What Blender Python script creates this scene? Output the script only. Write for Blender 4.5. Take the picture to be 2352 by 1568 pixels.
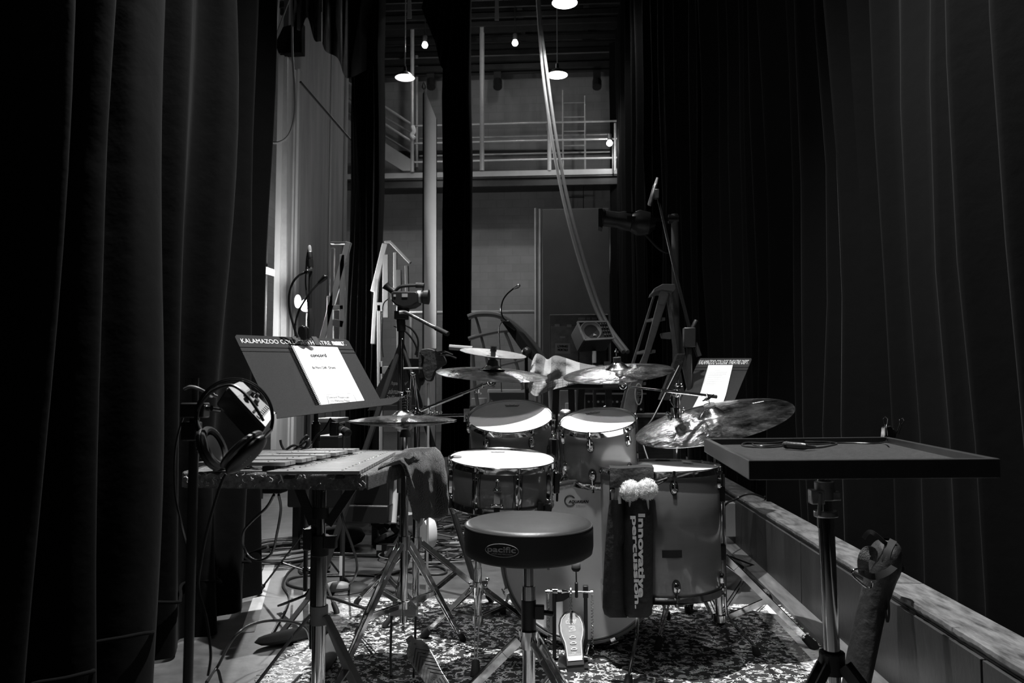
import bpy, bmesh, math, random
from mathutils import Vector, Matrix, Euler, noise
random.seed(7)
PI = math.pi
SC = bpy.context.scene
COL = SC.collection
for _o in list(bpy.data.objects): bpy.data.objects.remove(_o)

# ------------------------------------------------------------------ camera
CAM = Vector((0, 0, 0.915))
FPX = 28/36*2352
YAW, PITCH = math.radians(4.18), math.atan(121/FPX)
CR = Matrix.Rotation(YAW, 3, 'Z') @ Matrix.Rotation(PI/2+PITCH, 3, 'X')
cd = bpy.data.cameras.new('camera'); cam = bpy.data.objects.new('camera', cd); COL.objects.link(cam)
cd.lens = 28; cd.sensor_width = 36; cd.clip_start = 0.05; cd.clip_end = 100
cam.matrix_world = Matrix.Translation(CAM) @ CR.to_4x4()
cd.dof.use_dof = True; cd.dof.focus_distance = 2.7; cd.dof.aperture_fstop = 8.0
SC.camera = cam
# ------------------------------------------------------------------ world, exposure
w = bpy.data.worlds.new('world'); SC.world = w; w.use_nodes = True
w.node_tree.nodes['Background'].inputs[0].default_value = (0.5, 0.5, 0.5, 1)
w.node_tree.nodes['Background'].inputs[1].default_value = 0.0045
SC.view_settings.view_transform = 'Standard'; SC.view_settings.look = 'None'
SC.view_settings.exposure = 0.0; SC.view_settings.gamma = 1.0
SC.view_settings.use_curve_mapping = False
# ------------------------------------------------------------------ lights
def lamp(name, kind, loc, energy, target=None, **k):
    l = bpy.data.lights.new(name, kind); l.energy = energy
    o = bpy.data.objects.new(name, l); COL.objects.link(o); o.location = loc
    if target is not None:
        o.rotation_euler = (Vector(target)-Vector(loc)).to_track_quat('-Z', 'Y').to_euler()
    for a, b in k.items(): setattr(l, a, b)
    return o
lamp('kit_spotlight', 'SPOT', (-0.05, 2.72, 5.8), 2300, (-0.05, 2.50, 0.0), spot_size=math.radians(58), spot_blend=0.75, shadow_soft_size=0.03)
lamp('side_light', 'AREA', (-4.2, 9.0, 4.0), 22, (1.2, 5.0, 2.0), shape='DISK', size=0.8)
lamp('far_stage_light', 'SPOT', (-1.9, 6.6, 6.0), 420, (-2.72, 7.15, 0), spot_size=math.radians(20), spot_blend=0.5, shadow_soft_size=0.06)
lamp('front_fill', 'AREA', (-0.5, 0.4, 5.2), 5.0, (0.25, 3.2, 0.5), shape='DISK', size=0.6, spread=math.radians(50))  # added soft fill from behind the camera, not a stage lamp
lamp('stage_wash', 'AREA', (-2.2, 5.2, 6.5), 30, (-1.0, 4.6, 0), shape='DISK', size=0.5, spread=math.radians(80))

lamp('back_wall_fill', 'AREA', (-3.6, 13.0, 3.6), 45, (0.0, 19.0, 2.6), shape='DISK', size=0.8)  # added unseen light to brighten the far wall below the catwalk
# ------------------------------------------------------------------ pixels to places
def ray(px, py):
    return (CR @ Vector(((px-1176)/FPX, -(py-784)/FPX, -1)))
def AT(px, py, Y):
    d = ray(px, py); return CAM + d*(Y/d.y)
def ON(px, py, z=0.0):
    d = ray(px, py); return CAM + d*((z-CAM.z)/d.z)
def AX(px, py, x):
    d = ray(px, py); return CAM + d*(x/d.x)
def PL(px, py, p0, n):
    d = ray(px, py); n = Vector(n); return CAM + d*((Vector(p0)-CAM).dot(n)/d.dot(n))
V = Vector

# ------------------------------------------------------------------ geometry collector
def smooth_pts(pts, k=6, closed=False):
    pts = [V(p) for p in pts]; n = len(pts); out = []
    rng = range(n if closed else n-1)
    for i in rng:
        if closed: a, b, c, d = pts[i-1], pts[i], pts[(i+1) % n], pts[(i+2) % n]
        else: a, b, c, d = pts[max(i-1, 0)], pts[i], pts[i+1], pts[min(i+2, n-1)]
        for j in range(k):
            t = j/k
            out.append(0.5*((2*b)+(c-a)*t+(2*a-5*b+4*c-d)*t*t+(3*b-a-3*c+d)*t**3))
    if not closed: out.append(pts[-1])
    return out
class G:
    def __init__(s, m=None): s.v = []; s.f = []; s.m = m or Matrix.Identity(4)
    def add(s, vs, fs):
        k = len(s.v); s.v += [s.m @ V(v) for v in vs]; s.f += [[i+k for i in f] for f in fs]; return s
    def box(s, c, size, R=None):
        c = V(c); x, y, z = [q/2 for q in size]
        vs = [V((a*x, b*y, d*z)) for d in (-1, 1) for b in (-1, 1) for a in (-1, 1)]
        if R is not None: vs = [R @ v for v in vs]
        return s.add([c+v for v in vs], [(0, 2, 3, 1), (4, 5, 7, 6), (0, 1, 5, 4), (2, 6, 7, 3), (0, 4, 6, 2), (1, 3, 7, 5)])
    def beam(s, a, b, w, h, up=(0, 0, 1)):
        a, b = V(a), V(b); d = (b-a).normalized(); up = V(up)
        sx = d.cross(up)
        if sx.length < 1e-4: sx = d.cross(V((0, 1, 0)))
        sx.normalize(); u = sx.cross(d)
        R = Matrix((sx, d, u)).transposed()
        return s.box((a+b)/2, (w, (b-a).length, h), R)
    def strap(s, pts, w, h, up=(0, 0, 1)):
        for a, b in zip(pts[:-1], pts[1:]): s.beam(a, b, w, h, up)
        return s
    def tube(s, pts, r, n=8, closed=False, cap=True):
        pts = [V(p) for p in pts]; m = len(pts)
        rs = r if isinstance(r, (list, tuple)) else [r]*m
        vs = []; nr = None
        for i, p in enumerate(pts):
            if closed: t = pts[(i+1) % m]-pts[i-1]
            else: t = pts[min(i+1, m-1)]-pts[max(i-1, 0)]
            t.normalize()
            if nr is None:
                nr = t.cross(V((0, 0, 1)))
                if nr.length < 1e-3: nr = t.cross(V((1, 0, 0)))
            nr = (nr-t*nr.dot(t))
            if nr.length < 1e-6: nr = t.orthogonal()
            nr.normalize(); b = t.cross(nr)
            vs += [p+(nr*math.cos(2*PI*k/n)+b*math.sin(2*PI*k/n))*rs[i] for k in range(n)]
        fs = []
        for i in range(m if closed else m-1):
            a, b = i*n, ((i+1) % m)*n
            fs += [(a+k, b+k, b+(k+1) % n, a+(k+1) % n) for k in range(n)]
        if cap and not closed: fs += [list(range(n)), list(range((m-1)*n, m*n))[::-1]]
        return s.add(vs, [f if len(f) > 4 else f[::-1] for f in fs])
    def cyl(s, a, b, r, r2=None, n=16):
        return s.tube([a, b], [r, r if r2 is None else r2], n)
    def lathe(s, prof, M=None, n=32, a0=0, a1=2*PI):
        M = M or Matrix.Identity(4); full = abs(a1-a0-2*PI) < 1e-6
        c = n if full else n+1; vs = []
        for r, z in prof:
            vs += [M @ V((r*math.cos(a0+(a1-a0)*k/n), r*math.sin(a0+(a1-a0)*k/n), z)) for k in range(c)]
        fs = []
        for i in range(len(prof)-1):
            for k in range(n):
                j = (k+1) % c; fs.append((i*c+k, i*c+j, (i+1)*c+j, (i+1)*c+k))
        return s.add(vs, fs)
    def prism(s, poly, t):
        poly = [V(p) for p in poly]; t = V(t); n = len(poly)
        return s.add(poly+[p+t for p in poly], [list(range(n))[::-1], list(range(n, 2*n))]+[(i, (i+1) % n, n+(i+1) % n, n+i) for i in range(n)])
    def grid(s, rows, closed=False):
        m = len(rows[0]); vs = [p for r in rows for p in r]
        return s.add(vs, [(i*m+j, i*m+j+1, (i+1)*m+j+1, (i+1)*m+j) for i in range(len(rows)-1) for j in range(m-1)])
    def ball(s, c, r, n=10, sc=(1, 1, 1)):
        c = V(c); pr = []
        M = Matrix.Translation(c) @ Matrix.Diagonal((sc[0], sc[1], sc[2], 1))
        return s.lathe([(max(r*math.sin(PI*k/n), 1e-5), -r*math.cos(PI*k/n)) for k in range(n+1)], M, max(8, n+2))
    def ring(s, M, R, r, n=32, k=8):
        pr = [(R+r*math.cos(2*PI*i/k), r*math.sin(2*PI*i/k)) for i in range(k+1)]
        return s.lathe(pr, M, n)
def frame(o, z, x=(1, 0, 0)):
    z = V(z).normalized(); x = V(x); x = (x-z*x.dot(z))
    if x.length < 1e-4: x = z.orthogonal()
    x.normalize(); y = z.cross(x)
    M = Matrix((x, y, z)).transposed().to_4x4(); M.translation = V(o); return M
WLOC = {}; ROTP = {}
def mesh_of(name, g, m, off, smooth=35):
    me = bpy.data.meshes.new(name)
    me.from_pydata([v-off for v in g.v], [], g.f); me.validate(); me.update()
    bm = bmesh.new(); bm.from_mesh(me); bmesh.ops.recalc_face_normals(bm, faces=bm.faces); bm.to_mesh(me); bm.free()
    if m: me.materials.append(m)
    if smooth:
        me.polygons.foreach_set('use_smooth', [True]*len(me.polygons)); me.set_sharp_from_angle(angle=math.radians(smooth))
    return me
def finish(o, label, cat, group, kind):
    if label: o['label'] = label
    if cat: o['category'] = cat
    if group: o['group'] = group
    if kind: o['kind'] = kind
    return o
def thing(name, label, cat, loc, group=None):
    o = bpy.data.objects.new(name, None); COL.objects.link(o); o.location = loc; o.empty_display_size = 0.05
    WLOC[o.name] = V(loc); return finish(o, label, cat, group, None)
def part(name, g, m, parent, label=None, smooth=35, bevel=0, kind=None):
    off = WLOC[parent.name]
    o = bpy.data.objects.new(name, mesh_of(name, g, m, off, smooth)); COL.objects.link(o); o.parent = parent
    WLOC[o.name] = off
    if parent.name in ROTP: o.matrix_parent_inverse = ROTP[parent.name]
    if bevel:
        b = o.modifiers.new('bevel', 'BEVEL'); b.width = bevel; b.segments = 2; b.limit_method = 'ANGLE'
    return finish(o, label, None, None, kind)
def solo(name, g, m, label=None, cat=None, group=None, kind=None, smooth=35, bevel=0):
    lo = V([min(v[i] for v in g.v) for i in range(3)]); hi = V([max(v[i] for v in g.v) for i in range(3)])
    off = V(((lo.x+hi.x)/2, (lo.y+hi.y)/2, lo.z))
    o = bpy.data.objects.new(name, mesh_of(name, g, m, off, smooth)); COL.objects.link(o); o.location = off
    WLOC[o.name] = off
    if bevel:
        b = o.modifiers.new('bevel', 'BEVEL'); b.width = bevel; b.segments = 2; b.limit_method = 'ANGLE'
    return finish(o, label, cat, group, kind)
def struct(name, g, m, smooth=0, label=None): return solo(name, g, m, label, None, None, 'structure', smooth)
def local(name, g, m, M, label=None, cat=None, group=None, parent=None, smooth=50):
    'mesh kept in its own frame M (for textures that follow the thing)'
    o = bpy.data.objects.new(name, mesh_of(name, g, m, V((0, 0, 0)), smooth)); COL.objects.link(o)
    if parent: M = Matrix.Translation(-WLOC[parent.name]) @ M; o.parent = parent
    else: WLOC[o.name] = M.translation.copy(); ROTP[o.name] = M.to_3x3().to_4x4().inverted()
    o.matrix_world = M
    if parent: o.matrix_local = M; WLOC[o.name] = WLOC[parent.name]
    return finish(o, label, cat, group, None)
def dup(root, loc, label=None, group=None):
    r = root.copy(); COL.objects.link(r); r.location = loc; WLOC[r.name] = V(loc)
    if label: r['label'] = label
    if group: r['group'] = group
    for ch in list(root.children):
        c = ch.copy(); COL.objects.link(c); c.parent = r
        for g2 in ch.children:
            d = g2.copy(); COL.objects.link(d); d.parent = c
    return r
def text_geo(s, size=1.0, ext=0.0, weight=0.0, shear=0.0):
    cu = bpy.data.curves.new('t', 'FONT'); cu.body = s; cu.size = size; cu.extrude = ext; cu.offset = weight; cu.shear = shear; cu.resolution_u = 3
    o = bpy.data.objects.new('t', cu); COL.objects.link(o)
    dg = bpy.context.evaluated_depsgraph_get(); me = bpy.data.meshes.new_from_object(o.evaluated_get(dg))
    vs = [v.co.copy() for v in me.vertices]; fs = [list(p.vertices) for p in me.polygons]
    bpy.data.objects.remove(o); bpy.data.curves.remove(cu); bpy.data.meshes.remove(me)
    return vs, fs
def lettering(s, m, parent, fn, w=None, h=None, weight=0.0, shear=0.0, name='lettering', jit=0):
    'fn(u, v) -> world point; text is fitted to the width w and height h'
    vs, fs = text_geo(s, 1.0, 0.0, 0.0, shear)
    x0, x1 = min(v.x for v in vs), max(v.x for v in vs); y0, y1 = min(v.y for v in vs), max(v.y for v in vs)
    kx = w/(x1-x0) if w else h/(y1-y0); ky = h/(y1-y0) if h else kx
    g = G()
    for dx, dy in (((0, 0),) if not weight else ((-weight, -weight), (weight, -weight), (-weight, weight), (weight, weight))): g.add([fn((v.x-x0+dx)*kx, (v.y-y0+dy)*ky) for v in vs], fs)
    return part(name, g, m, parent, smooth=0)

# ------------------------------------------------------------------ materials
def mat(name, col, rough=0.5, metal=0.0, vary=0.0, scale=8.0, bump=0.0, bscale=60.0, coat=0.0, stretch=None, spec=0.5, sheen=0.0, rvary=0.0, emit=0.0):
    m = bpy.data.materials.new(name); m.use_nodes = True; nt = m.node_tree; N, L = nt.nodes, nt.links
    p = N['Principled BSDF']; p.inputs['Base Color'].default_value = (col, col, col, 1)
    p.inputs['Roughness'].default_value = rough; p.inputs['Metallic'].default_value = metal
    p.inputs['Specular IOR Level'].default_value = spec
    if coat: p.inputs['Coat Weight'].default_value = coat; p.inputs['Coat Roughness'].default_value = 0.08
    if sheen: p.inputs['Sheen Weight'].default_value = sheen; p.inputs['Sheen Roughness'].default_value = 0.4
    if emit: p.inputs['Emission Color'].default_value = (1, 1, 1, 1); p.inputs['Emission Strength'].default_value = emit
    if vary or bump or rvary:
        tc = N.new('ShaderNodeTexCoord'); mp = N.new('ShaderNodeMapping'); L.new(tc.outputs['Object'], mp.inputs[0])
        if stretch: mp.inputs['Scale'].default_value = stretch
    if vary or rvary:
        n = N.new('ShaderNodeTexNoise'); n.inputs['Scale'].default_value = scale; n.inputs['Detail'].default_value = 6; n.inputs['Roughness'].default_value = 0.65
        L.new(mp.outputs[0], n.inputs['Vector'])
    if vary:
        r = N.new('ShaderNodeMapRange'); r.inputs[1].default_value = 0.3; r.inputs[2].default_value = 0.7
        r.inputs[3].default_value = col*(1-vary); r.inputs[4].default_value = col*(1+vary)
        L.new(n.outputs[0], r.inputs[0]); L.new(r.outputs[0], p.inputs['Base Color'])
    if rvary:
        r = N.new('ShaderNodeMapRange'); r.inputs[1].default_value = 0.3; r.inputs[2].default_value = 0.7
        r.inputs[3].default_value = max(rough-rvary, 0.02); r.inputs[4].default_value = rough+rvary
        L.new(n.outputs[0], r.inputs[0]); L.new(r.outputs[0], p.inputs['Roughness'])
    if bump:
        n2 = N.new('ShaderNodeTexNoise'); n2.inputs['Scale'].default_value = bscale; n2.inputs['Detail'].default_value = 4
        b = N.new('ShaderNodeBump'); b.inputs['Strength'].default_value = bump; b.inputs['Distance'].default_value = 0.01
        L.new(mp.outputs[0], n2.inputs['Vector']); L.new(n2.outputs[0], b.inputs['Height']); L.new(b.outputs[0], p.inputs['Normal'])
    return m
M_ = {}
M_['chrome'] = mat('chrome', 0.75, 0.10, 1.0, rvary=0.05, scale=20)
M_['brushed'] = mat('brushed_steel', 0.55, 0.32, 1.0, rvary=0.1, scale=30)
M_['dark_metal'] = mat('black_painted_metal', 0.02, 0.38, 0.0, vary=0.3)
M_['black'] = mat('black_plastic', 0.012, 0.42)
M_['black_gloss'] = mat('black_gloss', 0.012, 0.15)
M_['rubber'] = mat('black_rubber', 0.012, 0.75)
M_['white'] = mat('white_paint', 0.75, 0.45, vary=0.08)
M_['paper'] = mat('paper', 0.70, 0.7)
M_['head'] = mat('coated_drumhead', 0.80, 0.55, vary=0.04, scale=20)
M_['shell'] = mat('lacquered_shell', 0.17, 0.30, vary=0.12, scale=3, coat=0.9, stretch=(1, 1, 8))
M_['bass_head'] = mat('frosted_drumhead', 0.72, 0.45, vary=0.06, scale=6)
M_['wood'] = mat('stained_wood', 0.08, 0.5, vary=0.35, scale=6, stretch=(1, 12, 12), bump=0.1)
M_['pale_wood'] = mat('pale_lumber', 0.62, 0.6, vary=0.12, scale=6, stretch=(6, 6, 1))
M_['stick'] = mat('drumstick_wood', 0.55, 0.4, vary=0.1)
M_['curtain'] = mat('black_velour', 0.0016, 0.9, vary=0.25, scale=3, bump=0.15, bscale=14, sheen=0.025, spec=0.1)
M_['curtain_grey'] = mat('charcoal_velour', 0.0018, 0.9, vary=0.25, scale=2.5, bump=0.5, bscale=7, sheen=0.012, spec=0.1)
M_['cloth'] = mat('black_terry', 0.02, 0.95, vary=0.4, scale=60, bump=1.0, bscale=260, sheen=0.6, spec=0.1)
M_['leather'] = mat('black_vinyl', 0.035, 0.38, bump=0.05, bscale=260, rvary=0.08, scale=6)
M_['ink'] = mat('white_marker', 0.6, 0.6)
M_['print'] = mat('printed_white', 0.85, 0.5)
M_['black_ink'] = mat('black_ink', 0.02, 0.7)
M_['grey_ink'] = mat('grey_ink', 0.16, 0.7)
M_['cable'] = mat('black_cable', 0.018, 0.38)
M_['grey_cable'] = mat('grey_cable', 0.16, 0.45)
M_['desk'] = mat('crinkle_black_paint', 0.014, 0.6, spec=0.12, vary=0.25, scale=150, bump=0.25, bscale=500)
M_['strap'] = mat('leather_strap', 0.10, 0.55, bump=0.4, bscale=60, vary=0.3)
M_['bag'] = mat('nylon_bag', 0.014, 0.6, bump=0.5, bscale=40, vary=0.3)
M_['plaid'] = mat('fleece', 0.28, 0.95, vary=0.2, scale=12, bump=0.6, bscale=90)
M_['alu'] = mat('aluminium_bar', 0.46, 0.30, 0.55, vary=0.08, scale=20, stretch=(1, 8, 8))
M_['felt'] = mat('white_fleece', 0.92, 0.95)
M_['felt'].node_tree.nodes['Principled BSDF'].inputs['Subsurface Weight'].default_value = 0.5; M_['felt'].node_tree.nodes['Principled BSDF'].inputs['Subsurface Radius'].default_value = (.02, .02, .02)
M_['grey_plastic'] = mat('grey_plastic', 0.22, 0.5)
M_['frame_grey'] = mat('grey_paint', 0.30, 0.5, vary=0.12)
M_['steel_pipe'] = mat('galvanised_pipe', 0.45, 0.4, 0.4, vary=0.15)
M_['fibreglass'] = mat('ladder_fibreglass', 0.26, 0.45, vary=0.25, scale=12)
M_['foot'] = mat('scuffed_cloth_tube', 0.035, 0.8, vary=0.3)
# ================================================================== SETTING
def floor_mat():
    m = mat('stage_floor', 0.062, 0.45, vary=0.5, scale=9, bump=0.08, bscale=30); nt = m.node_tree; N, L = nt.nodes, nt.links
    p = N['Principled BSDF']; tc = N.new('ShaderNodeTexCoord'); mp = N.new('ShaderNodeMapping'); mp.inputs['Scale'].default_value = (0.8, 6, 1); mp.inputs['Rotation'].default_value = (0, 0, 0.5)
    L.new(tc.outputs['Object'], mp.inputs[0]); n = N.new('ShaderNodeTexNoise'); n.inputs['Scale'].default_value = 13; n.inputs['Detail'].default_value = 12; n.inputs['Roughness'].default_value = 0.8
    L.new(mp.outputs[0], n.inputs['Vector']); r = N.new('ShaderNodeMapRange'); r.inputs[1].default_value = 0.60; r.inputs[2].default_value = 0.75; r.inputs[4].default_value = 0.16
    L.new(n.outputs[0], r.inputs[0]); a = N.new('ShaderNodeMath'); a.operation = 'ADD'
    src = p.inputs['Base Color'].links[0].from_socket; L.new(src, a.inputs[0]); L.new(r.outputs[0], a.inputs[1]); L.new(a.outputs[0], p.inputs['Base Color'])
    return m
struct('floor', G().box((-3, 9, -0.05), (16, 24, 0.1)), floor_mat())
WB = 19.3
def block_mat(name, c):
    m = mat(name, c, 0.8, vary=0.22, scale=0.7, bump=0.1, bscale=30); nt = m.node_tree; N, L = nt.nodes, nt.links
    p = N['Principled BSDF']; tc = N.new('ShaderNodeTexCoord'); mp = N.new('ShaderNodeMapping'); mp.inputs['Rotation'].default_value = (PI/2, 0, 0)
    L.new(tc.outputs['Object'], mp.inputs[0]); b = N.new('ShaderNodeTexBrick'); L.new(mp.outputs[0], b.inputs['Vector'])
    b.inputs['Scale'].default_value = 1; b.inputs['Brick Width'].default_value = 0.4; b.inputs['Row Height'].default_value = 0.2; b.inputs['Mortar Size'].default_value = 0.008
    b.inputs['Color1'].default_value = (1, 1, 1, 1); b.inputs['Color2'].default_value = (0.9, 0.9, 0.9, 1); b.inputs['Mortar'].default_value = (0.82, 0.82, 0.82, 1)
    x = N.new('ShaderNodeMix'); x.data_type = 'RGBA'; x.blend_type = 'MULTIPLY'; x.inputs[0].default_value = 1
    src = p.inputs['Base Color'].links[0].from_socket; L.new(src, x.inputs[6]); L.new(b.outputs[0], x.inputs[7]); L.new(x.outputs[2], p.inputs['Base Color'])
    return m
M_['block'] = block_mat('painted_block', 0.22)
struct('wall_back', G().box((-3, WB+0.1, 5.2), (16, 0.2, 10.6)), M_['block'])
struct('wall_left', G().box((-6.5, 9, 5.2), (0.2, 24, 10.6)), M_['block'])
struct('wall_right', G().box((2.6, 9, 5.2), (0.2, 24, 10.6)), M_['block'])
ceil = struct('ceiling', G().box((-2, 9, 10.2), (16, 24, 0.2)), mat('dark_roof_deck', 0.03, 0.8, vary=0.3))
for i in range(16):
    y = 13.2+i*0.40; z = 9.35+0.12*(i % 3 == 0)
    part('joist', G().box((-2, y, z), (9, 0.05, 0.10 if i % 3 else 0.26)).box((-2, y+0.08, z+0.12), (9, 0.03, 0.03)), M_['dark_metal'] if i % 3 else M_['dark_metal'], ceil, smooth=0)
for i in range(3):
    x = -2.6+1.5*i
    part('joist', G().box((x, 15.5, 9.75), (0.12, 7.6, 0.30)), M_['dark_metal'], ceil, smooth=0)
g = G()
for j in range(4): g.box((-2, 18.6+0.12*j, 8.75+0.25*(j % 2)), (9, 0.10, 0.12))
part('duct_run', g, M_['dark_metal'], ceil, smooth=0)
# ---- low kerb wall along the right
kx0, kx1, kz = 0.985, 1.115, 0.315
ML = mat('dark_painted_board', 0.028, 0.45, vary=0.5, scale=3, stretch=(1, 1, 0.6), bump=0.1)
lw = struct('wall_low', G().box(((kx0+kx1)/2, 9, kz/2-0.012), (kx1-kx0, 22, kz-0.024)), ML)
MC = mat('worn_cap_board', 0.12, 0.5, vary=0.75, scale=9, stretch=(4, 1, 1), bump=0.2, bscale=40)
yy = 0.3; k = 0
for ln in (1.15, 1.22, 1.25, 1.9, 2.44, 2.44, 2.44, 2.44, 3.0):
    g = G(); n = int(ln/0.015); rows = []
    for i in range(n+1):
        y = yy+(ln-0.006)*i/n; e = 0.0018*noise.noise(V((y*9, k, 0)))+0.0022*noise.noise(V((y*45, 3, k)))
        x0 = kx0-0.004+e
        rows.append([V((kx1, y, kz-0.024)), V((kx1, y, kz)), V((x0, y, kz)), V((x0-0.002, y, kz-0.010+e)), V((x0+0.006, y, kz-0.024)), V((kx1, y, kz-0.024))])
    g.grid(rows).add(rows[0][:5], [(0, 1, 2, 3, 4)]).add(rows[-1][:5], [(4, 3, 2, 1, 0)])
    part('plank', g, MC, lw); yy += ln; k += 1
yy = 0.4
for ln in (1.62, 1.5, 1.6, 2.4, 2.4, 2.4, 2.4, 2.4):
    part('panel', G().box((kx0-0.006, yy+ln/2, 0.150), (0.012, ln-0.010, 0.27)), ML, lw, smooth=0, bevel=0.002); yy += ln
g = G(); g.prism([(kx0-0.012, 0.3, 0), (kx0-0.085, 0.3, 0), (kx0-0.085, 0.3, 0.022), (kx0-0.012, 0.3, 0.030)], (0, 18, 0))
struct('baseboard_right', g, mat('worn_base_plank', 0.10, 0.55, vary=0.5, scale=6, stretch=(6, 0.6, 1)))

# ---- curtains
def curtain(name, plan, z0, z1, m, label, rows=16, wob=0.02, amp=0.0, drift=0.0, seed=0, group=None, parts=True, th=0.0):
    g = G(); R = []
    n = len(plan)
    for i in range(rows+1):
        t = i/rows; z = z0+(z1-z0)*(t**1.4); row = []
        for j, (x, y) in enumerate(plan):
            u = j/(n-1)*n*0.02
            dx = wob*noise.noise(V((seed+x*1.3+j*0.03, y*0.9, z*0.7)))*(1-0.3*t)
            dy = drift*z*0.1+wob*1.4*noise.noise(V((seed+5+j*0.03, y*0.7, z*0.5)))
            row.append(V((x+dx+amp*(1-t), y+dy, z)))
        R.append(row)
    g.grid(R)
    o = solo(name, g, m, label, 'curtain', group, smooth=80)
    if th:
        s = o.modifiers.new('solid', 'SOLIDIFY'); s.thickness = th
    return o, R
def folded(ax, y0, y1, widths, depth, seed, sharp=0.55, step=0.02):
    'plan of a gathered curtain running along Y at x = ax'
    rnd = random.Random(seed); pts = []; y = y0; side = 1
    while y < y1:
        wd = widths(y)*rnd.uniform(0.55, 1.5); dp = depth(y)*rnd.uniform(0.45, 1.25)
        n = max(5, int(wd/max(step, wd/26)))
        for i in range(n):
            t = i/n; s = (0.5-0.5*math.cos(2*PI*t)); s = s**sharp
            pts.append((ax-dp*s+0.02*math.sin(y), y+wd*(t+0.10*math.sin(2*PI*t))))
        y += wd
    return pts
pl = folded(1.30, 0.55, 19.0, lambda y: 0.17+0.022*y, lambda y: 0.08+0.012*y, 11)
curtain('stage_curtain', pl, 0.03, 9.1, M_['curtain'], 'long black velour curtain in deep folds behind the low kerb wall at right', rows=12, wob=0.05, drift=0.16, seed=3)
g = G()
rnd = random.Random(5)
for i in range(34):
    y = 12.2+i*0.2; p = V((1.24, y, 9.13)); g.cyl(p, p+V((0, 0, 0.28)), 0.008, n=5)
    for k in range(2): g.tube([p+V((0, 0, 0.02)), p+V((rnd.uniform(-.10, -.02), rnd.uniform(-.05, .05), rnd.uniform(-.14, .02)))], 0.007, 5)
ct = thing('curtain_track', 'curtain rail with white tie tapes along the top of the right curtain', 'rail', (1.24, 15.5, 9.1))
part('rail', G().box((1.24, 15.5, 9.43), (0.06, 7.2, 0.05)), M_['dark_metal'], ct)
part('tie_tapes', g, M_['white'], ct, kind='stuff')
lp = [(-1.46, 3.66), (-1.42, 3.60), (-1.47, 3.50), (-1.40, 3.40), (-1.385, 3.32), (-1.45, 3.24), (-1.41, 3.12), (-1.335, 3.02), (-1.345, 2.96), (-1.44, 2.92), (-1.40, 2.80), (-1.375, 2.70), (-1.47, 2.62), (-1.46, 2.50), (-1.33, 2.42), (-1.285, 2.34), (-1.30, 2.26), (-1.40, 2.20), (-1.33, 2.06), (-1.215, 2.00), (-1.25, 1.94), (-1.38, 1.90), (-1.36, 1.78), (-1.15, 1.70), (-1.19, 1.62), (-1.36, 1.56), (-1.30, 1.40), (-1.12, 1.25), (-1.4, 1.1)]
lp = [(p.x, p.y) for p in smooth_pts([V((a, b, 0)) for a, b in lp], 8)]
cu, R = curtain('stage_curtain', lp, 0.012, 8.6, M_['curtain_grey'], 'charcoal velour curtain hanging in wide folds at the left edge', rows=40, wob=0.06, seed=9)
# hem seam: a raised chain pocket
seam = [V((x+0.012+0.06*noise.noise(V((9+x*1.3+j*0.03, y*0.9, 0.2*0.7))), y, 0.205+0.012*math.sin(j*0.21))) for j, (x, y) in enumerate(lp)]
part('hem_seam', G().tube(seam, 0.006, 6), M_['curtain_grey'], cu, smooth=80)
# ---- black legs further upstage
def leg(px0, px1, Y, zt, seed, label, z0=0.25):
    a, b = AT(px0, 500, Y), AT(px1, 500, Y); pts = []; n = 90; rnd = random.Random(seed); f = rnd.uniform(5, 7)
    for i in range(n+1):
        t = i/n; x = a.x+(b.x-a.x)*t
        pts.append((x, Y+0.05*math.sin(2*PI*f*t+2*math.sin(3*t))+0.12*math.sin(PI*t)))
    back = [(x, y+0.25) for x, y in pts[::-4]]
    return curtain('leg_curtain', pts+back+[pts[0]], z0, zt, M_['curtain'], label, rows=14, wob=0.05, seed=seed, group=None)[0]
leg(804, 862, 7.2, 8.8, 21, 'narrow black leg curtain hanging nearest the tall grey flats')
leg(1016, 1074, 8.4, 8.8, 33, 'narrow black leg curtain hanging right of the tall pale board')
# bunched black border cloth at the top of the flats
g = G(); R = []
tops = [(670, -60), (700, -60), (740, -60), (790, -60), (830, -60), (868, -60)]
bots = [(672, 70), (705, 40), (722, 90), (745, 108), (775, 128), (800, 165)]
bots = [V((a, b, 0)) for a, b in [(672, 60), (690, 70), (706, 40), (722, 92), (738, 96), (748, 118), (776, 134), (790, 172), (806, 178), (862, 150)]]
bs = smooth_pts(bots, 5); n = len(bs)
for i in range(9):
    t = i/8; row = []
    for j, b in enumerate(bs):
        px = b.x+(1-t)*0; py = b.y*t+(-90)*(1-t)
        row.append(AT(px, py, 7.05+0.10*math.sin(j*1.1+t*2)+0.05*math.sin(j*0.5)))
    R.append(row)
g.grid(R)
solo('border_cloth', g, M_['curtain'], 'ragged black border cloth bunched up beside the nearer leg curtain', 'curtain', smooth=80)
g = G(); R = []
bs = smooth_pts([V((a, b, 0)) for a, b in [(968, 18), (985, 62), (1000, 100), (1012, 150), (1030, 168)]], 6)
for i in range(7):
    t = i/6
    R.append([AT(b.x+20*(1-t), b.y*t-60*(1-t), 8.3+0.06*math.sin(j*1.3)) for j, b in enumerate(bs)])
g.grid(R)
solo('border_cloth', g, M_['curtain'], 'small black cloth gathered left of the leg curtain by the pale board', 'curtain', smooth=80)
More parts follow.
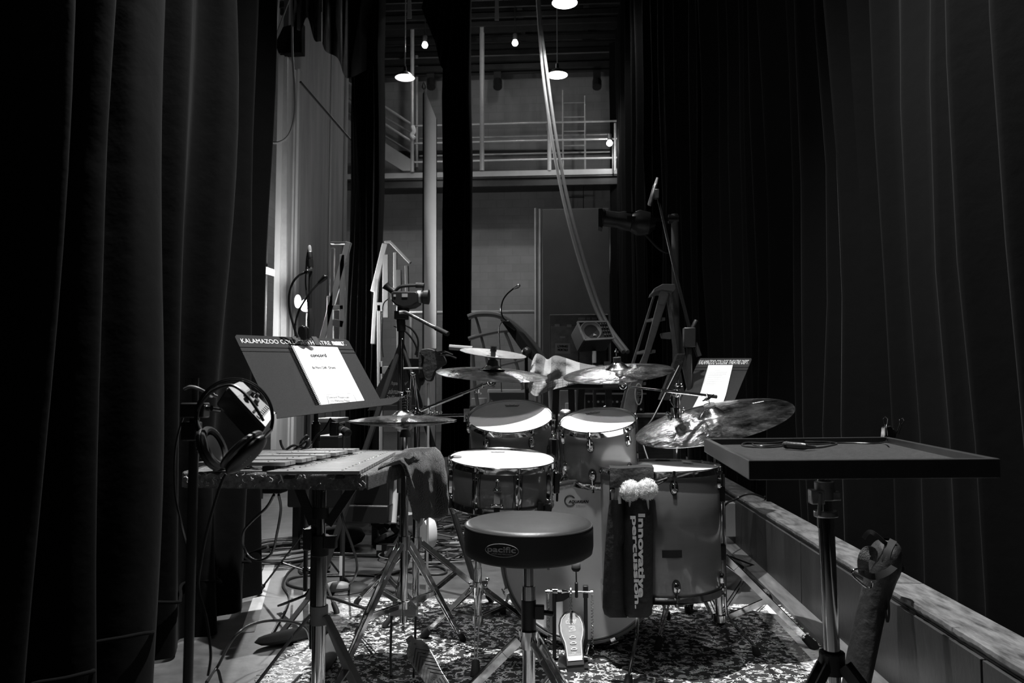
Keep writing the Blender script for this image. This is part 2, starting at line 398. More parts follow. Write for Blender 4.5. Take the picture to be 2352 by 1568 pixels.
# ================================================================== RUG
def rug_mat():
    m = mat('persian_rug', 0.3, 0.95, spec=0.1, bump=0.6, bscale=400); nt = m.node_tree; N, L = nt.nodes, nt.links
    p = N['Principled BSDF']; tc = N.new('ShaderNodeTexCoord'); sx = N.new('ShaderNodeSeparateXYZ'); L.new(tc.outputs['Object'], sx.inputs[0])
    def mth(op, a, b=None, c=None):
        n = N.new('ShaderNodeMath'); n.operation = op
        for i, q in enumerate((a, b, c)):
            if q is None: continue
            if isinstance(q, (int, float)): n.inputs[i].default_value = q
            else: L.new(q, n.inputs[i])
        return n.outputs[0]
    ax = mth('ABSOLUTE', sx.outputs[0]); ay = mth('ABSOLUTE', mth('SUBTRACT', sx.outputs[1], 0.0))
    cm = N.new('ShaderNodeCombineXYZ'); L.new(ax, cm.inputs[0]); L.new(ay, cm.inputs[1])
    nz = N.new('ShaderNodeTexNoise'); nz.inputs['Scale'].default_value = 9; nz.inputs['Detail'].default_value = 2; L.new(cm.outputs[0], nz.inputs['Vector'])
    mx = N.new('ShaderNodeMix'); mx.data_type = 'RGBA'; mx.blend_type = 'LINEAR_LIGHT'; mx.inputs[0].default_value = 0.07; L.new(cm.outputs[0], mx.inputs[6]); L.new(nz.outputs[1], mx.inputs[7])
    v = N.new('ShaderNodeTexVoronoi'); v.feature = 'DISTANCE_TO_EDGE'; v.inputs['Scale'].default_value = 24; L.new(mx.outputs[2], v.inputs['Vector'])
    w = N.new('ShaderNodeTexVoronoi'); w.feature = 'F1'; w.inputs['Scale'].default_value = 40; L.new(mx.outputs[2], w.inputs['Vector'])
    nb = N.new('ShaderNodeTexNoise'); nb.inputs['Scale'].default_value = 32; nb.inputs['Detail'].default_value = 3; L.new(cm.outputs[0], nb.inputs['Vector'])
    a = mth('MULTIPLY', mth('LESS_THAN', v.outputs[0], 0.07), mth('GREATER_THAN', nb.outputs[0], 0.5)); b = mth('GREATER_THAN', mth('SINE', mth('MULTIPLY', w.outputs[0], 15.0)), 0.40)
    b = mth('MULTIPLY', b, mth('GREATER_THAN', nb.outputs[0], 0.49))
    pat = mth('MAXIMUM', mth('MULTIPLY', a, 0.8), mth('MULTIPLY', b, 0.9))
    HX, HY = 0.875, 1.15
    ex = mth('SUBTRACT', HX, ax); ey = mth('SUBTRACT', HY, ay); e = mth('MINIMUM', ex, ey)
    band = mth('LESS_THAN', e, 0.05); line = mth('MULTIPLY', mth('GREATER_THAN', e, 0.16), mth('LESS_THAN', e, 0.175)); line2 = mth('MULTIPLY', mth('GREATER_THAN', e, 0.055), mth('LESS_THAN', e, 0.065))
    c = mth('ADD', mth('MULTIPLY', pat, 0.66), 0.045)
    c = mth('ADD', c, mth('MULTIPLY', band, 0.22)); c = mth('SUBTRACT', c, mth('MULTIPLY', mth('ADD', line, line2), 0.22))
    c = mth('MAXIMUM', c, 0.02); c = mth('MINIMUM', c, 0.75)
    L.new(c, p.inputs['Base Color']); return m
RX, RY = -0.055, 2.42
rt = thing('rug', 'patterned persian style rug with pale fringed ends under the drum kit', 'rug', (RX, RY, 0))
part('rug_pile', G().box((RX, RY, 0.005), (1.75, 2.3, 0.010)), rug_mat(), rt, smooth=0)
g = G(); rnd = random.Random(2)
for sgn in (-1, 1):
    for i in range(900):
        y = RY-1.15+2.3*i/900; x = RX+sgn*0.873; a = rnd.uniform(-.6, .6); l = rnd.uniform(.05, .095)
        p = [V((x, y, 0.008))]
        for j in range(3):
            p.append(p[-1]+V((sgn*l/3*math.cos(a), l/3*math.sin(a), 0.002 if j == 0 else -0.0015))); a += rnd.uniform(-.7, .7)
        g.tube(p, 0.0017, 3, cap=False)
part('fringe', g, mat('rug_fringe', 0.88, 0.9, vary=0.2, scale=30), rt, 'pale cotton fringe', kind='stuff')
# tape strips on the floor
def flat_strip(name, pts, w_, m, label, cat='tape'):
    g = G(); P = [V(p) for p in pts]; rows = []
    for i, p in enumerate(P):
        t = (P[min(i+1, len(P)-1)]-P[max(i-1, 0)]).normalized(); s = V((-t.y, t.x, 0))*w_/2
        rows.append([p+s+V((0, 0, 0.0004)), p+s+V((0, 0, 0.0015)), p-s+V((0, 0, 0.0015)), p-s+V((0, 0, 0.0004))])
    g.grid(rows); return solo(name, g, m, label, cat, smooth=0)
MT = mat('white_gaffer_tape', 0.42, 0.6, vary=0.12, scale=20)
flat_strip('tape_strip', [ON(622, 1290), ON(602, 1350), ON(575, 1435), ON(568, 1452)], 0.052, MT, 'long pale tape strip on the floor beside the hem of the left curtain')
flat_strip('tape_strip', [ON(702, 1352), ON(704, 1420)], 0.022, mat('worn_tape', 0.24, 0.7, vary=0.5, scale=25), 'short worn tape strip on the floor left of the rug fringe')
flat_strip('tape_strip', [ON(672, 1354), ON(668, 1440)], 0.010, mat('old_tape', 0.2, 0.7, vary=0.6, scale=25), 'thin scuffed tape line on the floor left of the short strip')

# ================================================================== DRUMS
def Mtilt(c, tilt, roll=0.0, spin=0.0):
    return Matrix.Translation(c) @ Matrix.Rotation(math.radians(-roll), 4, 'Y') @ Matrix.Rotation(math.radians(tilt), 4, 'X') @ Matrix.Rotation(math.radians(spin), 4, 'Z')
def hoop_prof(r, s=1):
    return [(r+0.001, -0.016*s), (r+0.007, -0.016*s), (r+0.007, 0.0), (r+0.0085, 0.004*s), (r+0.0065, 0.0065*s), (r+0.003, 0.004*s), (r+0.002, -0.004*s), (r+0.001, -0.016*s)]
def drum(name, label, M, r, dep, lugs, step, full_lug=False, strainer=False, bottom=True, headm=None, cat='drum', group=None):
    t = thing(name, label, cat, M @ V((0, 0, -dep/2)), group)
    part('shell', G().lathe([(r-0.006, -0.012), (r-0.002, -0.008), (r, -0.012), (r, -dep+0.012), (r-0.002, -dep+0.008), (r-0.006, -dep+0.012)], M, 72), M_['shell'], t)
    part('batter_head', G().lathe([(0.0001, -0.002), (r*0.6, -0.002), (r+0.0005, -0.0025), (r+0.001, -0.010)], M, 72), headm or M_['head'], t)
    part('hoop', G(M).lathe(hoop_prof(r), None, 72), M_['chrome'], t)
    Mb = M @ Matrix.Translation((0, 0, -dep))
    part('resonant_head', G().lathe([(0.0001, 0.002), (r, 0.002)], Mb, 48), M_['bass_head'], t)
    part('hoop', G(Mb).lathe(hoop_prof(r, -1), None, 72), M_['chrome'], t)
    for a in lugs:
        A = math.radians(a-90); Ml = M @ Matrix.Rotation(A, 4, 'Z') @ Matrix.Translation((r, 0, 0))
        # local: x outwards, y tangential, z up
        if full_lug:
            zz = [(-dep/2+0.045, -dep/2-0.045)]
        else: zz = [(-0.030, -0.066), (-dep+0.066, -dep+0.030)] if bottom else [(-0.030, -0.066)]
        for k, (za, zb) in enumerate(zz):
            g = G(Ml); zm = (za+zb)/2; h = (za-zb)/2; rows = []
            for i in range(9):
                f = i/8*PI; zz_ = zm-h*math.cos(f)*(1 if k == 0 else -1); wd = (0.004+0.008*math.sin(f)**0.7)
                d = 0.003+0.011*math.sin(f)**0.6
                rows.append([V((-.002, -wd, zz_)), V((d*0.8, -wd*0.8, zz_)), V((d, 0, zz_)), V((d*0.8, wd*0.8, zz_)), V((-.002, wd, zz_))])
            g.grid(rows)
            # gasket
            lg = part('lug', g, M_['chrome'], t, smooth=60)
            top = (k == 0)
            rg = G(Ml); z0 = (za+zb)/2
            if full_lug:
                rg.cyl((0.012, 0, -0.006), (0.012, 0, -dep+0.006), 0.0022, n=6)
                for z in (-0.004, -dep+0.004): rg.cyl((0.012, 0, z-0.006), (0.012, 0, z+0.010), 0.0045, n=8)
                rg.box((0.010, 0, -0.014), (0.012, 0.012, 0.006)); rg.box((0.010, 0, -dep+0.014), (0.012, 0.012, 0.006))
            else:
                z1 = -0.002 if top else -dep+0.002
                rg.cyl((0.012, 0, z0), (0.012, 0, z1), 0.0025, n=6)
                rg.cyl((0.012, 0, z1-0.004), (0.012, 0, z1+0.010 if top else z1-0.014), 0.0045, n=8)
                rg.box((0.010, 0, -0.013 if top else -dep+0.013), (0.013, 0.014, 0.007))
            part('tension_rod', rg, M_['chrome'], lg)
            gg = G(Ml)
            pts = []
            for i in range(16):
                f = 2*PI*i/16; pts.append(V((0.0012, (0.0135+0.0015*math.cos(f))*math.sin(f), zm+(h+0.006)*math.cos(f))))
            if full_lug: pts = [V((0.0012, s*0.015*(1-0.25*(c == 0)), zm+c*(h+0.006))) for s, c in ((-1, 1), (1, 1), (1, 0), (1, -1), (-1, -1), (-1, 0))]
            gg.tube(pts, 0.0009, 4, closed=True); part('gasket', gg, M_['rubber'], lg)
    return t
def crown(t, M, r, ang, s=1.0, tone='black_ink'):
    'little crown mark with lettering on a drumhead'
    Mc = M @ Matrix.Rotation(math.radians(ang), 4, 'Z') @ Matrix.Translation((0, r*0.70, 0.0006))
    g = G(Mc); wd = 0.028*s; z = 0
    pts = [(-wd, 0.006), (-wd*0.85, -0.006), (wd*0.85, -0.006), (wd, 0.006), (wd*0.45, 0.001), (wd*0.35, 0.008), (0, 0.002), (-wd*0.35, 0.008), (-wd*0.45, 0.001)]
    g.tube([V((a*1, b*s, z)) for a, b in pts], 0.0009, 4, closed=True)
    part('crown_mark', g, M_[tone], t)
    lettering('REMO', M_[tone], t, lambda u, v: Mc @ V((u-0.018*s, v-0.004*s, 0.0003)), w=0.036*s, h=0.006*s)

MS = Mtilt(AT(1153, 1054, 2.63), 6.5, -2.0)
sn = drum('snare_drum', 'shallow snare drum with bright white head in front of the two toms', MS, 0.168, 0.140, [-67.5, -22.5, 22.5, 67.5, 112.5, 157.5, 202.5, 247.5], 45, full_lug=True)
crown(sn, MS, 0.168, 12, 0.9, 'grey_ink')
g = G(MS @ Matrix.Rotation(math.radians(-89), 4, 'Z') @ Matrix.Translation((0.168, 0, 0)))
g.box((0.010, 0, -0.082), (0.016, 0.020, 0.058)).cyl((0.014, 0, -0.030), (0.014, 0, -0.060), 0.0055, n=10).ball((0.014, 0, -0.030), 0.008, 8, (1, 1, .5)).box((0.017, 0, -0.108), (0.012, 0.034, 0.008)).ball((0.020, 0.015, -0.108), 0.006).ball((0.020, -0.015, -0.108), 0.006).box((0.018, 0, -0.060), (0.014, 0.026, 0.006))
so = part('strainer', g, M_['chrome'], sn, bevel=0.0015)
g = G(MS @ Matrix.Rotation(math.radians(-89), 4, 'Z') @ Matrix.Translation((0.168, 0, 0)))
g.box((0.012, 0, -0.132), (0.004, 0.018, 0.040)); part('snare_strap', g, M_['rubber'], so)
g = G(MS @ Matrix.Rotation(math.radians(-40), 4, 'Z') @ Matrix.Translation((0.172, 0, 0)))
g.box((0.004, 0, -0.124), (0.012, 0.022, 0.036)); part('basket_pad', g, M_['rubber'], sn, 'black rubber pad', bevel=0.006)
g = G(MS @ Matrix.Rotation(math.radians(8), 4, 'Z') @ Matrix.Translation((0.172, 0, 0)))
g.box((0.010, 0, -0.075), (0.020, 0.030, 0.070)).cyl((0.014, 0.0, -0.11), (0.014, 0, -0.14), 0.004); part('throw_off', g, M_['black_gloss'], sn, 'black throw-off lever', bevel=0.004)
g = G(MS); g.lathe([(0.0001, 0.0012), (0.017, 0.0012), (0.017, -0.001)], Matrix.Translation((-0.152, 0.01, 0)), 20); part('damping_gel', g, M_['grey_plastic'], sn)

MT1 = Mtilt(AT(1172, 956, 3.02), 21.5, 0.5)
t1 = drum('tom_drum', 'larger rack tom with white head half in cymbal shade, at left', MT1, 0.155, 0.23, [-30, 33, 90, 150, 210, 270], 60)
crown(t1, MT1, 0.150, 0)
MT2 = Mtilt(AT(1373, 966, 2.93), 17, 4.5)
t2 = drum('tom_drum', 'smaller rack tom with white head hanging right of the larger one', MT2, 0.133, 0.205, [-76, -16, 46, 106, 166, 226], 60)
crown(t2, MT2, 0.130, 8)
def badge(t, M, r, a, z):
    Mb = M @ Matrix.Rotation(math.radians(a-90), 4, 'Z') @ Matrix.Translation((r+0.001, 0, z))
    g = G(Mb); g.tube([V((0, 0.014*math.cos(f)*(1 if math.cos(f) > 0 else .7), 0.024*math.sin(f))) for f in [2*PI*i/14 for i in range(14)]], 0.0012, 4, closed=True)
    g.tube([V((0, 0.004*math.cos(f), 0.010*math.sin(f))) for f in [2*PI*i/10 for i in range(10)]], 0.001, 4, closed=True)
    part('badge', g, M_['black_ink'], t)
badge(t1, MT1, 0.155, 66, -0.115)
MF = Mtilt(AT(1513, 1071, 2.85), 1.0, 0.8)
ft = drum('floor_tom', 'large floor tom on three bent chrome legs at right of the kit', MF, 0.205, 0.415, [-53, 7, 67, 127, 187, 247], 60)
crown(ft, MF, 0.205, -52, 0.8)
part('gaffer_tape', G().lathe([(0.2056, -0.272), (0.2066, -0.272), (0.2066, -0.248), (0.2056, -0.248)], MF, 8, math.radians(-95), math.radians(-77)), M_['rubber'], ft, 'strip of black tape')
def ft_leg(a, bend, foot_pts=None):
    A = math.radians(a-90); o = MF @ V((0.228*math.cos(A), 0.228*math.sin(A), 0)); dx = V((math.cos(A), math.sin(A), 0))
    zt = o.z
    p = [V((o.x, o.y, zt-0.03)), V((o.x, o.y, 0.20)), V((o.x, o.y, 0.15))+dx*0.003, V((o.x, o.y, 0.125))+dx*0.02, V((o.x, o.y, 0.035))+dx*bend]
    lg = part('leg', G().tube(p, 0.0055, 10), M_['chrome'], ft)
    e = p[-1]; d = (p[-1]-p[-2]).normalized()
    part('rubber_foot', G().tube([e-d*0.008, e+V((0, 0, -.014)), V((e.x+dx.x*.004, e.y+dx.y*.004, 0.011))], [0.011, 0.0145, 0.014], 12), M_['rubber'], lg)
    g = G()
    for z in (zt-0.10, zt-0.30):
        g.box(o-dx*0.012+V((0, 0, z-o.z)), (0.03, 0.03, 0.055))
    part('leg_bracket', g, M_['chrome'] if a < 80 else M_['black'], lg, bevel=0.004)
ft_leg(-25, 0.085); ft_leg(96, 0.105); ft_leg(215, 0.085)

# bass drum: axis along the stage, batter side towards the throne
cB = AT(1335, 1289, 2.90); rB = 0.279
MB = frame(cB, (-0.05, -1, 0.0), (1, 0, 0))
bd = thing('bass_drum', 'big bass drum lying on its side with grey frosted head', 'drum', V((cB.x, cB.y+0.2, 0)))
part('shell', G().lathe([(rB-0.004, -0.02), (rB, -0.024), (rB, -0.43), (rB-0.004, -0.434)], MB, 96), M_['shell'], bd)
part('batter_head', G().lathe([(0.0001, -0.006), (rB-0.012, -0.006), (rB-0.006, -0.003), (rB+0.001, -0.010), (rB+0.001, -0.02)], MB, 96), M_['bass_head'], bd)
part('hoop', G().lathe([(rB+0.001, -0.030), (rB+0.010, -0.030), (rB+0.012, -0.022), (rB+0.012, 0.004), (rB+0.008, 0.008), (rB+0.002, 0.006), (rB+0.001, -0.030)], MB, 96), M_['shell'], bd)
part('hoop', G().lathe([(rB+0.001, -0.456), (rB+0.010, -0.456), (rB+0.012, -0.426), (rB+0.001, -0.426), (rB+0.001, -0.456)], MB, 96), M_['shell'], bd)
part('resonant_head', G().lathe([(0.0001, -0.448), (rB, -0.448)], MB, 64), M_['black'], bd)
for i in range(8):
    a = math.radians(22.5+45*i); Mc = MB @ Matrix.Rotation(a, 4, 'Z') @ Matrix.Translation((rB, 0, 0))
    g = G(Mc); g.box((0.016, 0, -0.008), (0.006, 0.020, 0.036)).box((0.010, 0, 0.010), (0.016, 0.020, 0.004)).cyl((0.022, 0, 0.012), (0.022, 0, -0.10), 0.003, n=6).tube([(0.022, -0.016, 0.014), (0.022, 0.016, 0.014)], 0.003, 6).box((0.012, 0, -0.11), (0.022, 0.022, 0.05))
    part('claw_hook', g, M_['chrome'], bd, bevel=0.001)
for s in (-1, 1):
    b = MB @ V((s*rB*0.93, -rB*0.30, -0.33)); f = V((b.x+s*0.075, b.y+0.10, 0.02))
    sp = part('spur', G().cyl(b, b.lerp(f, 0.55), 0.010, n=10).cyl(b.lerp(f, 0.5), f, 0.006, n=8), M_['chrome'], bd)
    part('rubber_foot', G().tube([f+V((0, 0, .02)), f, V((f.x, f.y, 0.011))], [0.010, 0.015, 0.013], 10), M_['rubber'], sp)
q0 = AT(1335, 1289, 2.893)
def onhead(px, py): return MB @ ((MB.inverted() @ PL(px, py, MB @ V((0, 0, -0.0040)), MB.to_3x3().col[2])))
o = onhead(1306, 1156); ux = (onhead(1352, 1156)-o).normalized(); uy = V((0, 0, 1))
lettering('AQUARIAN', M_['black_ink'], bd, lambda u, v: o+ux*u+uy*v, w=(onhead(1352, 1156)-o).length, h=0.0115, weight=0.03, shear=0.25)
o2 = onhead(1323, 1163)
lettering('SUPER-KICK II', M_['black_ink'], bd, lambda u, v: o2+ux*u+uy*v+V((0, -.0002, 0)), w=0.036, h=0.0040)
g = G(); c = onhead(1309, 1150)
for rr, a0, a1, th in ((0.0195, 30, 335, 0.0011), (0.0165, 35, 325, 0.0008)):
    g.tube([c+ux*rr*math.cos(math.radians(a))+uy*rr*math.sin(math.radians(a)) for a in range(a0, a1, 10)], th, 4)
part('logo_ring', g, M_['black_ink'], bd)

# ================================================================== STANDS
def tripod(root, base, zc, zb, feet, m, wd=0.016, th=0.004, hubr=0.02, double=True, rub=0.012, bend=0.35, name='leg', zf=0.02):
    bx, by = base
    hub = part('hub', G().cyl((bx, by, zc-0.022), (bx, by, zc+0.022), hubr, n=14), m, root)
    part('lower_hub', G().cyl((bx, by, zb-0.012), (bx, by, zb+0.012), hubr*0.95, n=14), m, root)
    for fx, fy in feet:
        d = V((fx-bx, fy-by, 0)); L_ = d.length; d.normalize(); s = V((-d.y, d.x, 0))*0.010
        a = V((bx, by, zc))+d*hubr; f = V((fx, fy, zf))
        k = a+d*L_*bend*0.35+V((0, 0, -zc*0.12)); g = G(); up = V((0, 0, 1))
        for q in ((s, -s) if double else (V((0, 0, 0)),)):
            g.strap([a+q, k+q, f+q*0.35-d*0.03+V((0, 0, 0.03))], th if double else wd, wd if double else th, up)
        g.beam(f-d*0.035+V((0, 0, 0.034)), f, wd*0.9, th*2)
        lg = part(name, g, m, root, bevel=0.0008)
        mid = (k+(f-k)*0.42); g = G()
        for q in ((s*.6, -s*.6) if double else (V((0, 0, 0)),)):
            g.beam(V((bx, by, zb))+d*hubr*0.8+q, mid+q, th if double else wd*.8, wd*.8 if double else th)
        part('brace', g, m, lg)
        g = G().tube([f-d*0.028+V((0, 0, 0.028)), f+V((0, 0, 0.002)), V((fx, fy, 0))+d*0.004+V((0, 0, 0.0105))], [rub*0.8, rub, rub*1.05], 12)
        part('rubber_foot', g, M_['rubber'], lg)
    return hub
def ft2(px, py): p = ON(px, py); return (p.x, p.y)
def wing(g, c, axis, s=1.0):
    c = V(c); a = V(axis).normalized(); u = a.orthogonal().normalized()
    g.cyl(c-a*0.007*s, c+a*0.009*s, 0.006*s, n=8)
    for k in (-1, 1): g.ball(c+u*k*0.013*s+a*0.006*s, 0.008*s, 6, (0.9, 0.6, 0.8))
    return g
# --- hi-hat
hb = AT(928, 1300, 2.63); hx, hy = hb.x, hb.y
ch = AT(926, 967, 2.63)
hh = thing('hihat_stand', 'chrome hi-hat stand with foot pedal holding the lowest pair of cymbals', 'stand', (hx, hy, 0))
tz = AT(924, 779, 2.63).z
part('pole', G().cyl((hx, hy, 0.17), (hx, hy, 0.70), 0.0125, n=20).cyl((hx, hy, 0.69), (hx, hy, ch.z-0.045), 0.0095, n=20), M_['chrome'], hh)
part('pull_rod', G().cyl((ch.x, hy, 0.68), (AT(924, 779, 2.63).x, hy, tz), 0.0032, n=10).ball((AT(924, 779, 2.63).x, hy, tz), 0.0034, 8), M_['chrome'], hh)
zc = AT(928, 1246, 2.63).z; zb = AT(928, 1388, 2.63).z
tripod(hh, (hx, hy), zc, zb, [ft2(822, 1462), ft2(1062, 1478), (hx-0.16, hy-0.30)], M_['chrome'], wd=0.018, double=True)
part('hub_casting', G().prism([(hx-.046, hy-.012, zb-.035), (hx+.046, hy-.012, zb-.035), (hx+.046, hy-.012, zb-.012), (hx+.02, hy-.012, zb+.014), (hx-.02, hy-.012, zb+.014), (hx-.046, hy-.012, zb-.012)], (0, .024, 0)), M_['brushed'], hh, bevel=0.003)
fr = G()
for s in (-1, 1): fr.tube([V((hx+s*.040, hy, zb-.02)), V((hx+s*.040, hy-.01, 0.06)), V((hx+s*.036+0.01, hy-.06, 0.016))], 0.0040, 8)
part('pedal_frame', fr, M_['dark_metal'], hh)
zk = AT(928, 1455, 2.60).z
g = G()
for i in range(12): g.ring(frame((hx, hy-0.005, zk+(zb-0.03-zk)*i/11), (1, 0, 0) if i % 2 else (0, 1, 0)), 0.0048, 0.0015, 10, 4)
part('chain', g, M_['brushed'], hh)
T0, T1 = AT(938, 1462, 2.58), ON(1018, 1590, 0.02)
d = (T1-T0); L_ = d.length; d.normalize(); nU = d.cross(V((-1, 0.3, 0))).normalized()
if nU.z < 0: nU = -nU
sd = nU.cross(d).normalized()
if sd.x < 0: sd = -sd
def fb(u, v, h=0): return T0+d*(u*L_)+sd*(v)+nU*h
g = G(); prof = [(0, .012), (.10, .014), (.16, .030), (.30, .037), (.55, .034), (.75, .030), (1.0, .030)]
poly = [fb(u, v) for u, v in prof]+[fb(u, -v) for u, v in prof[::-1]]
g.prism(poly, -nU*0.006); pb = part('footboard', g, M_['brushed'], hh, bevel=0.0015)
g = G()
for i in range(7):
    u = .22+.07*i
    g.tube([fb(u+.16, -.030, .001), fb(u, 0, .001), fb(u+.16, .030, .001)], 0.0008, 4)
for i in range(6): g.tube([fb(.80, -.022+.009*i, .001), fb(.95, -.022+.009*i, .001)], 0.0008, 4)
part('grip_lines', g, M_['black_ink'], pb)
lettering('500', M_['black_ink'], pb, lambda u, v: fb(.77, -.011+u, .0012)-d*v, w=0.022, h=0.010)
part('heel_plate', G().prism([fb(1.02, .032, -.002), fb(1.20, .030, -.010), fb(1.20, -.030, -.010), fb(1.02, -.032, -.002)], -nU*.005), M_['brushed'], hh)
g = G(); z0 = AT(926, 935, 2.63).z
g.cyl((hx, hy, ch.z+0.012), (hx, hy, z0), 0.009, n=12)
part('felt_washer', G().cyl((hx, hy, ch.z+0.016), (hx, hy, ch.z+0.030), 0.014, n=16), M_['rubber'], hh)
part('lower_cup', G().cyl((hx, hy, ch.z-0.052), (hx, hy, ch.z-0.030), 0.019, 0.014, n=16), M_['rubber'], hh)
cl = G(); cz = AT(926, 903, 2.63).z
cl.cyl((hx, hy, ch.z+0.03), (hx, hy, cz+0.010), 0.0075, n=12)
for i in range(5): cl.ring(frame((hx, hy, ch.z+0.035+0.009*i), (0, 0, 1)), 0.009, 0.0016, 14, 5)
wing(cl, (hx, hy-0.012, cz), (0.3, -1, 0), 1.1)
cl.tube([(hx-.024, hy-.014, cz+.004), (hx, hy-.016, cz), (hx+.022, hy-.014, cz-.010)], 0.004, 6)
part('clutch', cl, M_['chrome'], hh)

def cym_mat(name, c, ro, hammer):
    m = mat(name, c, ro, 1.0); nt = m.node_tree; N, L = nt.nodes, nt.links; p = N['Principled BSDF']
    tc = N.new('ShaderNodeTexCoord'); le = N.new('ShaderNodeVectorMath'); le.operation = 'LENGTH'; L.new(tc.outputs['Object'], le.inputs[0])
    cx = N.new('ShaderNodeCombineXYZ'); L.new(le.outputs['Value'], cx.inputs[0])
    n = N.new('ShaderNodeTexNoise'); n.inputs['Scale'].default_value = 480; n.inputs['Detail'].default_value = 3; L.new(cx.outputs[0], n.inputs['Vector'])
    h = N.new('ShaderNodeTexNoise'); h.inputs['Scale'].default_value = 24; h.inputs['Detail'].default_value = 3; L.new(tc.outputs['Object'], h.inputs['Vector'])
    ad = N.new('ShaderNodeMath'); ad.operation = 'MULTIPLY_ADD'; ad.inputs[1].default_value = hammer; L.new(h.outputs[0], ad.inputs[0]); 
    mu = N.new('ShaderNodeMath'); mu.operation = 'MULTIPLY'; mu.inputs[1].default_value = 0.05; L.new(n.outputs[0], mu.inputs[0]); L.new(mu.outputs[0], ad.inputs[2])
    b = N.new('ShaderNodeBump'); b.inputs['Strength'].default_value = 0.7; b.inputs['Distance'].default_value = 0.006; L.new(ad.outputs[0], b.inputs['Height']); L.new(b.outputs[0], p.inputs['Normal'])
    s = N.new('ShaderNodeTexNoise'); s.inputs['Scale'].default_value = 9; s.inputs['Detail'].default_value = 9; s.inputs['Roughness'].default_value = 0.7; L.new(tc.outputs['Object'], s.inputs['Vector'])
    r = N.new('ShaderNodeMapRange'); r.inputs[1].default_value = 0.35; r.inputs[2].default_value = 0.65; r.inputs[3].default_value = ro-0.10; r.inputs[4].default_value = ro+0.10; L.new(s.outputs[0], r.inputs[0]); L.new(r.outputs[0], p.inputs['Roughness'])
    r2 = N.new('ShaderNodeMapRange'); r2.inputs[1].default_value = 0.35; r2.inputs[2].default_value = 0.65; r2.inputs[3].default_value = c*1.2; r2.inputs[4].default_value = c*0.6; L.new(s.outputs[0], r2.inputs[0]); L.new(r2.outputs[0], p.inputs['Base Color'])
    return m
M_['cymbal'] = cym_mat('smudged_bronze', 0.50, 0.20, 0.8); M_['cymbal_b'] = cym_mat('bright_bronze', 0.55, 0.34, 0.4)
def cymz(rr, r, bell):
    bow = 0.055*r/0.2*0.30; t = max(0, (rr-bell)/(r-bell)); return bow*(1-t**1.7)
def cymbal(label, M, r, bell, h, m='cymbal', inv=False, group=None, name='cymbal'):
    s = -1 if inv else 1; pr = []
    bow = 0.055*r/0.2*0.30
    for i in range(8): 
        t = i/7; pr.append((max(0.004, bell*t**0.8), s*(h*(0.5+0.5*math.cos(PI*t))**0.8+bow)))
    for i in range(1, 15):
        t = i/14; pr.append((bell+(r-bell)*t, s*(bow*(1-t**1.7))))
    pr2 = pr+[(r, -0.001)]+[(a, z-0.0012) for a, z in pr[::-1]]+[pr[0]]
    return local(name, G().lathe(pr2, None, 96), M_[m], M, label, 'cymbal', group)
cymbal('upper hi-hat cymbal of the low pair left of the snare', Mtilt(ch+V((0, 0, 0.004)), 0.5, 0.3), 0.178, 0.045, 0.020)
Mi = Mtilt(ch+V((0, 0, -0.001)), 0.5, 0.3)
cymbal('lower hi-hat cymbal seen from its rim beneath the upper one', Mi, 0.177, 0.045, 0.020, inv=True)

def tilter(g, c, axis, r=0.016):
    c = V(c); a = V(axis).normalized()
    g.cyl(c-a*0.012, c+a*0.012, r, n=20); g.ring(frame(c-a*0.013, a), r*0.75, 0.002, 18, 5); g.ring(frame(c+a*0.013, a), r*0.75, 0.002, 18, 5); g.ball(c-a*0.016, r*.35, 6)
    return g
# --- left boom stand (crash + inverted splash), also carries the larger tom
CL = AT(1130, 855, 3.15)
B0 = AT(958, 946, 3.22); B1 = AT(1129, 877, 3.14)
bx, by = B0.x, B0.y+0.0
bs_ = thing('cymbal_stand', 'chrome boom cymbal stand behind the hi-hat, its arm slanting up to the right', 'stand', (bx, by, 0))
zc = AT(962, 1246, 3.22).z; zb = 0.08
part('pole', G().cyl((bx, by, zb), (bx, by, 0.62), 0.0150, n=20).cyl((bx, by, 0.60), (bx, by, B0.z-0.02), 0.0125, n=20), M_['chrome'], bs_)
tripod(bs_, (bx, by), zc, zb, [ft2(886, 1446), ft2(1127, 1388), (bx-0.30, by+0.22)], M_['chrome'], wd=0.02, hubr=0.022)
g = G(); tilter(g, B0, (0.3, 1, 0), 0.019); g.tube(smooth_pts([B0+V((0, -.02, 0)), B0+V((.03, -.03, -.012)), B0+V((.06, -.025, -.005)), B0+V((.055, -.02, .018))], 5), 0.004, 8); g.cyl(B0-V((0, 0, .05)), B0-V((0, 0, .01)), .017, n=14)
part('tilter', g, M_['chrome'], bs_)
dB = (B1-B0).normalized()
part('boom_arm', G().cyl(B0-dB*0.03, B0.lerp(B1, .62), 0.0075, n=14).cyl(B0.lerp(B1, .6), B1, 0.0055, n=14), M_['chrome'], bs_)
g = G(); tilter(g, B1+V((0, -.01, 0)), (0.1, 1, 0), 0.017); q = B0.lerp(B1, .83); g.cyl(q-dB*.012, q+dB*.02, .010, n=12); wing(g, q+V((0, -.012, -.016)), (0, -.3, -1), .9); g.cyl(B1, CL+V((0, 0, .10)), 0.004, n=8)
part('cymbal_tilter', g, M_['chrome'], bs_)
for k, (x0, y0, x1, y1) in enumerate(((947, 862, 940, 945), (950, 862, 960, 945))):
    part('spare_rod', G().cyl(AT(x0, y0, 3.2), AT(x1, y1, 3.2), 0.006, n=12).ball(AT(x0, y0-3, 3.2), .009), M_['chrome'], bs_)
MCL = Mtilt(CL+V((0, 0, -0.008)), 8.0, -4.0)
c1 = cymbal('dark crash cymbal on the left boom stand beneath a small flipped splash', MCL, 0.222, 0.050, 0.026)
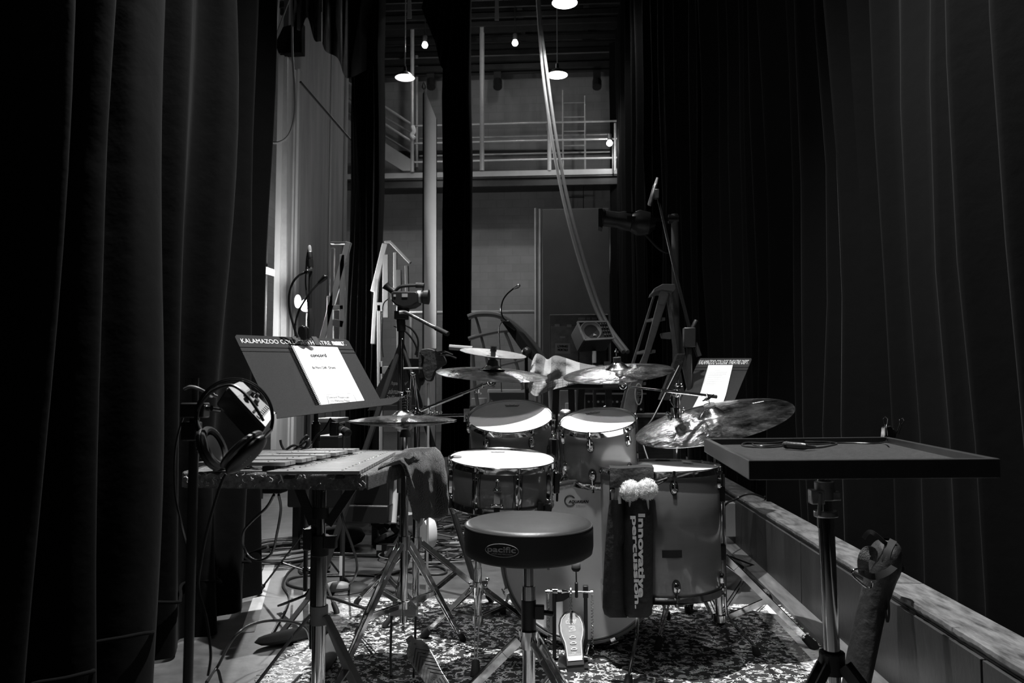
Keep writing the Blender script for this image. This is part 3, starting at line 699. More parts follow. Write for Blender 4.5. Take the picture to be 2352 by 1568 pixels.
MSP = Mtilt(MCL @ V((0, 0, 0.085)), 9.0, -7.0)
cymbal('small pale splash cymbal mounted upside down above the left crash', MSP, 0.132, 0.030, 0.014, 'cymbal_b', inv=True)
g = G(MCL); g.lathe([(0.004, .030), (.018, .030), (.024, .036), (.020, .055), (.012, .060), (.012, .066), (.004, .066)], None, 20); g.lathe([(.004, .066), (.010, .066), (.010, .100), (.004, .100)], None, 14)
part('cymbal_cup', g, M_['rubber'], bs_)
g = G(MCL); g.lathe([(.004, .092), (.013, .092), (.013, .112), (.004, .112)], None, 16); part('top_nut', g, M_['black_gloss'], bs_)
# dark suspended dome above the bell (small bell cymbal)
M2 = Mtilt(MCL @ V((0, 0, .018)), 0, 0)
cymbal('small dark bell shaped cymbal stacked on the left crash', M2, 0.052, 0.035, 0.022)
# arm to the larger tom
g = G(); a = AT(968, 955, 3.2); b = AT(1072, 953, 3.08)
ta = thing('support_rod', 'horizontal chrome rod clamping the larger tom to the boom stand', 'rod', a)
part('rod', g.cyl(a, b, 0.0060, n=12), M_['chrome'], ta)
g = G(); wing(g, AT(994, 950, 3.17), (0, -.2, 1), .8); wing(g, AT(1009, 950, 3.16), (0, -.2, 1), .8); g.box(b, (.02, .03, .05)); part('clamp', g, M_['chrome'], ta, bevel=.002)
# mount between toms
tm = thing('tom_mount', 'chrome tom holder rising from the bass drum between the two rack toms', 'holder', AT(1283, 1110, 3.0))
g = G().cyl(AT(1287, 1112, 3.0), AT(1285, 985, 3.02), .0125, n=16); part('tube', g, M_['chrome'], tm)
g = G()
for yy_, s in ((998, 1.1), (1062, 1.0), (1078, .8)):
    g = G()
    g.cyl(AT(1285, yy_+10, 3.0), AT(1285, yy_-6, 3.0), .019*s, n=14); wing(g, AT(1273, yy_, 2.98), (-1, -.4, 0), .8)
    part('clamp', g, M_['chrome'], tm)
part('cross_rod', G().cyl(AT(1262, 1006, 3.01), AT(1300, 1002, 3.0), .008, n=10), M_['chrome'], tm)
g = G(); g.lathe([(.0001, .004), (.018, .003), (.021, 0), (.018, -.004), (.006, -.006), (.004, -.03)], Mtilt(AT(1299, 944, 3.03), 14), 20)
part('cap', g, M_['brushed'], tm)

# --- middle boom stand
CM = AT(1420, 853, 3.1); K0 = AT(1553, 903, 3.22); K1 = AT(1431, 886, 3.08)
ms = thing('cymbal_stand', 'chrome boom stand behind the floor tom with a long nearly level arm', 'stand', (K0.x, K0.y, 0))
part('pole', G().cyl((K0.x, K0.y, 0.10), (K0.x, K0.y, 0.56), 0.014, n=20).cyl((K0.x, K0.y, 0.55), (K0.x, K0.y, K0.z-.03), .0115, n=20), M_['chrome'], ms)
tripod(ms, (K0.x, K0.y), 0.27, 0.10, [ft2(1511, 1500), ft2(1580, 1412), ft2(1655, 1440)], M_['chrome'], wd=0.02, rub=.014)
g = G(); tilter(g, K0, (.2, 1, 0), .019); g.cyl(K0-V((0, 0, .045)), K0-V((0, 0, .01)), .014, n=12); wing(g, AT(1560, 888, 3.1), (0, 0, 1), 1.1); g.tube(smooth_pts([AT(1543, 905, 3.08), AT(1540, 920, 3.07), AT(1548, 933, 3.07)], 5), .003, 6)
z_ = AT(1553, 948, 3.1); g.cyl(z_-V((0, 0, .02)), z_+V((0, 0, .02)), .020, n=14); wing(g, AT(1540, 955, 3.07), (-1, -.4, 0), 1.1); wing(g, AT(1566, 943, 3.07), (1, -.4, 0), .9)
part('tilter', g, M_['chrome'], ms)
E = AT(1646, 911, 3.20); dk = (E-K1).normalized()
bo = part('boom_arm', G().cyl(K1, K1.lerp(E, .45), .0048, n=12).cyl(K1.lerp(E, .40), K1.lerp(E, .95), .0065, n=12), M_['chrome'], ms)
part('end_cap', G().cyl(K1.lerp(E, .93), E, .0072, n=12), M_['rubber'], bo)
g = G(); tilter(g, K1+V((0, -.008, 0)), (.1, 1, 0), .018); g.cyl(K1, CM+V((0, 0, .06)), .004, n=8)
part('cymbal_tilter', g, M_['chrome'], ms)
MCM = Mtilt(CM+V((0, 0, -.006)), 11.0, 5.0)
cymbal('crash cymbal above the smaller tom, tipped slightly towards the throne', MCM, 0.213, 0.048, 0.028)
g = G(MCM); g.lathe([(.004, .040), (.014, .040), (.015, .046), (.015, .062), (.004, .064)], None, 16); part('felt', g, M_['rubber'], ms)
g = G(); p = MCM @ V((0, 0, .080)); wing(g, p, (0, 0, 1), .55); g.cyl(MCM @ V((0, 0, .06)), MCM @ V((0, 0, .095)), .003, n=6); part('wing_nut', g, M_['chrome'], ms)

# --- ride on right
CRd = AT(1638, 968, 3.08)
rs = thing('cymbal_stand', 'chrome stand right of the floor tom carrying the big tilted ride', 'stand', (AT(1650, 1300, 3.05).x, 3.05, 0))
rx, ry = AT(1650, 1300, 3.05).x, 3.05; rtop = V((rx, ry, .70))
part('pole', G().cyl((rx, ry, .10), (rx, ry, .52), .014, n=18).cyl((rx, ry, .50), rtop, .0115, n=18), M_['chrome'], rs)
tripod(rs, (rx, ry), .315, .09, [ft2(1868, 1496), ft2(1765, 1385), (rx-.05, ry+.42)], M_['chrome'], wd=.024, rub=.018, hubr=.024)
MR = Mtilt(CRd, 10.5, 13.5)
g = G(); tilter(g, rtop, (1, 0, 0), .018); part('tilter', g, M_['chrome'], rs)
part('boom_arm', G().cyl(rtop, MR @ V((0, 0, -.03)), .0065, n=12).cyl(MR @ V((0, 0, -.03)), MR @ V((0, 0, .11)), .0035, n=8), M_['chrome'], rs)
rd = cymbal('big ride cymbal tilted steeply towards the throne, above the tray table corner', MR, 0.299, 0.056, 0.036, name='ride_cymbal')
Mz = MR @ Matrix.Rotation(math.radians(22), 4, 'Z')
lettering('Zildjian', M_['print'], rd, lambda u, v: Mz @ V((.185+u, -.010+v, cymz(math.hypot(.185+u, v-.010), .299, .056)+.0008)), w=.052, h=.014, weight=.02, shear=.2)
g = G(MR); g.lathe([(.004, .053), (.020, .053), (.021, .057), (.021, .063), (.019, .067), (.004, .067)], None, 20).lathe([(.021, .070), (.023, .066)], None, 20); part('felt', g, M_['grey_plastic'], rs)
g = G(MR); wing(g, (0, 0, .085), (0, 0, 1), .7); part('wing_nut', g, M_['chrome'], rs)
g = G(MR); g.tube([(-.022, 0, .088), (0, 0, .092), (.026, .004, .100)], [.003, .006, .002], 8); part('wing_screw', g, M_['black_gloss'], rs)

# --- snare stand
s0 = AT(1098, 1380, 2.86); sx, sy = s0.x, s0.y; sc = MS @ V((0, 0, -.155))
ss = thing('snare_stand', 'chrome snare stand whose basket grips the shallow drum', 'stand', (sx, sy, 0))
part('pole', G().cyl((sx, sy, .10), (sx, sy, .30), .0135, n=18).cyl((sx, sy, .28), (sx, sy, .40), .011, n=18).tube([(sx, sy, .40), (sx+.03, sy-.06, .45), sc], .010, 12), M_['chrome'], ss)
g = G(); 
g.cyl(AT(1098, 1354, 2.86), AT(1098, 1338, 2.86), .021, n=14)
wing(g, AT(1113, 1338, 2.84), (1, -.3, 0), 1.1); wing(g, AT(1083, 1346, 2.84), (-1, -.3, 0), .8)
part('collar', g, M_['chrome'], ss)
tripod(ss, (sx, sy), AT(1098, 1350, 2.86).z, AT(1098, 1420, 2.86).z, [ft2(976, 1470), ft2(1212, 1445), ft2(1092, 1560)], M_['chrome'], wd=.016, rub=.016)
for a in (-150, -30, 90):
    A = math.radians(a); p = [sc, MS @ V((.165*math.cos(A), .165*math.sin(A), -.165)), MS @ V((.184*math.cos(A), .184*math.sin(A), -.130))]
    b = part('basket_arm', G().strap(p, .014, .005), M_['chrome'], ss)
    part('grip', G().box(p[-1], (.02, .02, .03)), M_['rubber'], b, bevel=.004)

# --- kick pedal
kp0 = AT(1309, 1357, 2.80); kx, ky, kz_ = kp0.x, 2.80, kp0.z
kp = thing('kick_pedal', 'bass drum pedal with lettered footboard in front of the bass drum', 'pedal', (kx, 2.72, 0))
Lp, Rp = AT(1273, 1357, 2.80), AT(1345, 1357, 2.80)
g = G(); g.box(((Lp.x), ky, kz_/2+.01), (.013, .018, kz_-.0)); g.box((Rp.x, ky, kz_/2+.01), (.013, .018, kz_)); g.box((Rp.x, ky, kz_), (.018, .024, .04))
part('post', g, M_['dark_metal'], kp, bevel=.002)
g = G().prism([(Lp.x, ky-.006, kz_+.005), (Lp.x+.06, ky-.006, kz_+.005), (Lp.x+.055, ky-.006, kz_-.018), (Lp.x+.03, ky-.006, kz_-.034), (Lp.x, ky-.006, kz_-.038)], (0, .012, 0)); part('gusset', g, M_['dark_metal'], kp, bevel=.002)
g = G().cyl((Lp.x-.03, ky-.012, kz_), (Rp.x+.025, ky-.012, kz_), .0035, n=10).cyl((Lp.x-.006, ky-.012, kz_+.002), (Lp.x+.012, ky-.012, kz_+.002), .009, n=14).cyl((Lp.x+.026, ky-.012, kz_+.002), (Lp.x+.050, ky-.012, kz_+.002), .009, .004, n=14)
part('axle', g, M_['chrome'], kp)
cx_ = AT(1311, 1350, 2.78).x
g = G(); g.lathe([(.012, -.004), (.018, -.004), (.018, .004), (.012, .004)], frame((cx_, ky-.012, kz_), (1, 0, 0)), 18)
for i in range(7):
    for s in (-.003, .003):
        a = PI*.5+PI*.5*i/6; g.box((cx_+s, ky-.012+.020*math.cos(a), kz_+.020*math.sin(a)), (.003, .005, .005))
part('sprocket', g, M_['brushed'], kp)
g = G(); zt0 = kz_; ztb = AT(1310, 1400, 2.78).z
for i in range(10): g.ring(frame((cx_, ky-.034, kz_-.004-(kz_-ztb-.002)*i/9), (1, 0, 0) if i % 2 else (0, 1, 0)), .0042, .0014, 10, 4)
part('chain', g, M_['brushed'], kp)
g = G(); bxx = AT(1324, 1355, 2.78).x; g.box((bxx, ky-.014, kz_-.002+.010), (.011, .020, .052)); cm = part('cam', g, M_['black'], kp, bevel=.004)
g = G(); bt = AT(1323, 1301, 2.80); g.cyl((bxx, ky-.014, kz_+.03), bt, .0028, n=8); part('beater_rod', g, M_['chrome'], kp)
g = G(); g.lathe([(.0001, -.0155), (.010, -.0145), (.0145, -.009), (.0155, 0), (.0155, .012), (.013, .017), (.0001, .019)], Matrix.Translation(bt), 24)
bt_ = part('beater', g, M_['grey_plastic'], kp)
g = G().lathe([(.0001, -.0162), (.010, -.0152), (.0152, -.009), (.0160, -.003), (.0156, -.002)], Matrix.Translation(bt), 24); part('beater_pad', g, M_['rubber'], bt_)
for nm, px in (('spring', Rp.x+.022), ('spring', Lp.x-.020)):
    g = G(); 
    pts = [V((px+.004*math.cos(t), ky+.004*math.sin(t), .045+(kz_-.075)*t/(2*PI*16))) for t in [2*PI*16*i/160 for i in range(161)]]
    g.tube(pts, .0010, 4); g.cyl((px, ky, kz_-.002), (px, ky, kz_-.03), .002, n=6).box((px, ky, kz_-.002), (.010, .012, .016)); part(nm, g, M_['chrome'], kp)
P0, P1 = AT(1309, 1404, 2.79), ON(1323, 1533, .022)
d = (P1-P0); Lk = d.length; d.normalize(); nK = V((1, 0, 0)).cross(d).normalized()
if nK.z < 0: nK = -nK
sK = d.cross(nK).normalized()
if sK.x < 0: sK = -sK
def kb(u, v, h=0): return P0+d*(u*Lk)+sK*v+nK*h
def outl(k=1.0, a=0, b=1): 
    pr = [(.0, .006), (.03, .018), (.12, .032), (.25, .039), (.38, .040), (.5, .036), (.62, .029), (.75, .027), (.88, .026), (.97, .026)]
    pr = [(a+(b-a)*u, v*k) for u, v in pr]; return pr
pr = outl(1.12, -.02, .99)
g = G().prism([kb(u, v) for u, v in pr]+[kb(u, -v) for u, v in pr[::-1]], -nK*.006); fbp = part('footboard', g, M_['dark_metal'], kp, bevel=.001)
pr = outl(.98, .02, .88)
g = G().prism([kb(u, v, .0015) for u, v in pr]+[kb(u, -v, .0015) for u, v in pr[::-1]], -nK*.0016); part('badge_plate', g, mat('grey_enamel', .34, .45, vary=.15, scale=30), fbp)
g = G(); pr = outl(.93, .03, .87)
g.tube([kb(u, v, .0022) for u, v in pr[1:]], .0018, 5); g.tube([kb(u, -v, .0022) for u, v in pr[1:]], .0018, 5); g.prism([kb(.80, .024, .002), kb(.88, .024, .002), kb(.88, -.024, .002), kb(.80, -.024, .002)], nK*.0004)
part('outline', g, M_['print'], fbp)
lettering('dw', M_['print'], fbp, lambda u, v: kb(.23, -.018+u, .0022)-d*v, w=.036, h=.020, weight=.03)
lettering('3', M_['print'], fbp, lambda u, v: kb(.37, -.009+u, .0022)-d*v, w=.020, h=.018, weight=.03)
g = G()
for i in range(3):
    u = .45+.105*i
    g.tube([kb(u+.022+.028*math.cos(PI/2+2*PI*k/3+.3*s)*0-.030*math.cos(2*PI*k/3+s)*.75, .0105*math.sin(2*PI*k/3+s), .0022) for k in range(3) for s in (-.35, 0, .35)], .0018, 5, closed=True)
part('triangle_mark', g, M_['print'], fbp)
lettering('The', M_['print'], fbp, lambda u, v: kb(.76, -.008+u, .0022)-d*v, w=.014, h=.007, shear=.3)
lettering('drummer\'s choice', M_['print'], fbp, lambda u, v: kb(.79, -.020+u, .0022)-d*v, w=.040, h=.007)
part('heel_plate', G().prism([kb(1.0, .028, 0), kb(1.17, .024, -.004), kb(1.2, .010, -.005), kb(1.2, -.010, -.005), kb(1.17, -.024, -.004), kb(1.0, -.028, 0)], -nK*.005), M_['dark_metal'], kp)
g = G(); c = ON(1352, 1500, .04); g.cyl(c-V((.01, 0, .01)), c+V((0, 0, .03)), .005, n=8).tube([c+V((-.02, -.02, 0)), c+V((0, -.005, -.008)), c+V((.022, -.015, .010))], [.008, .005, .007], 8).cyl(c-V((.03, 0, .02)), c+V((.01, 0, -.02)), .004)
part('hoop_clamp', g, M_['chrome'], kp)
part('base_plate', G().box((kx+.01, 2.76, .014), (.10, .13, .006)), M_['dark_metal'], kp)

# --- throne
tc_ = AT(1214, 1209, 2.10); tx, ty = tc_.x, tc_.y; TZ = tc_.z+.028
tn = thing('drum_throne', 'round black vinyl drum stool in the foreground', 'stool', (tx, ty, 0))
Rt = .163
MTt = Mtilt((tx, ty, TZ), 1.5, 0)
pr = [(.0001, -.008), (Rt*.4, -.0078), (Rt*.75, -.0090), (Rt*.92, -.0125), (Rt*.985, -.016), (Rt+.001, -.021), (Rt+.003, -.024)]
part('seat_top', G().lathe(pr, MTt, 96), M_['leather'], tn, smooth=80)
part('seat_side', G().lathe([(Rt+.003, -.022), (Rt+.005, -.030), (Rt+.005, -.075), (Rt+.002, -.092), (Rt-.010, -.100), (.0001, -.102)], MTt, 96), mat('black_velour_side', .010, .75), tn, smooth=60)
part('piping', G(MTt).lathe([(Rt+.002+.0022*math.cos(a), -.0215+.0022*math.sin(a)) for a in [2*PI*i/6 for i in range(7)]], None, 96), M_['leather'], tn)
def seatwrap(px, py, e=.0072):
    n = Rt+e; dd = ray(px, py); o_ = CAM-V((tx, ty, 0)); a = dd.x**2+dd.y**2; b = 2*(o_.x*dd.x+o_.y*dd.y); c = o_.x**2+o_.y**2-n*n
    t = (-b-math.sqrt(b*b-4*a*c))/(2*a); return CAM+dd*t
lettering('pacific', M_['frame_grey'], tn, lambda u, v: seatwrap(1120+u*64+v*0, 1270.5-v*17+u*3.5), w=1, h=1, weight=.02)
lettering('DRUMS AND PERCUSSION', M_['frame_grey'], tn, lambda u, v: seatwrap(1129+u*48, 1272.5-v*3+u*3, .0074), w=1, h=1)
g = G().tube([seatwrap(1153+38*math.cos(a)-0*math.sin(a), 1264+15*math.sin(a)+2.5*math.cos(a)) for a in [2*PI*i/48 for i in range(48)]], .0006, 5, closed=True)
part('oval_mark', g, M_['frame_grey'], tn)
bp = part('post', G().cyl((tx, ty, .12), (tx, ty, .36), .0165, n=20).cyl((tx, ty, .34), (tx, ty, TZ-.10), .013, n=20), M_['chrome'], tn)
part('collar', G().cyl((tx, ty, .30), (tx, ty, .385), .019, n=20).box((tx+.028, ty-.005, .355), (.025, .018, .035)).cyl((tx+.03, ty-.005, .355), (tx+.065, ty-.01, .352), .007, n=8), M_['dark_metal'], tn, bevel=.002)
part('ring', G().cyl((tx, ty, .385), (tx, ty, .42), .018, n=18), M_['chrome'], tn)
part('clamp', G().cyl((tx, ty, TZ-.125), (tx, ty, TZ-.10), .020, n=18).beam((tx+.01, ty-.01, TZ-.112), (tx+.052, ty-.01, TZ-.112), .010, .010).beam((tx+.05, ty-.01, TZ-.108), (tx+.052, ty-.01, TZ-.135), .012, .006), M_['chrome'], tn)
tripod(tn, (tx, ty), .285, .12, [(tx-.30, ty-.07), (tx+.22, ty-.26), (tx+.12, ty+.27)], M_['chrome'], wd=.022, th=.004, hubr=.026, rub=.02)

# --- stick bag and sticks
Yb = 2.612
def SB(px, py, e=0): return AT(px, py, Yb-e)
sb = thing('stick_bag', 'black stick bag with white lettering hanging on the front of the floor tom', 'bag', SB(1443, 1420))
def pouch(outline, th, nm, lab=None):
    'outline: list of (py, pxl, pxr); rounded front'
    rows = []
    for py, a, b in outline:
        row = []
        for j in range(13):
            f = j/12; px = a+(b-a)*f; e = th*math.sin(PI*f)**0.6*(0.85+0.12*noise.noise(V((px*.03, py*.015, 2))))+.003*noise.noise(V((px*.06, py*.03, 0)))
            row.append(SB(px, py, e))
        rows.append(row)
    g = G(); g.grid(rows); back = [[SB(a+(b-a)*j/12, py, -.004) for j in range(13)] for py, a, b in outline]
    g.grid([r[::-1] for r in back]); g.grid([[r[0], q[0]] for r, q in zip(rows, back)]); g.grid([[r[-1], q[-1]] for r, q in zip(rows, back)]); g.grid([rows[0], back[0]]); g.grid([rows[-1], back[-1]])
    return part(nm, g, M_['bag'], sb, lab, smooth=50)
pouch([(1148, 1400, 1436), (1180, 1396, 1436), (1240, 1391, 1440), (1256, 1390, 1432), (1300, 1387, 1436), (1350, 1385, 1438), (1395, 1384, 1440), (1410, 1388, 1440), (1418, 1400, 1440)], .030, 'pocket')
pr = pouch([(1142, 1432, 1502), (1200, 1431, 1501), (1300, 1430, 1500), (1380, 1430, 1499), (1408, 1432, 1498), (1418, 1445, 1488)], .045, 'pocket')
rows = []
for i in range(7):
    t = i/6; py = 1074+t*46
    rows.append([SB(1401+j*8.4, py+(0 if i else 1.5*math.sin(j*.5)), .022+.006*math.sin(j*.6+t)+.012*math.sin(t*PI/2)) for j in range(13)])
rows.insert(0, [p+V((0, .05, .004)) for p in rows[0]])
part('flap', G().grid(rows), M_['bag'], sb, smooth=60)
part('back_panel', G().prism([SB(1400, 1085), SB(1502, 1085), SB(1502, 1150), SB(1400, 1150)], (0, .006, 0)), M_['bag'], sb)
st_ = G().tube(smooth_pts([SB(1500, 1108, .02), SB(1515, 1104, .03), SB(1532, 1098, .02)], 4), .004, 6).tube([SB(1500, 1118, .02), SB(1531, 1102, .02)], .003, 6); part('strap', st_, M_['bag'], sb)
def bw(px, py):
    f = (px-1430)/70; f = min(max(f, .05), .95); return SB(px, py, .045*math.sin(PI*f)**0.6*.97+.0030)
lettering('Innovative', M_['print'], sb, lambda u, v: bw(1466.5+v*14.5, 1181+u*189), w=1, h=1, weight=.035)
lettering('percussion.', M_['print'], sb, lambda u, v: bw(1448+v*14.5+u*7, 1186+u*210), w=1, h=1, weight=.035)
def fluffy(px, py, r, label, seed):
    c = SB(px, py, .032); g = G(); rnd = random.Random(seed); rows = []
    for i in range(19):
        row = []
        for j in range(25):
            a = 2*PI*(j % 24)/24; b = PI*i/18; n_ = V((math.sin(b)*math.cos(a), math.sin(b)*math.sin(a), math.cos(b)))
            k = r*(1+.20*noise.noise(n_*2.6+V((seed, 0, 0)))+.10*noise.noise(n_*7)); row.append(c+n_*k)
        rows.append(row)
    g.grid(rows)
    ml = thing('fluffy_mallet', label, 'mallet', c, 'fluffy mallets in the stick bag')
    hd = part('fluffy_head', g, M_['felt'], ml, smooth=180)
    g = G()
    for i in range(1500):
        n_ = V((rnd.gauss(0, 1), rnd.gauss(0, 1), rnd.gauss(0, 1))).normalized(); k = r*(1+.18*noise.noise(n_*2.6+V((seed, 0, 0))))
        p = c+n_*k*.95; tdir = n_.orthogonal(); tdir.rotate(Matrix.Rotation(rnd.uniform(0, 6.3), 3, n_))
        q = p+n_*rnd.uniform(.002, .006)+tdir*rnd.uniform(.003, .009); r_ = q+tdir*.004+V((0, 0, -.001))
        g.tube([p, q, r_], [.0006, .0005, .0002], 3, cap=False)
    part('fleece_strands', g, M_['felt'], hd, kind='stuff')
    part('shaft', G().cyl(c, c+V((0.003, .016, -.10)), .0055, n=10), M_['stick'], ml)
fluffy(1447, 1126, .0285, 'left one of two fluffy white mallet heads poking out of the stick bag', 1)
fluffy(1486, 1123, .0290, 'right one of two fluffy white mallet heads poking out of the stick bag', 5)
def stick(pxa, pya, pxb, pyb, e, label, g_='drumsticks in the stick bag'):
    a, b = SB(pxa, pya, e), SB(pxb, pyb, e); t = thing('drumstick', label, 'drumstick', b, g_)
    d = (b-a).normalized()
    part('stick_body', G().tube([a+d*.004, a+d*.012, a+d*.04, b], [.0028, .0035, .0060, .0070], 12), M_['stick'], t)
    part('tip', G().ball(a, .0062, 10, (1, 1, 1.2)), M_['stick'], t)
stick(1416, 1103, 1414, 1156, .013, 'left drumstick tip in the smaller pocket of the stick bag')
stick(1419, 1102, 1423, 1156, .019, 'right drumstick tip in the smaller pocket of the stick bag')
c = SB(1407, 1128, .016); t = thing('ball_mallet', 'small round headed mallet in the smaller pocket of the stick bag', 'mallet', c)
part('ball', G().ball(c, .0075, 10, (1.2, 1, .9)), M_['grey_plastic'], t); part('shaft', G().cyl(c, c+V((.002, .006, -.04)), .005, n=8), M_['stick'], t)
# ================================================================== FOREGROUND RIGHT: tray table
ZT = .80
c4 = [ON(1720, 1057, ZT), ON(2297, 1053, ZT), ON(2040, 1003, ZT), ON(1617, 1007, ZT)]
ctr = sum(c4, V())/4
tt = thing('tray_table', 'black rimmed tray on a chrome stand at right, a coiled cable lying in it', 'table', (ctr.x, ctr.y, 0))
M_['tray'] = mat('black_satin_paint', .030, .33, vary=.2, scale=30)
def inset(p, k): return p+(ctr-p)*k/(ctr-p).length
for i in range(4):
    a, b = c4[i], c4[(i+1) % 4]; ia, ib = inset(a, .020), inset(b, .020)
    part('side_board', G().prism([a, b, ib, ia], (0, 0, -.034)), M_['tray'], tt, smooth=0, bevel=.0014)
ins = [inset(p, .019)-V((0, 0, .018)) for p in c4]
part('base_panel', G().prism(ins, (0, 0, -.014)), M_['tray'], tt, smooth=0)
part('felt_lining', G().prism([p+V((0, 0, .003)) for p in ins], (0, 0, -.0025)), mat('dusty_felt', .035, .95, vary=.55, scale=90, bump=1, bscale=300), tt, smooth=0)
px_ = ON(1893, 1120, .76); sx_, sy_ = AT(1893, 1090, 1.76).x, 1.76
part('mount_flange', G().cyl((sx_, sy_, ZT-.034), (sx_, sy_, ZT-.055), .03, n=20).box((sx_-.045, sy_, ZT-.050), (.02, .014, .022)), M_['brushed'], tt)
lean = AT(1912, 1500, 1.76)
pb_, pt_ = V((lean.x, sy_, .30)), V((sx_, sy_, ZT-.05))
def on_pole(z): return pb_+(pt_-pb_)*((z-pb_.z)/(pt_.z-pb_.z))
part('upper_pole', G().cyl(on_pole(.60), pt_, .0145, n=20), M_['chrome'], tt)
part('pole', G().cyl(on_pole(.10), on_pole(.645), .0165, n=24).cyl(on_pole(.632), on_pole(.655), .0185, n=24), M_['chrome'], tt)
g = G().cyl(on_pole(.655), on_pole(.668), .025, n=20).cyl(on_pole(.690), on_pole(.730), .021, n=20).box(on_pole(.698)+V((-.02, -.006, 0)), (.028, .028, .030)).cyl(on_pole(.668)+V((-.02, -.02, -.01)), on_pole(.70)+V((-.016, -.02, .008)), .004).box(on_pole(.700)+V((.006, 0, 0)), (.045, .034, .018))
part('height_clamp', g, M_['brushed'], tt, bevel=.002)
q = on_pole(.36)
part('rubber_ring', G().ring(frame(on_pole(.372), (0, 0, 1)), .021, .005, 24, 8), M_['rubber'], tt)
tripod(tt, (q.x, q.y), .352, .16, [(q.x-.27, q.y-.20), (q.x+.24, q.y-.22), (q.x-.02, q.y+.32)], M_['dark_metal'], wd=.024, th=.005, hubr=.026)
# coil of cable with plug
ck = thing('microphone_cable', 'thin black cable with metal plug coiled in the tray', 'cable', ON(1800, 1022, ZT-.012))
zf = ZT-.013
def onT(px, py, dz=0): return ON(px, py, zf+dz)
pts = [onT(1802, 1024), onT(1760, 1027), onT(1715, 1025), onT(1704, 1021), onT(1718, 1016, .003), (onT(1760, 1018, .004)), onT(1800, 1014, .004), onT(1825, 1010, .004), onT(1780, 1011, .002), onT(1735, 1014, .001), onT(1728, 1019), onT(1745, 1024), onT(1790, 1021, .002), onT(1830, 1018, .004), onT(1880, 1020), onT(1920, 1017), onT(1960, 1017), onT(2000, 1018), onT(2022, 1017), onT(2034, 1014, .006), onT(2038, 1010, .016)]
part('cable_run', G().tube(smooth_pts(pts, 8), .0021, 6), M_['cable'], ck)
pts = [onT(1870, 1028), onT(1892, 1026), onT(1922, 1019), onT(1905, 1015, .003), onT(1860, 1014, .004), onT(1800, 1012, .003), onT(1750, 1016)]
part('cable_run', G().tube(smooth_pts(pts, 6), .0021, 6), M_['cable'], ck)
a, b = onT(1800, 1021, .009), onT(1848, 1025, .008); e = onT(1872, 1027, .005)
pg = part('plug', G().tube([a, a.lerp(b, .1), b.lerp(a, .1), b, b.lerp(e, .3), e], [.0065, .0085, .0085, .0080, .0055, .0035], 16), mat('gunmetal', .12, .3, .8), ck)
part('ring', G().cyl(a.lerp(b, .12), a.lerp(b, .24), .0089, n=16), M_['rubber'], pg)
# spring clip on the far rim
cc = ON(2042, 1003, ZT)
bc = thing('binder_clip', 'black spring clip with two wire handles gripping the far corner of the tray', 'clip', cc)
part('clip_body', G().prism([cc+V((-.012, 0, -.008)), cc+V((.020, .004, -.002)), cc+V((.022, .004, .014)), cc+V((.006, 0, .030)), cc+V((-.008, 0, .026))], (0, .03, 0)), M_['black_gloss'], bc, bevel=.002)
for (ax_, ay_, bx_, by_) in ((2036, 1000, 2034, 962), (2062, 996, 2072, 965)):
    A, B = AT(ax_, ay_, cc.y-.005), AT(bx_, by_, cc.y-.005); u = (B-A).normalized(); s = V((u.z, 0, -u.x))
    part('wire_handle', G().tube([A-s*.003, A-s*.002+u*.025, B-s*.006, B+u*.006, B+s*.006, A+s*.002+u*.025, A+s*.003], .0013, 6), M_['chrome'], bc)
# ---- long bag leaning on the kerb wall
BY = 2.46
lb = thing('leaning_bag', 'dark cloth sleeve with webbing loops leaning on the low kerb wall at right', 'bag', (.80, BY, 0))
cs = [(V((.80, BY-.02, .0)), .030, .035), (V((.81, BY-.02, .015)), .048, .042), (V((.845, BY-.01, .15)), .052, .042), (V((.880, BY, .28)), .052, .042), (V((.905, BY, .36)), .058, .045), (V((.915, BY, .40)), .066, .050), (V((.925, BY, .45)), .060, .046), (V((.93, BY, .475)), .045, .035), (V((.93, BY, .487)), .020, .016)]
rows = []
for i, (c, a, b) in enumerate([(c, a, b) for c, a, b in cs]):
    rows.append([c+V((a*.72*math.cos(t)*(1+.10*noise.noise(V((math.cos(t)*2, math.sin(t)*2, i*.7)))), b*1.25*math.sin(t)*(1+.16*noise.noise(V((math.cos(t)*2, i*.6, 4)))), 0)) for t in [2*PI*j/28 for j in range(29)]])
rr = []
for j in range(29): rr.append(smooth_pts([r[j] for r in rows], 4))
part('sleeve', G().grid(rr), M_['bag'], lb, smooth=80)
M_['webbing'] = mat('ribbed_webbing', .05, .7, vary=.3, scale=120, bump=.6, bscale=300)
def strapw(pts, w_, nm, m='webbing', up=(0, 0, 1)):
    P = smooth_pts(pts, 5); g = G(); rows = []
    for i, p in enumerate(P):
        t = (P[min(i+1, len(P)-1)]-P[max(i-1, 0)]).normalized(); s = t.cross(V((-.55, -1, .1))).normalized(); n_ = s.cross(t).normalized()
        rows.append([p+s*w_/2+n_*.001, p-s*w_/2+n_*.001, p-s*w_/2-n_*.001, p+s*w_/2-n_*.001, p+s*w_/2+n_*.001])
    g.grid(rows); return part(nm, g, M_[m], lb, smooth=60)
Yb2 = BY-.07
strapw([AT(1985, 1318, Yb2+.00), AT(1982, 1290, Yb2-.01), AT(1990, 1268, Yb2-.01), AT(2003, 1268, Yb2), AT(2000, 1285, Yb2+.01)], .030, 'webbing_loop')
strapw([AT(1978, 1312, Yb2-.01), AT(2005, 1324, Yb2-.02), AT(2035, 1315, Yb2-.015), AT(2055, 1300, Yb2+.01), AT(2066, 1290, Yb2+.05)], .018, 'belt', 'rubber')
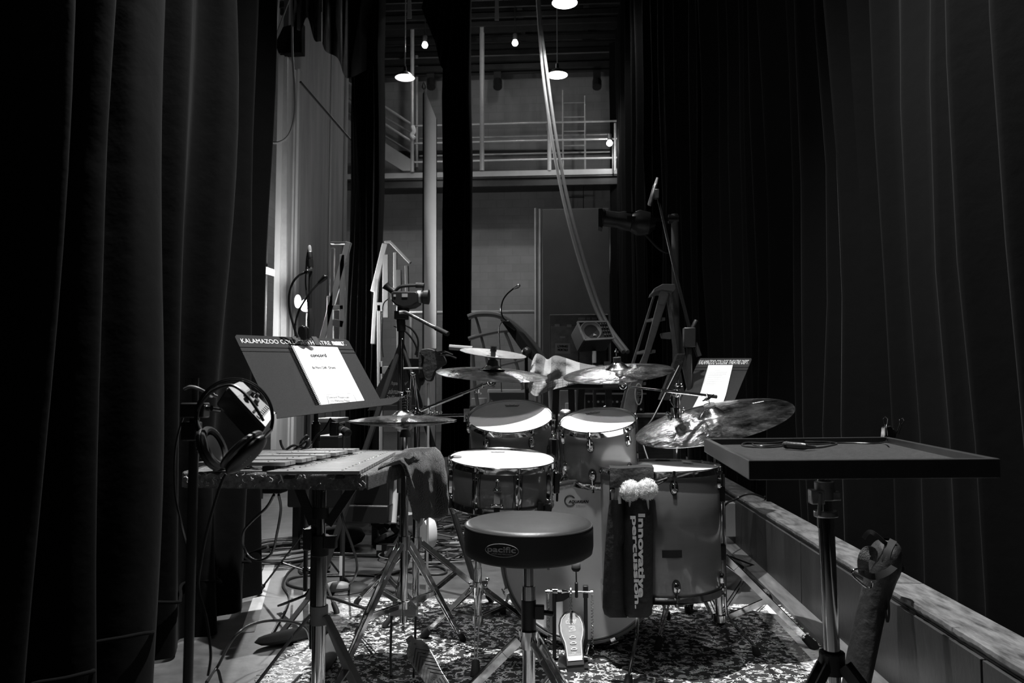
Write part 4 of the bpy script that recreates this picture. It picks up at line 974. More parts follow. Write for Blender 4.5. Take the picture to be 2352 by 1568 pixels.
strapw([AT(1983, 1236, BY-.02), AT(1996, 1221, BY-.03), AT(2012, 1228, BY-.04), AT(2030, 1244, BY-.04), AT(2040, 1250, BY-.02)], .012, 'top_loop', 'rubber')
strapw([AT(2052, 1240, BY-.03), AT(2040, 1262, BY-.05), AT(2034, 1290, BY-.055), AT(2036, 1310, BY-.05)], .020, 'side_flap', 'rubber')
strapw([AT(2056, 1276, BY-.02), AT(2068, 1292, BY-.01), AT(2075, 1304, BY-.01), AT(2066, 1312, BY-.02)], .010, 'side_tab')
strapw([AT(2034, 1345, BY-.05), AT(2040, 1375, BY-.05), AT(2042, 1410, BY-.055), AT(2038, 1428, BY-.055), AT(2034, 1400, BY-.05)], .006, 'hanging_cord', 'rubber')
P = [(1984, 1308), (1968, 1306), (1958, 1312), (1960, 1322), (1975, 1336), (1990, 1348), (2000, 1350), (2003, 1342), (2003, 1334)]
part('carabiner', G().tube(smooth_pts([AT(a, b, Yb2-.015) for a, b in P], 5), .0028, 8), M_['chrome'], lb, 'silver hook')
# cable over the kerb
t_ = thing('cable', 'black cable arching from the kit over the low kerb wall at right', 'cable', ON(1640, 1420))
pts = [V((.60, 3.6, .02)), AX(1657, 1178, .80), AX(1690, 1146, .93), AX(1722, 1134, 1.0), AX(1752, 1142, 1.08), AX(1778, 1160, 1.16), V((1.18, 3.3, .02))]
part('cable_run', G().tube(smooth_pts(pts, 8), .006, 8), M_['cable'], t_)
c = AX(1674, 1180, .945)
g = G().box((c.x, c.y, .17), (.07, .10, .20)); 
ob = solo('outlet_box', g, M_['frame_grey'], 'small grey junction box on the inner face of the low kerb wall', 'box', bevel=.004)
part('cover_plate', G().box((c.x-.037, c.y, .20), (.006, .085, .10)), M_['white'], ob, bevel=.002)

# ================================================================== FOREGROUND LEFT: bell set on padded table
ZG = .747
oc = [ON(425, 1084, ZG), ON(838, 1089, ZG), ON(922, 1064, ZG), ON(1003, 1035, ZG), ON(600, 1034, ZG)]
gc = sum(oc, V())/5
gt = thing('padded_table', 'worn tape-wrapped padded table on a chrome and black stand at left', 'table', (ON(735, 1100, .5).x, 1.95, 0))
M_['carpet_tape'] = mat('frayed_grey_cloth_tape', .22, .85, vary=.6, scale=60, bump=1, bscale=420)
ge = mat('woven_edge', .24, .8, vary=.55, scale=90, bump=1.0, bscale=600)
part('table_board', G().prism(oc, (0, 0, -.030)), M_['carpet_tape'], gt, smooth=0, bevel=.003)
oi = [inset(p, .0) for p in oc]
for i in range(5):
    a, b = oc[i], oc[(i+1) % 5]; n_ = (b-a).cross(V((0, 0, 1))).normalized()
    part('edge_strip', G().prism([a+n_*.002+V((0, 0, .003)), b+n_*.002+V((0, 0, .003)), b+n_*.007+V((0, 0, -.002)), a+n_*.007+V((0, 0, -.002))], (0, 0, -.032)), ge, gt, smooth=0, bevel=.003)
# frayed tape threads along the front edge
g = G(); rnd = random.Random(8)
a, b = oc[0], oc[1]
for i in range(60):
    p = a.lerp(b, rnd.random())+V((0, -.010, .002-rnd.random()**2*.03)); pp = [p]
    for j in range(4): pp.append(pp[-1]+V((rnd.uniform(-.005, .005), rnd.uniform(-.002, .0005), rnd.uniform(-.004, .001))))
    g.tube(pp, .00035, 3, cap=False)
part('frayed_threads', g, M_['white'], gt, 'pale frayed threads', kind='stuff')
for P in ([(704, 1098), (712, 1105), (722, 1104), (733, 1106)], [(755, 1108), (757, 1115)], [(642, 1083), (648, 1100), (651, 1108)]):
    part('torn_tape', G().tube(smooth_pts([PL(a, b, oc[0]+V((0, -.012, 0)), (0.02, 1, 0)) for a, b in P], 3), .0016, 5), M_['white'], gt, 'torn pale tape end')
zt_ = ZG-.030
px2 = AT(735, 1300, 1.92); gx, gy = px2.x, 1.92
part('pole', G().cyl((gx, gy, .12), (gx, gy, .56), .0165, n=22).cyl((gx-.018, gy+.02, .30), (gx-.018, gy+.02, .70), .012, n=12), M_['chrome'], gt)
part('upper_pole', G().cyl((gx, gy, .55), (gx, gy, zt_), .0125, n=20), M_['chrome'], gt)
part('height_collar', G().cyl((gx, gy, .525), (gx, gy, .575), .021, n=18).box((gx+.028, gy-.01, .56), (.03, .02, .03)).box((gx-.028, gy, .565), (.022, .03, .05)), M_['dark_metal'], gt, bevel=.002)
part('ring', G().cyl((gx, gy, .615), (gx, gy, .64), .020, n=16), M_['dark_metal'], gt)
for s, ex in ((-1, 668), (1, 822)):
    tp = AT(ex, 1136, 1.90)
    part('table_strut', G().beam((gx+s*.018, gy, .60), (tp.x, gy, zt_), .022, .006, (0, -1, 0)), M_['dark_metal'], gt)
part('under_block', G().box((AT(632, 1130, 1.85).x, 1.85, zt_-.018), (.045, .05, .03)), M_['rubber'], gt, bevel=.003)
part('under_rail', G().beam((AT(560, 1130, 1.9).x, 1.9, zt_-.006), (AT(835, 1130, 1.9).x, 1.9, zt_-.006), .03, .012), M_['dark_metal'], gt)
tripod(gt, (gx, gy), .385, .16, [(gx-.30, gy-.10), (gx+.27, gy-.12), (gx+.05, gy+.30)], M_['frame_grey'], wd=.020, th=.005, hubr=.021, double=False)
# glockenspiel
gl = thing('glockenspiel', 'metal bar bell set with two rows of bars on the padded table', 'glockenspiel', (gc.x, gc.y, ZG))
ZN, ZA = .756, .770
nf, nb = 17, 0
RF, RB, LF, LB = ON(826, 1081, ZN), ON(909, 1037, ZN), ON(612, 1082, ZN), ON(826, 1037, ZN)
for i in range(nf):
    t = i/nf; k = .80
    def q_(A, B, u): return A+(B-A)*u
    a, b = q_(RF, RB, t), q_(RF, RB, t+k/nf); c, d = q_(LF, LB, t+k/nf), q_(LF, LB, t)
    bar = part('bar', G().prism([d, a, b, c], (0, 0, -.007)), M_['alu'], gl, smooth=0, bevel=.0006)
    g = G()
    for u in (.20, .80):
        p = d.lerp(a, u).lerp(c.lerp(b, u), .5); g.ball(p+V((0, 0, .0005)), .0022, 6, (1, 1, .7))
    part('bar_pins', g, M_['chrome'], bar, kind='stuff')
AF, AB_, ALF, ALB = ON(655, 1061, ZA), ON(827, 1029, ZA), ON(452, 1061, ZA), ON(722, 1029, ZA)
pat = [0, 1, 3, 4, 5, 7, 8, 10, 11, 12, 14, 15]
for i in pat:
    t = i/16
    a, b = q_(AF, AB_, t), q_(AF, AB_, t+.84/16); c, d = q_(ALF, ALB, t+.84/16), q_(ALF, ALB, t)
    bar = part('bar', G().prism([d, a, b, c], (0, 0, -.008)), M_['alu'], gl, smooth=0, bevel=.0006)
    g = G()
    for u in (.22, .78):
        p = d.lerp(a, u).lerp(c.lerp(b, u), .5); g.ball(p+V((0, 0, .0005)), .0022, 6, (1, 1, .7))
    part('bar_pins', g, M_['chrome'], bar, kind='stuff')
for (A, B, C, D, z) in ((LF, RF, RB, LB, ZN-.009), (ALF, AF, AB_, ALB, ZA-.010)):
    for u in (.22, .78):
        p, q = A.lerp(B, u), D.lerp(C, u); p.z = q.z = z-.004
        part('bar_rail', G().beam(p, q, .016, .010 if z > .75 else .006), M_['rubber'], gl)
    p, q = A.lerp(B, .5), D.lerp(C, .5); 
c = ON(598, 1069, ZG+.008)
t_ = thing('felt_pad', 'small pale rubber tipped stud beside the front bars of the bell set', 'knob', c)
part('pad', G().ball(c, .014, 12, (1.4, 1, .45)), M_['felt'], t_); part('stud', G().cyl(c, c-V((0, 0, .009)), .006, n=10), M_['chrome'], t_)
# towel
rows = []; nc = 26
for i in range(22):
    t = i/21; row = []
    for j in range(nc+1):
        u = j/nc
        f = .5+.5*math.sin(u*13+1.5*math.sin(t*3)+.6*t)
        if t < .22:   # lying on the table
            k = t/.22; A = ON(868+u*62, 1083-u*44, ZG+.010); B = ON(921+u*88, 1064-u*29, ZG+.012)
            p = A.lerp(B, k)+V((0, 0, .010*f+.006*noise.noise(V((u*6, t*9, 1)))))
        else:
            k = (t-.22)/.78
            A = ON(921+u*88, 1064-u*29, ZG+.010)
            xb = 937+u*74+(8 if u > .5 else 0)*math.sin(k*3); yb = 1196-18*abs(u-.35)**1.2*2+8*math.sin(u*9)
            B = AT(xb+6*math.sin(u*7), yb, 2.02+u*.22)
            p = A.lerp(B, k); out = V((.016, -.012, 0))*math.sin(min(k*6, PI/2))
            p += out*(.35+.65*f)+V((.0, -.02*math.sin(k*PI)*(f-.3), 0))+V((.004, .004, 0))*noise.noise(V((u*8, k*6, 3)))
        row.append(p)
    rows.append(row)
tw = solo('towel', G().grid(rows), M_['cloth'], 'dark terry towel draped over the right edge of the padded table', 'towel', smooth=80)
s = tw.modifiers.new('solid', 'SOLIDIFY'); s.thickness = .006; s.offset = 0
b = AT(966, 1190, 2.0)
part('care_label', G().grid([[b, b+V((.010, 0, 0))], [b+V((-.002, -.004, -.012)), b+V((.006, -.004, -.014))], [b+V((-.010, -.002, -.022)), b+V((-.004, -.002, -.024))], [b+V((-.008, -.002, -.044)), b+V((-.004, -.002, -.044))]]), M_['white'], tw)

# ================================================================== LEFT: headphones, mixer and their stand
YH = 1.46
hp = AT(441, 1200, YH); 
hs = thing('microphone_stand', 'black upright pole in front of the left curtain holding a small mixer', 'stand', (hp.x, YH, 0))
part('pole', G().cyl((hp.x, YH, .05), (hp.x, YH, AT(441, 950, YH).z), .0090, n=16).cyl((hp.x, YH, .8), (hp.x, YH, AT(436, 868, YH).z), .0060, n=14), M_['dark_metal'], hs)
part('clamp', G().box(AT(448, 942, YH-.01), (.045, .03, .028)).box(AT(440, 990, YH), (.03, .028, .035)), M_['black'], hs, bevel=.003)
part('top_cap', G().cyl(AT(436, 880, YH), AT(436, 868, YH), .0075, n=14), M_['chrome'], hs)
part('arm', G().cyl(AT(470, 937, YH-.01), AT(505, 942, YH+.01), .005, n=10).cyl(AT(476, 937, YH-.012), AT(486, 937, YH-.014), .0056, n=10), M_['chrome'], hs)
tripod(hs, (hp.x, YH), .22, .10, [(hp.x-.22, YH+.10), (hp.x+.10, YH-.25), (hp.x+.16, YH+.16)], M_['dark_metal'], wd=.012, hubr=.014, double=False)
A, B, C, D = AT(520, 889, 1.47), AT(552, 875, 1.53), AT(633, 951, 1.50), AT(609, 985, 1.43)
mx = thing('monitor_mixer', 'small grey personal mixer with knobs clamped to the pole at left', 'mixer', AT(550, 980, 1.5))
th = V((-.035, .02, -.030))
n_ = (B-A).cross(D-A).normalized()
if n_.y > 0: n_ = -n_
part('body', G().prism([A, B, C, D], -n_*.034+V((-.004, 0, -.006))), M_['black'], mx, smooth=0, bevel=.005)
ex, ey = (D-A), (B-A)
def mf(u, v, h=.0012): return A.lerp(D, u).lerp(B.lerp(C, u), v)+n_*h
part('face_plate', G().prism([mf(.02, .03), mf(.98, .03), mf(.98, .97), mf(.02, .97)], n_*.001), M_['grey_plastic'], mx, smooth=0)
part('light_panel', G().prism([mf(.02, .03, .002), mf(.26, .03, .002), mf(.26, .97, .002), mf(.02, .97, .002)], n_*.0008), M_['frame_grey'], mx, 'light grey display strip', smooth=0)
part('light_panel', G().prism([mf(.86, .03, .002), mf(.98, .03, .002), mf(.98, .97, .002), mf(.86, .97, .002)], n_*.0008), M_['white'], mx, 'pale end strip', smooth=0)
for (u, v, r_) in ((.40, .28, .0055), (.56, .55, .0055), (.40, .75, .0040), (.48, .85, .0040)):
    part('knob', G().cyl(mf(u, v, 0), mf(u, v, .011), r_, r_*.85, n=14), M_['black'], mx)
g = G()
for i in range(8): g.beam(mf(.31, .35+.07*i, .002), mf(.38, .35+.07*i, .002), .0020, .010, n_)
part('meter_ribs', g, M_['black'], mx)
for i in range(8):
    p = mf(.78, .10+.11*i, .003); part('button', G().beam(p-(C-B).normalized()*.004, p+(C-B).normalized()*.004, .0034, .003, n_), M_['frame_grey'], mx)
for i in range(4):
    p = mf(.66, .08+.07*i, .003); part('button', G().beam(p-(C-B).normalized()*.002, p+(C-B).normalized()*.002, .0028, .003, n_), M_['black'], mx)
g = G().tube(smooth_pts([AT(424, 893, YH-.02), AT(437, 888, YH-.03), AT(455, 892, YH-.03), AT(475, 902, YH-.02), AT(498, 910, YH)], 5), .0030, 8)
t_ = thing('plug_cable', 'braided lead with metal plug running from the pole to the small mixer', 'cable', AT(424, 893, YH))
part('lead', g, M_['grey_cable'], t_); part('plug', G().cyl(AT(474, 901, YH-.02), AT(488, 908, YH-.01), .0052, n=12), M_['chrome'], t_)
# headphones
Yp = 1.38
hd = thing('headphones', 'black over-ear headphones hanging in front of the small mixer', 'headphones', AT(530, 1085, Yp))
def circ(cx, cy, rx_, ry_, a0, a1, n, Y): return [AT(cx+rx_*math.cos(math.radians(a)), cy-ry_*math.sin(math.radians(a)), Y) for a in [a0+(a1-a0)*i/n for i in range(n+1)]]
part('headband', G().tube(circ(538, 960, 89, 90, -18, 200, 40, Yp), .0026, 8), M_['black_gloss'], hd)
part('headband', G().tube(circ(538, 960, 86, 87, -15, 196, 40, Yp-.008), .0018, 8), M_['black_gloss'], hd)
part('inner_strap', G().tube(smooth_pts([AT(452, 960, Yp), AT(458, 935, Yp-.01), AT(485, 900, Yp-.02), AT(522, 885, Yp-.02), AT(545, 890, Yp-.02), AT(570, 912, Yp-.02), AT(590, 940, Yp-.02), AT(605, 966, Yp-.01)], 5), .0028, 8), M_['cable'], hd)
def cup(a, b, w_, lab):
    A, B = AT(*a, Yp), AT(*b, Yp); c = (A+B)/2; u = (B-A).normalized(); L_ = (B-A).length/2; v = V((-u.z, 0, u.x))
    M = Matrix((v, V((0, 1, 0)), u)).transposed().to_4x4(); M.translation = c
    pr = []
    M2 = M @ Matrix.Diagonal((1, L_*.85/ L_, 1, 1))
    o = part('ear_cup', G(M2 @ Matrix.Diagonal((w_, L_*.95, L_, 1))).ball((0, 0, 0), 1.0, 16), M_['black'], hd, smooth=80)
    part('ear_pad', G(M).lathe([(L_*.86+.006*math.cos(t), .006*math.sin(t)) for t in [2*PI*i/8 for i in range(9)]], Matrix.Translation((w_*.75*(1 if lab else -1), 0, 0)) @ Matrix.Rotation(PI/2, 4, 'Y'), 28), M_['leather'], o)
    g = G(M)
    for i in range(5): g.ball((-w_*.9*(1 if lab else -1)*.9, -.02, -.01+.005*i), .0010, 5)
    part('vent_dots', g, M_['brushed'], o)
cup((462, 985), (500, 1080), .014, True); cup((608, 1000), (524, 1086), .015, False)
part('slider', G().cyl(AT(451, 965, Yp), AT(463, 992, Yp), .003).cyl(AT(625, 985, Yp), AT(606, 1004, Yp), .003), M_['brushed'], hd)
cb = G().tube(smooth_pts([AT(519, 1088, Yp), AT(508, 1110, Yp), AT(490, 1165, Yp), AT(473, 1230, Yp), AT(462, 1290, Yp), AT(456, 1350, Yp), AT(474, 1420, Yp), AT(484, 1500, Yp), AT(478, 1551, Yp)], 8), .0024, 6)
part('headphone_cable', cb, M_['cable'], hd)
t_ = thing('cable', 'black cable looping out to the left of the black pole and back', 'cable', AT(410, 1300, 1.5))
part('cable_run', G().tube(smooth_pts([AT(432, 930, 1.5), AT(415, 975, 1.5), AT(402, 1040, 1.5), AT(402, 1130, 1.5), AT(416, 1200, 1.5), AT(430, 1262, 1.49), AT(437, 1350, 1.52), AT(440, 1500, 1.52)], 7), .002, 6), M_['cable'], t_)

# ================================================================== MUSIC STANDS
def music_stand(label, TL, TR, BL, brp, pole_xy, title, lip=.045, titlekw=None, zt=None):
    n = (TR-TL).cross(BL-TL).normalized()
    if n.dot(CAM-TL) < 0: n = -n
    BR = PL(brp[0], brp[1], TL, n)
    t = thing('music_stand', label, 'music stand', (pole_xy[0], pole_xy[1], 0))
    def f(u, v, h=0): return TL.lerp(TR, u).lerp(BL.lerp(BR, u), v)+n*h
    cr = [f(.02, 0), f(.98, 0), f(1, .03), f(1, 1), f(0, 1), f(0, .03)]
    part('desk', G().prism(cr, -n*.003), M_['desk'], t, smooth=0, bevel=.001)
    g = G()
    for v in (.17, .225): g.tube([f(0, v, .0005), f(1, v, .0005)], .0022, 6)
    part('desk_ridge', g, M_['desk'], t)
    vb = (BL-TL).normalized()
    g = G(); A = [f(-.04, .98, 0), f(1.10, .98, 0), f(1.10, .99, .05), f(1.04, 1.04, .06), f(.02, 1.06, .06), f(-.04, 1.0, .05)]
    g.prism([f(0, 1.0, 0), f(1.0, 1.0, 0), f(1.09, 1.10, .055), f(.02, 1.12, .055), f(-.04, 1.06, .035)], vb*.003)
    g.prism([f(1.12, 1.06, .056), f(.05, 1.08, .056), f(-.03, 1.115, .056), f(-.05, 1.18, .056), f(.98, 1.155, .056), f(1.06, 1.12, .056)], n*.002)
    part('lip', g, M_['desk'], t, smooth=0, bevel=.001)
    c = f(.5, .7, -.03); px0, py0 = pole_xy
    part('pole', G().cyl((px0, py0, .12), (px0, py0, c.z-.12), .013, n=14).cyl((px0, py0, c.z-.15), (px0, py0, c.z-.03), .009, n=12).tube([(px0, py0, c.z-.04), c], .010, 10), M_['dark_metal'], t)
    part('clamp', G().cyl((px0, py0, c.z-.20), (px0, py0, c.z-.13), .018, n=14), M_['black'], t)
    for a in (-100, 20, 140):
        A = math.radians(a); d = V((math.cos(A), math.sin(A), 0))
        part('leg', G().strap([V((px0, py0, .14)), V((px0, py0, .10))+d*.05, V((px0, py0, .02))+d*.26], .02, .008), M_['dark_metal'], t)
    if title: lettering(title, M_['ink'], t, lambda u, v: f(titlekw[0]+u*(titlekw[1]-titlekw[0]), titlekw[2]-v*titlekw[3]+u*titlekw[4], .0012), w=1, h=1, weight=.0)
    return t, f, n
TL, TR, BL = AT(537, 768, 3.05), AT(799, 779, 3.33), AT(624, 950, 2.82)
sp_ = AT(722, 1200, 3.20)
st, F1, n1 = music_stand('black music stand at left with bound white score, hand lettered along its top', TL, TR, BL, (880, 928), (sp_.x, sp_.y), 'KALAMAZOO COLLEGE THEATRE DEPT.', titlekw=(.035, .955, .115, .06, -.01))
part('label_sticker', G().prism([F1(.83, .055, .002), F1(.905, .06, .002), F1(.925, .115, .002), F1(.845, .11, .002)], n1*.0004), M_['white'], st, 'small white sticker', smooth=0)
for u in (.485, .665): part('elastic_strap', G().prism([F1(u, -.01, .003), F1(u+.045, -.01, .003), F1(u+.045, .12, .003), F1(u, .12, .003)], n1*.001), M_['rubber'], st, smooth=0)
# score book
bk = thing('score_book', 'spiral bound white drum score on the left music stand', 'book', F1(.6, 1, .02))
q = [PL(a, b, TL+n1*.010, n1) for a, b in ((669, 793), (775, 797), (842, 929), (737, 934))]
def BK(px, py, h=.0): return PL(px, py, TL+n1*(.011+h), n1)
part('pages', G().prism(q, -n1*.008), M_['paper'], bk, smooth=0)
g = G(); e0, e1 = q[0], q[3]; u_ = (e1-e0).normalized(); ac = (q[1]-q[0]).normalized()
N_ = 42
for i in range(N_):
    c = e0.lerp(e1, (i+.5)/N_)-ac*.003-n1*.003
    g.lathe([(.0085+.0012*math.cos(t), .0012*math.sin(t)) for t in [2*PI*k/5 for k in range(6)]], frame(c, u_, n1), 12)
part('spiral_binding', g, M_['black_gloss'], bk, 'black spiral binding', kind='stuff')
def bl(px, py, w_, h_, s, m, dx=.55, wt=0):
    'text on the cover: px,py = baseline left'
    o = BK(px, py, .0006); ux = (BK(px+w_, py, .0006)-o); uy = (BK(px-h_*.50, py-h_, .0006)-o)
    lettering(s, M_[m], bk, lambda u, v: o+ux*u+uy*v, w=1, h=1, weight=wt)
bl(715, 819, 36, 7.5, 'concord', 'black_ink', wt=.02); bl(718, 824.5, 22, 3.2, 'theatricals', 'grey_ink')
bl(719, 846, 53, 5.5, 'Be More Chill - Drums', 'grey_ink', wt=.015)
bl(754, 914, 49, 5, 'Concord Theatricals', 'black_ink'); bl(761, 922, 44, 5, 'c/o Midwest Fiber', 'black_ink'); bl(760, 929, 54, 4.5, '422 S. White Oak Road', 'black_ink')
bl(733, 890, 64, 1.6, 'Thank you for renting this score from Concord', 'grey_ink'); bl(735, 893.5, 64, 1.6, 'Please return all books in good condition when', 'grey_ink'); bl(738, 898, 16, 1.6, 'complete', 'grey_ink')
g = G()
for P in (((742, 906), (810, 903)), ((750, 908), (757, 929)), ((812, 906), (822, 926))): g.tube([BK(*P[0], .0006), BK(*P[1], .0006)], .0005, 4)
part('ruled_box', g, M_['grey_ink'], bk)
# twin gooseneck lamp
L0 = F1(.57, .03, .012)
la = thing('clip_lamp', 'clip-on lamp with two thin goosenecks on top of the left music stand', 'lamp', L0)
YL = 3.14
part('clip', G().prism([AT(a, b, YL) for a, b in ((684, 752), (690, 746), (700, 748), (704, 756), (703, 782), (697, 785), (689, 778), (683, 765))], (0, .05, 0)), M_['black_gloss'], la, bevel=.006)
for P, tip in (([(683, 775), (675, 750), (666, 715), (664, 680), (672, 650), (686, 633), (700, 626)], (706, 624)), ([(679, 772), (678, 748), (686, 715), (700, 690), (715, 668), (732, 650)], (746, 637))):
    pts = smooth_pts([AT(a, b, YL) for a, b in P], 6)
    nk = part('gooseneck', G().tube(pts, .0048, 8), M_['black_gloss'], la)
    part('lamp_head', G().tube([pts[-1], AT(*tip, YL)], [.007, .011], 12).ball(AT(*tip, YL), .011, 8), M_['black_gloss'], nk)
YM = 3.5
pm = AT(711, 620, YM)
m1 = thing('microphone_stand', 'tall thin black mic stand behind the left music stand', 'stand', (AT(712, 700, YM).x, YM, 0))
x_ = AT(712, 700, YM).x
part('pole', G().cyl((x_, YM, .05), (x_, YM, .9), .010, n=10).cyl((x_, YM, .9), (x_, YM, pm.z-.005), .0085, n=10).tube([(x_, YM, 1.30), (x_+.006, YM, 1.25), (x_+.004, YM, 1.12)], [.010, .018, .010], 10), M_['dark_metal'], m1)
tripod(m1, (x_, YM), .30, .14, [(x_-.25, YM+.1), (x_+.2, YM-.2), (x_+.1, YM+.3)], M_['dark_metal'], wd=.012, double=False, hubr=.014)
mi = thing('pencil_microphone', 'slim silver condenser microphone upright above the left music stand', 'microphone', AT(713, 618, YM))
A, B = AT(714, 617, YM), AT(711, 566, YM)
part('body', G().tube([A, A.lerp(B, .06), A.lerp(B, .75), A.lerp(B, .78)], [.009, .0125, .0115, .009], 14), M_['brushed'], mi); part('capsule', G().tube([A.lerp(B, .78), B, B+V((0, 0, .006))], [.009, .008, .004], 12), M_['frame_grey'], mi)
part('clip', G().cyl(AT(713, 612, YM-.01), AT(712, 596, YM-.01), .014, n=10), M_['black'], mi)
part('cable', G().tube(smooth_pts([AT(709, 570, YM), AT(705, 590, YM), AT(703, 620, YM), AT(702, 650, YM), AT(706, 690, YM), AT(710, 740, YM)], 5), .0035, 6), M_['cable'], mi)
# microphone below the stand
YQ = 2.9
mq = thing('dynamic_microphone', 'grey handheld microphone lying level below the left music stand', 'microphone', AT(780, 985, YQ))
A, B = AT(761, 967, YQ+.08), AT(801, 996, YQ)
part('body', G().tube([A, A.lerp(B, .15), A.lerp(B, .7), A.lerp(B, .75)], [.008, .010, .0135, .0135], 16), M_['grey_plastic'], mq); part('grille', G().tube([A.lerp(B, .75), A.lerp(B, .80), A.lerp(B, .97), B], [.0145, .016, .016, .010], 16), M_['black'], mq)
xq = AT(766, 1200, 3.6)
part('mic_clip', G().box(AT(768, 985, YQ+.02), (.03, .03, .05)), M_['black'], mq, bevel=.004)
qs = thing('microphone_stand', 'short black mic stand with a white label near its round base', 'stand', (xq.x, 3.75, 0))
part('pole', G().cyl((xq.x, 3.75, .02), (xq.x, 3.75, .48), .012, n=12).cyl((xq.x, 3.75, .46), (xq.x, 3.75, .78), .008, n=10).tube([(xq.x, 3.75, .78), A.lerp(B, .3)], .006, 8), M_['dark_metal'], qs)
part('base', G().lathe([(.0001, .03), (.03, .028), (.11, .015), (.125, .004), (.125, 0)], Matrix.Translation((xq.x, 3.75, 0)), 32), M_['dark_metal'], qs)
part('label_sticker', G().box((xq.x-.003, 3.737, .11), (.014, .003, .09)), M_['white'], qs, 'white label')
t_ = thing('cable', 'black lead falling from the lying microphone behind the bell set', 'cable', AT(757, 1030, 2.95))
part('cable_run', G().tube(smooth_pts([AT(760, 960, 2.95), AT(745, 985, 2.95), AT(728, 1000, 2.9), AT(708, 1030, 2.8), AT(690, 1020, 2.7), AT(703, 1000, 2.7), AT(708, 1010, 2.7), AT(685, 1035, 2.6), AT(640, 1040, 2.5), AT(590, 1052, 2.45)], 7), .004, 7), M_['cable'], t_)
t_ = thing('cable', 'tangled black cable loops sticking up behind the bell set', 'cable', AT(670, 1030, 2.5))
part('cable_run', G().tube(smooth_pts([AT(644, 1010, 2.5), AT(648, 1025, 2.5), AT(662, 1040, 2.5), AT(690, 1022, 2.5), AT(705, 1012, 2.5), AT(700, 1028, 2.5), AT(676, 1022, 2.5), AT(655, 1034, 2.5), AT(640, 1046, 2.5)], 7), .004, 7), M_['cable'], t_)

# ---- loose cables on the floor
def cable(label, pts, r, m='cable', nm='cable', grp=None, k=7):
    P = [V(p) for p in pts]; g = G().tube(smooth_pts(P, k), r, 7)
    return solo(nm, g, M_[m], label, 'cable', grp, smooth=60)
def fl(px, py, h=.006): return ON(px, py, h)
cable('black cable arching off the floor below the padded table at bottom left', [fl(474, 1566), fl(500, 1530, .01), V(AT(540, 1460, 2.5)), V(AT(590, 1430, 2.6)), V(AT(650, 1425, 2.7)), V(AT(700, 1440, 2.8)), fl(716, 1480), fl(730, 1500)], .005)
cable('black cable hanging from beneath the padded table down past the curtain hem', [AT(629, 1136, 1.9), AT(612, 1165, 2.0), AT(580, 1195, 2.2), AT(560, 1220, 2.3), AT(558, 1250, 2.4), AT(575, 1280, 2.4), AT(600, 1286, 2.3), AT(625, 1268, 2.2), AT(636, 1225, 2.1), AT(645, 1170, 2.0), AT(640, 1136, 1.9)], .0035)
cable('black cable hanging in a long curve right of the table stand pole', [AT(780, 1160, 3.0), AT(790, 1200, 3.0), AT(808, 1250, 3.1), AT(820, 1295, 3.2), AT(815, 1325, 3.3), fl(800, 1345)], .005)
cable('thin cable winding over the floor left of the table stand', [fl(719, 1268), fl(700, 1290), fl(687, 1305), fl(695, 1318), fl(735, 1322), fl(800, 1321), fl(860, 1318), fl(905, 1316)], .006)
cable('cable wandering along the tape strips towards the curtain hem', [fl(700, 1290), fl(672, 1305), fl(655, 1325), fl(650, 1345), fl(664, 1370), fl(658, 1395), fl(645, 1420), fl(625, 1455)], .005)
cable('wide flat loop of cable on the floor behind the table stand', [fl(860, 1322), fl(790, 1318), fl(720, 1320), fl(668, 1328), fl(662, 1342), fl(700, 1352), fl(740, 1348), fl(790, 1340), fl(850, 1345), fl(905, 1360)], .006)
cable('long pale cable crossing the floor behind the stand legs', [fl(735, 1271), fl(800, 1273), fl(880, 1276), fl(960, 1275), fl(1010, 1268), fl(1045, 1255), fl(1070, 1230)], .010, 'grey_cable')
cable('cable loop on the floor between the stand legs and the rug', [fl(900, 1318), fl(950, 1304), fl(1000, 1300), fl(1025, 1310), fl(1015, 1318), fl(970, 1318), fl(935, 1312)], .006)
rnd = random.Random(12)
cl_ = thing('cable_coil', 'big coil of grey cable on the floor beyond the padded table', 'cable', ON(645, 1285))
c0 = ON(652, 1275)
for k in range(9):
    rx_ = rnd.uniform(.18, .25); ry_ = rnd.uniform(.20, .30); pts = []; ph = rnd.uniform(0, 6)
    for i in range(40):
        a = 2*PI*i/40; pts.append(V((c0.x+rnd.uniform(-.0, .0)+.02*math.sin(k)+rx_*math.cos(a), c0.y+.02*math.cos(k*2)+ry_*math.sin(a), .012+.011*(k % 5)+.004*math.sin(3*a+ph))))
    part('loop', G().tube(pts, .0085, 6, closed=True), M_['grey_cable'], cl_)
part('plug_end', G().cyl(ON(598, 1268, .04), ON(618, 1262, .05), .035, .025, n=10), M_['rubber'], cl_)
pile = thing('cable_pile', 'tangled pile of grey and black cables on the floor behind the throne', 'cable', ON(1050, 1225))
for k in range(44):
    c = ON(rnd.uniform(985, 1120), rnd.uniform(1195, 1285)); rx_ = rnd.uniform(.07, .32); ry_ = rnd.uniform(.08, .35); a0 = rnd.uniform(0, 6.3); sp = rnd.uniform(2.0, 6.3); ti = rnd.uniform(0, PI)
    pts = []
    for i in range(18):
        a = a0+sp*i/17; x, y = rx_*math.cos(a), ry_*math.sin(a); pts.append(V((c.x+x*math.cos(ti)-y*math.sin(ti), c.y+x*math.sin(ti)+y*math.cos(ti), .008+.05*abs(noise.noise(V((k*1.7, a*.5, 0)))))))
    part('strand', G().tube(smooth_pts(pts, 2), rnd.choice((.0035, .005, .006)), 5), M_[rnd.choice(('cable', 'grey_cable'))], pile)
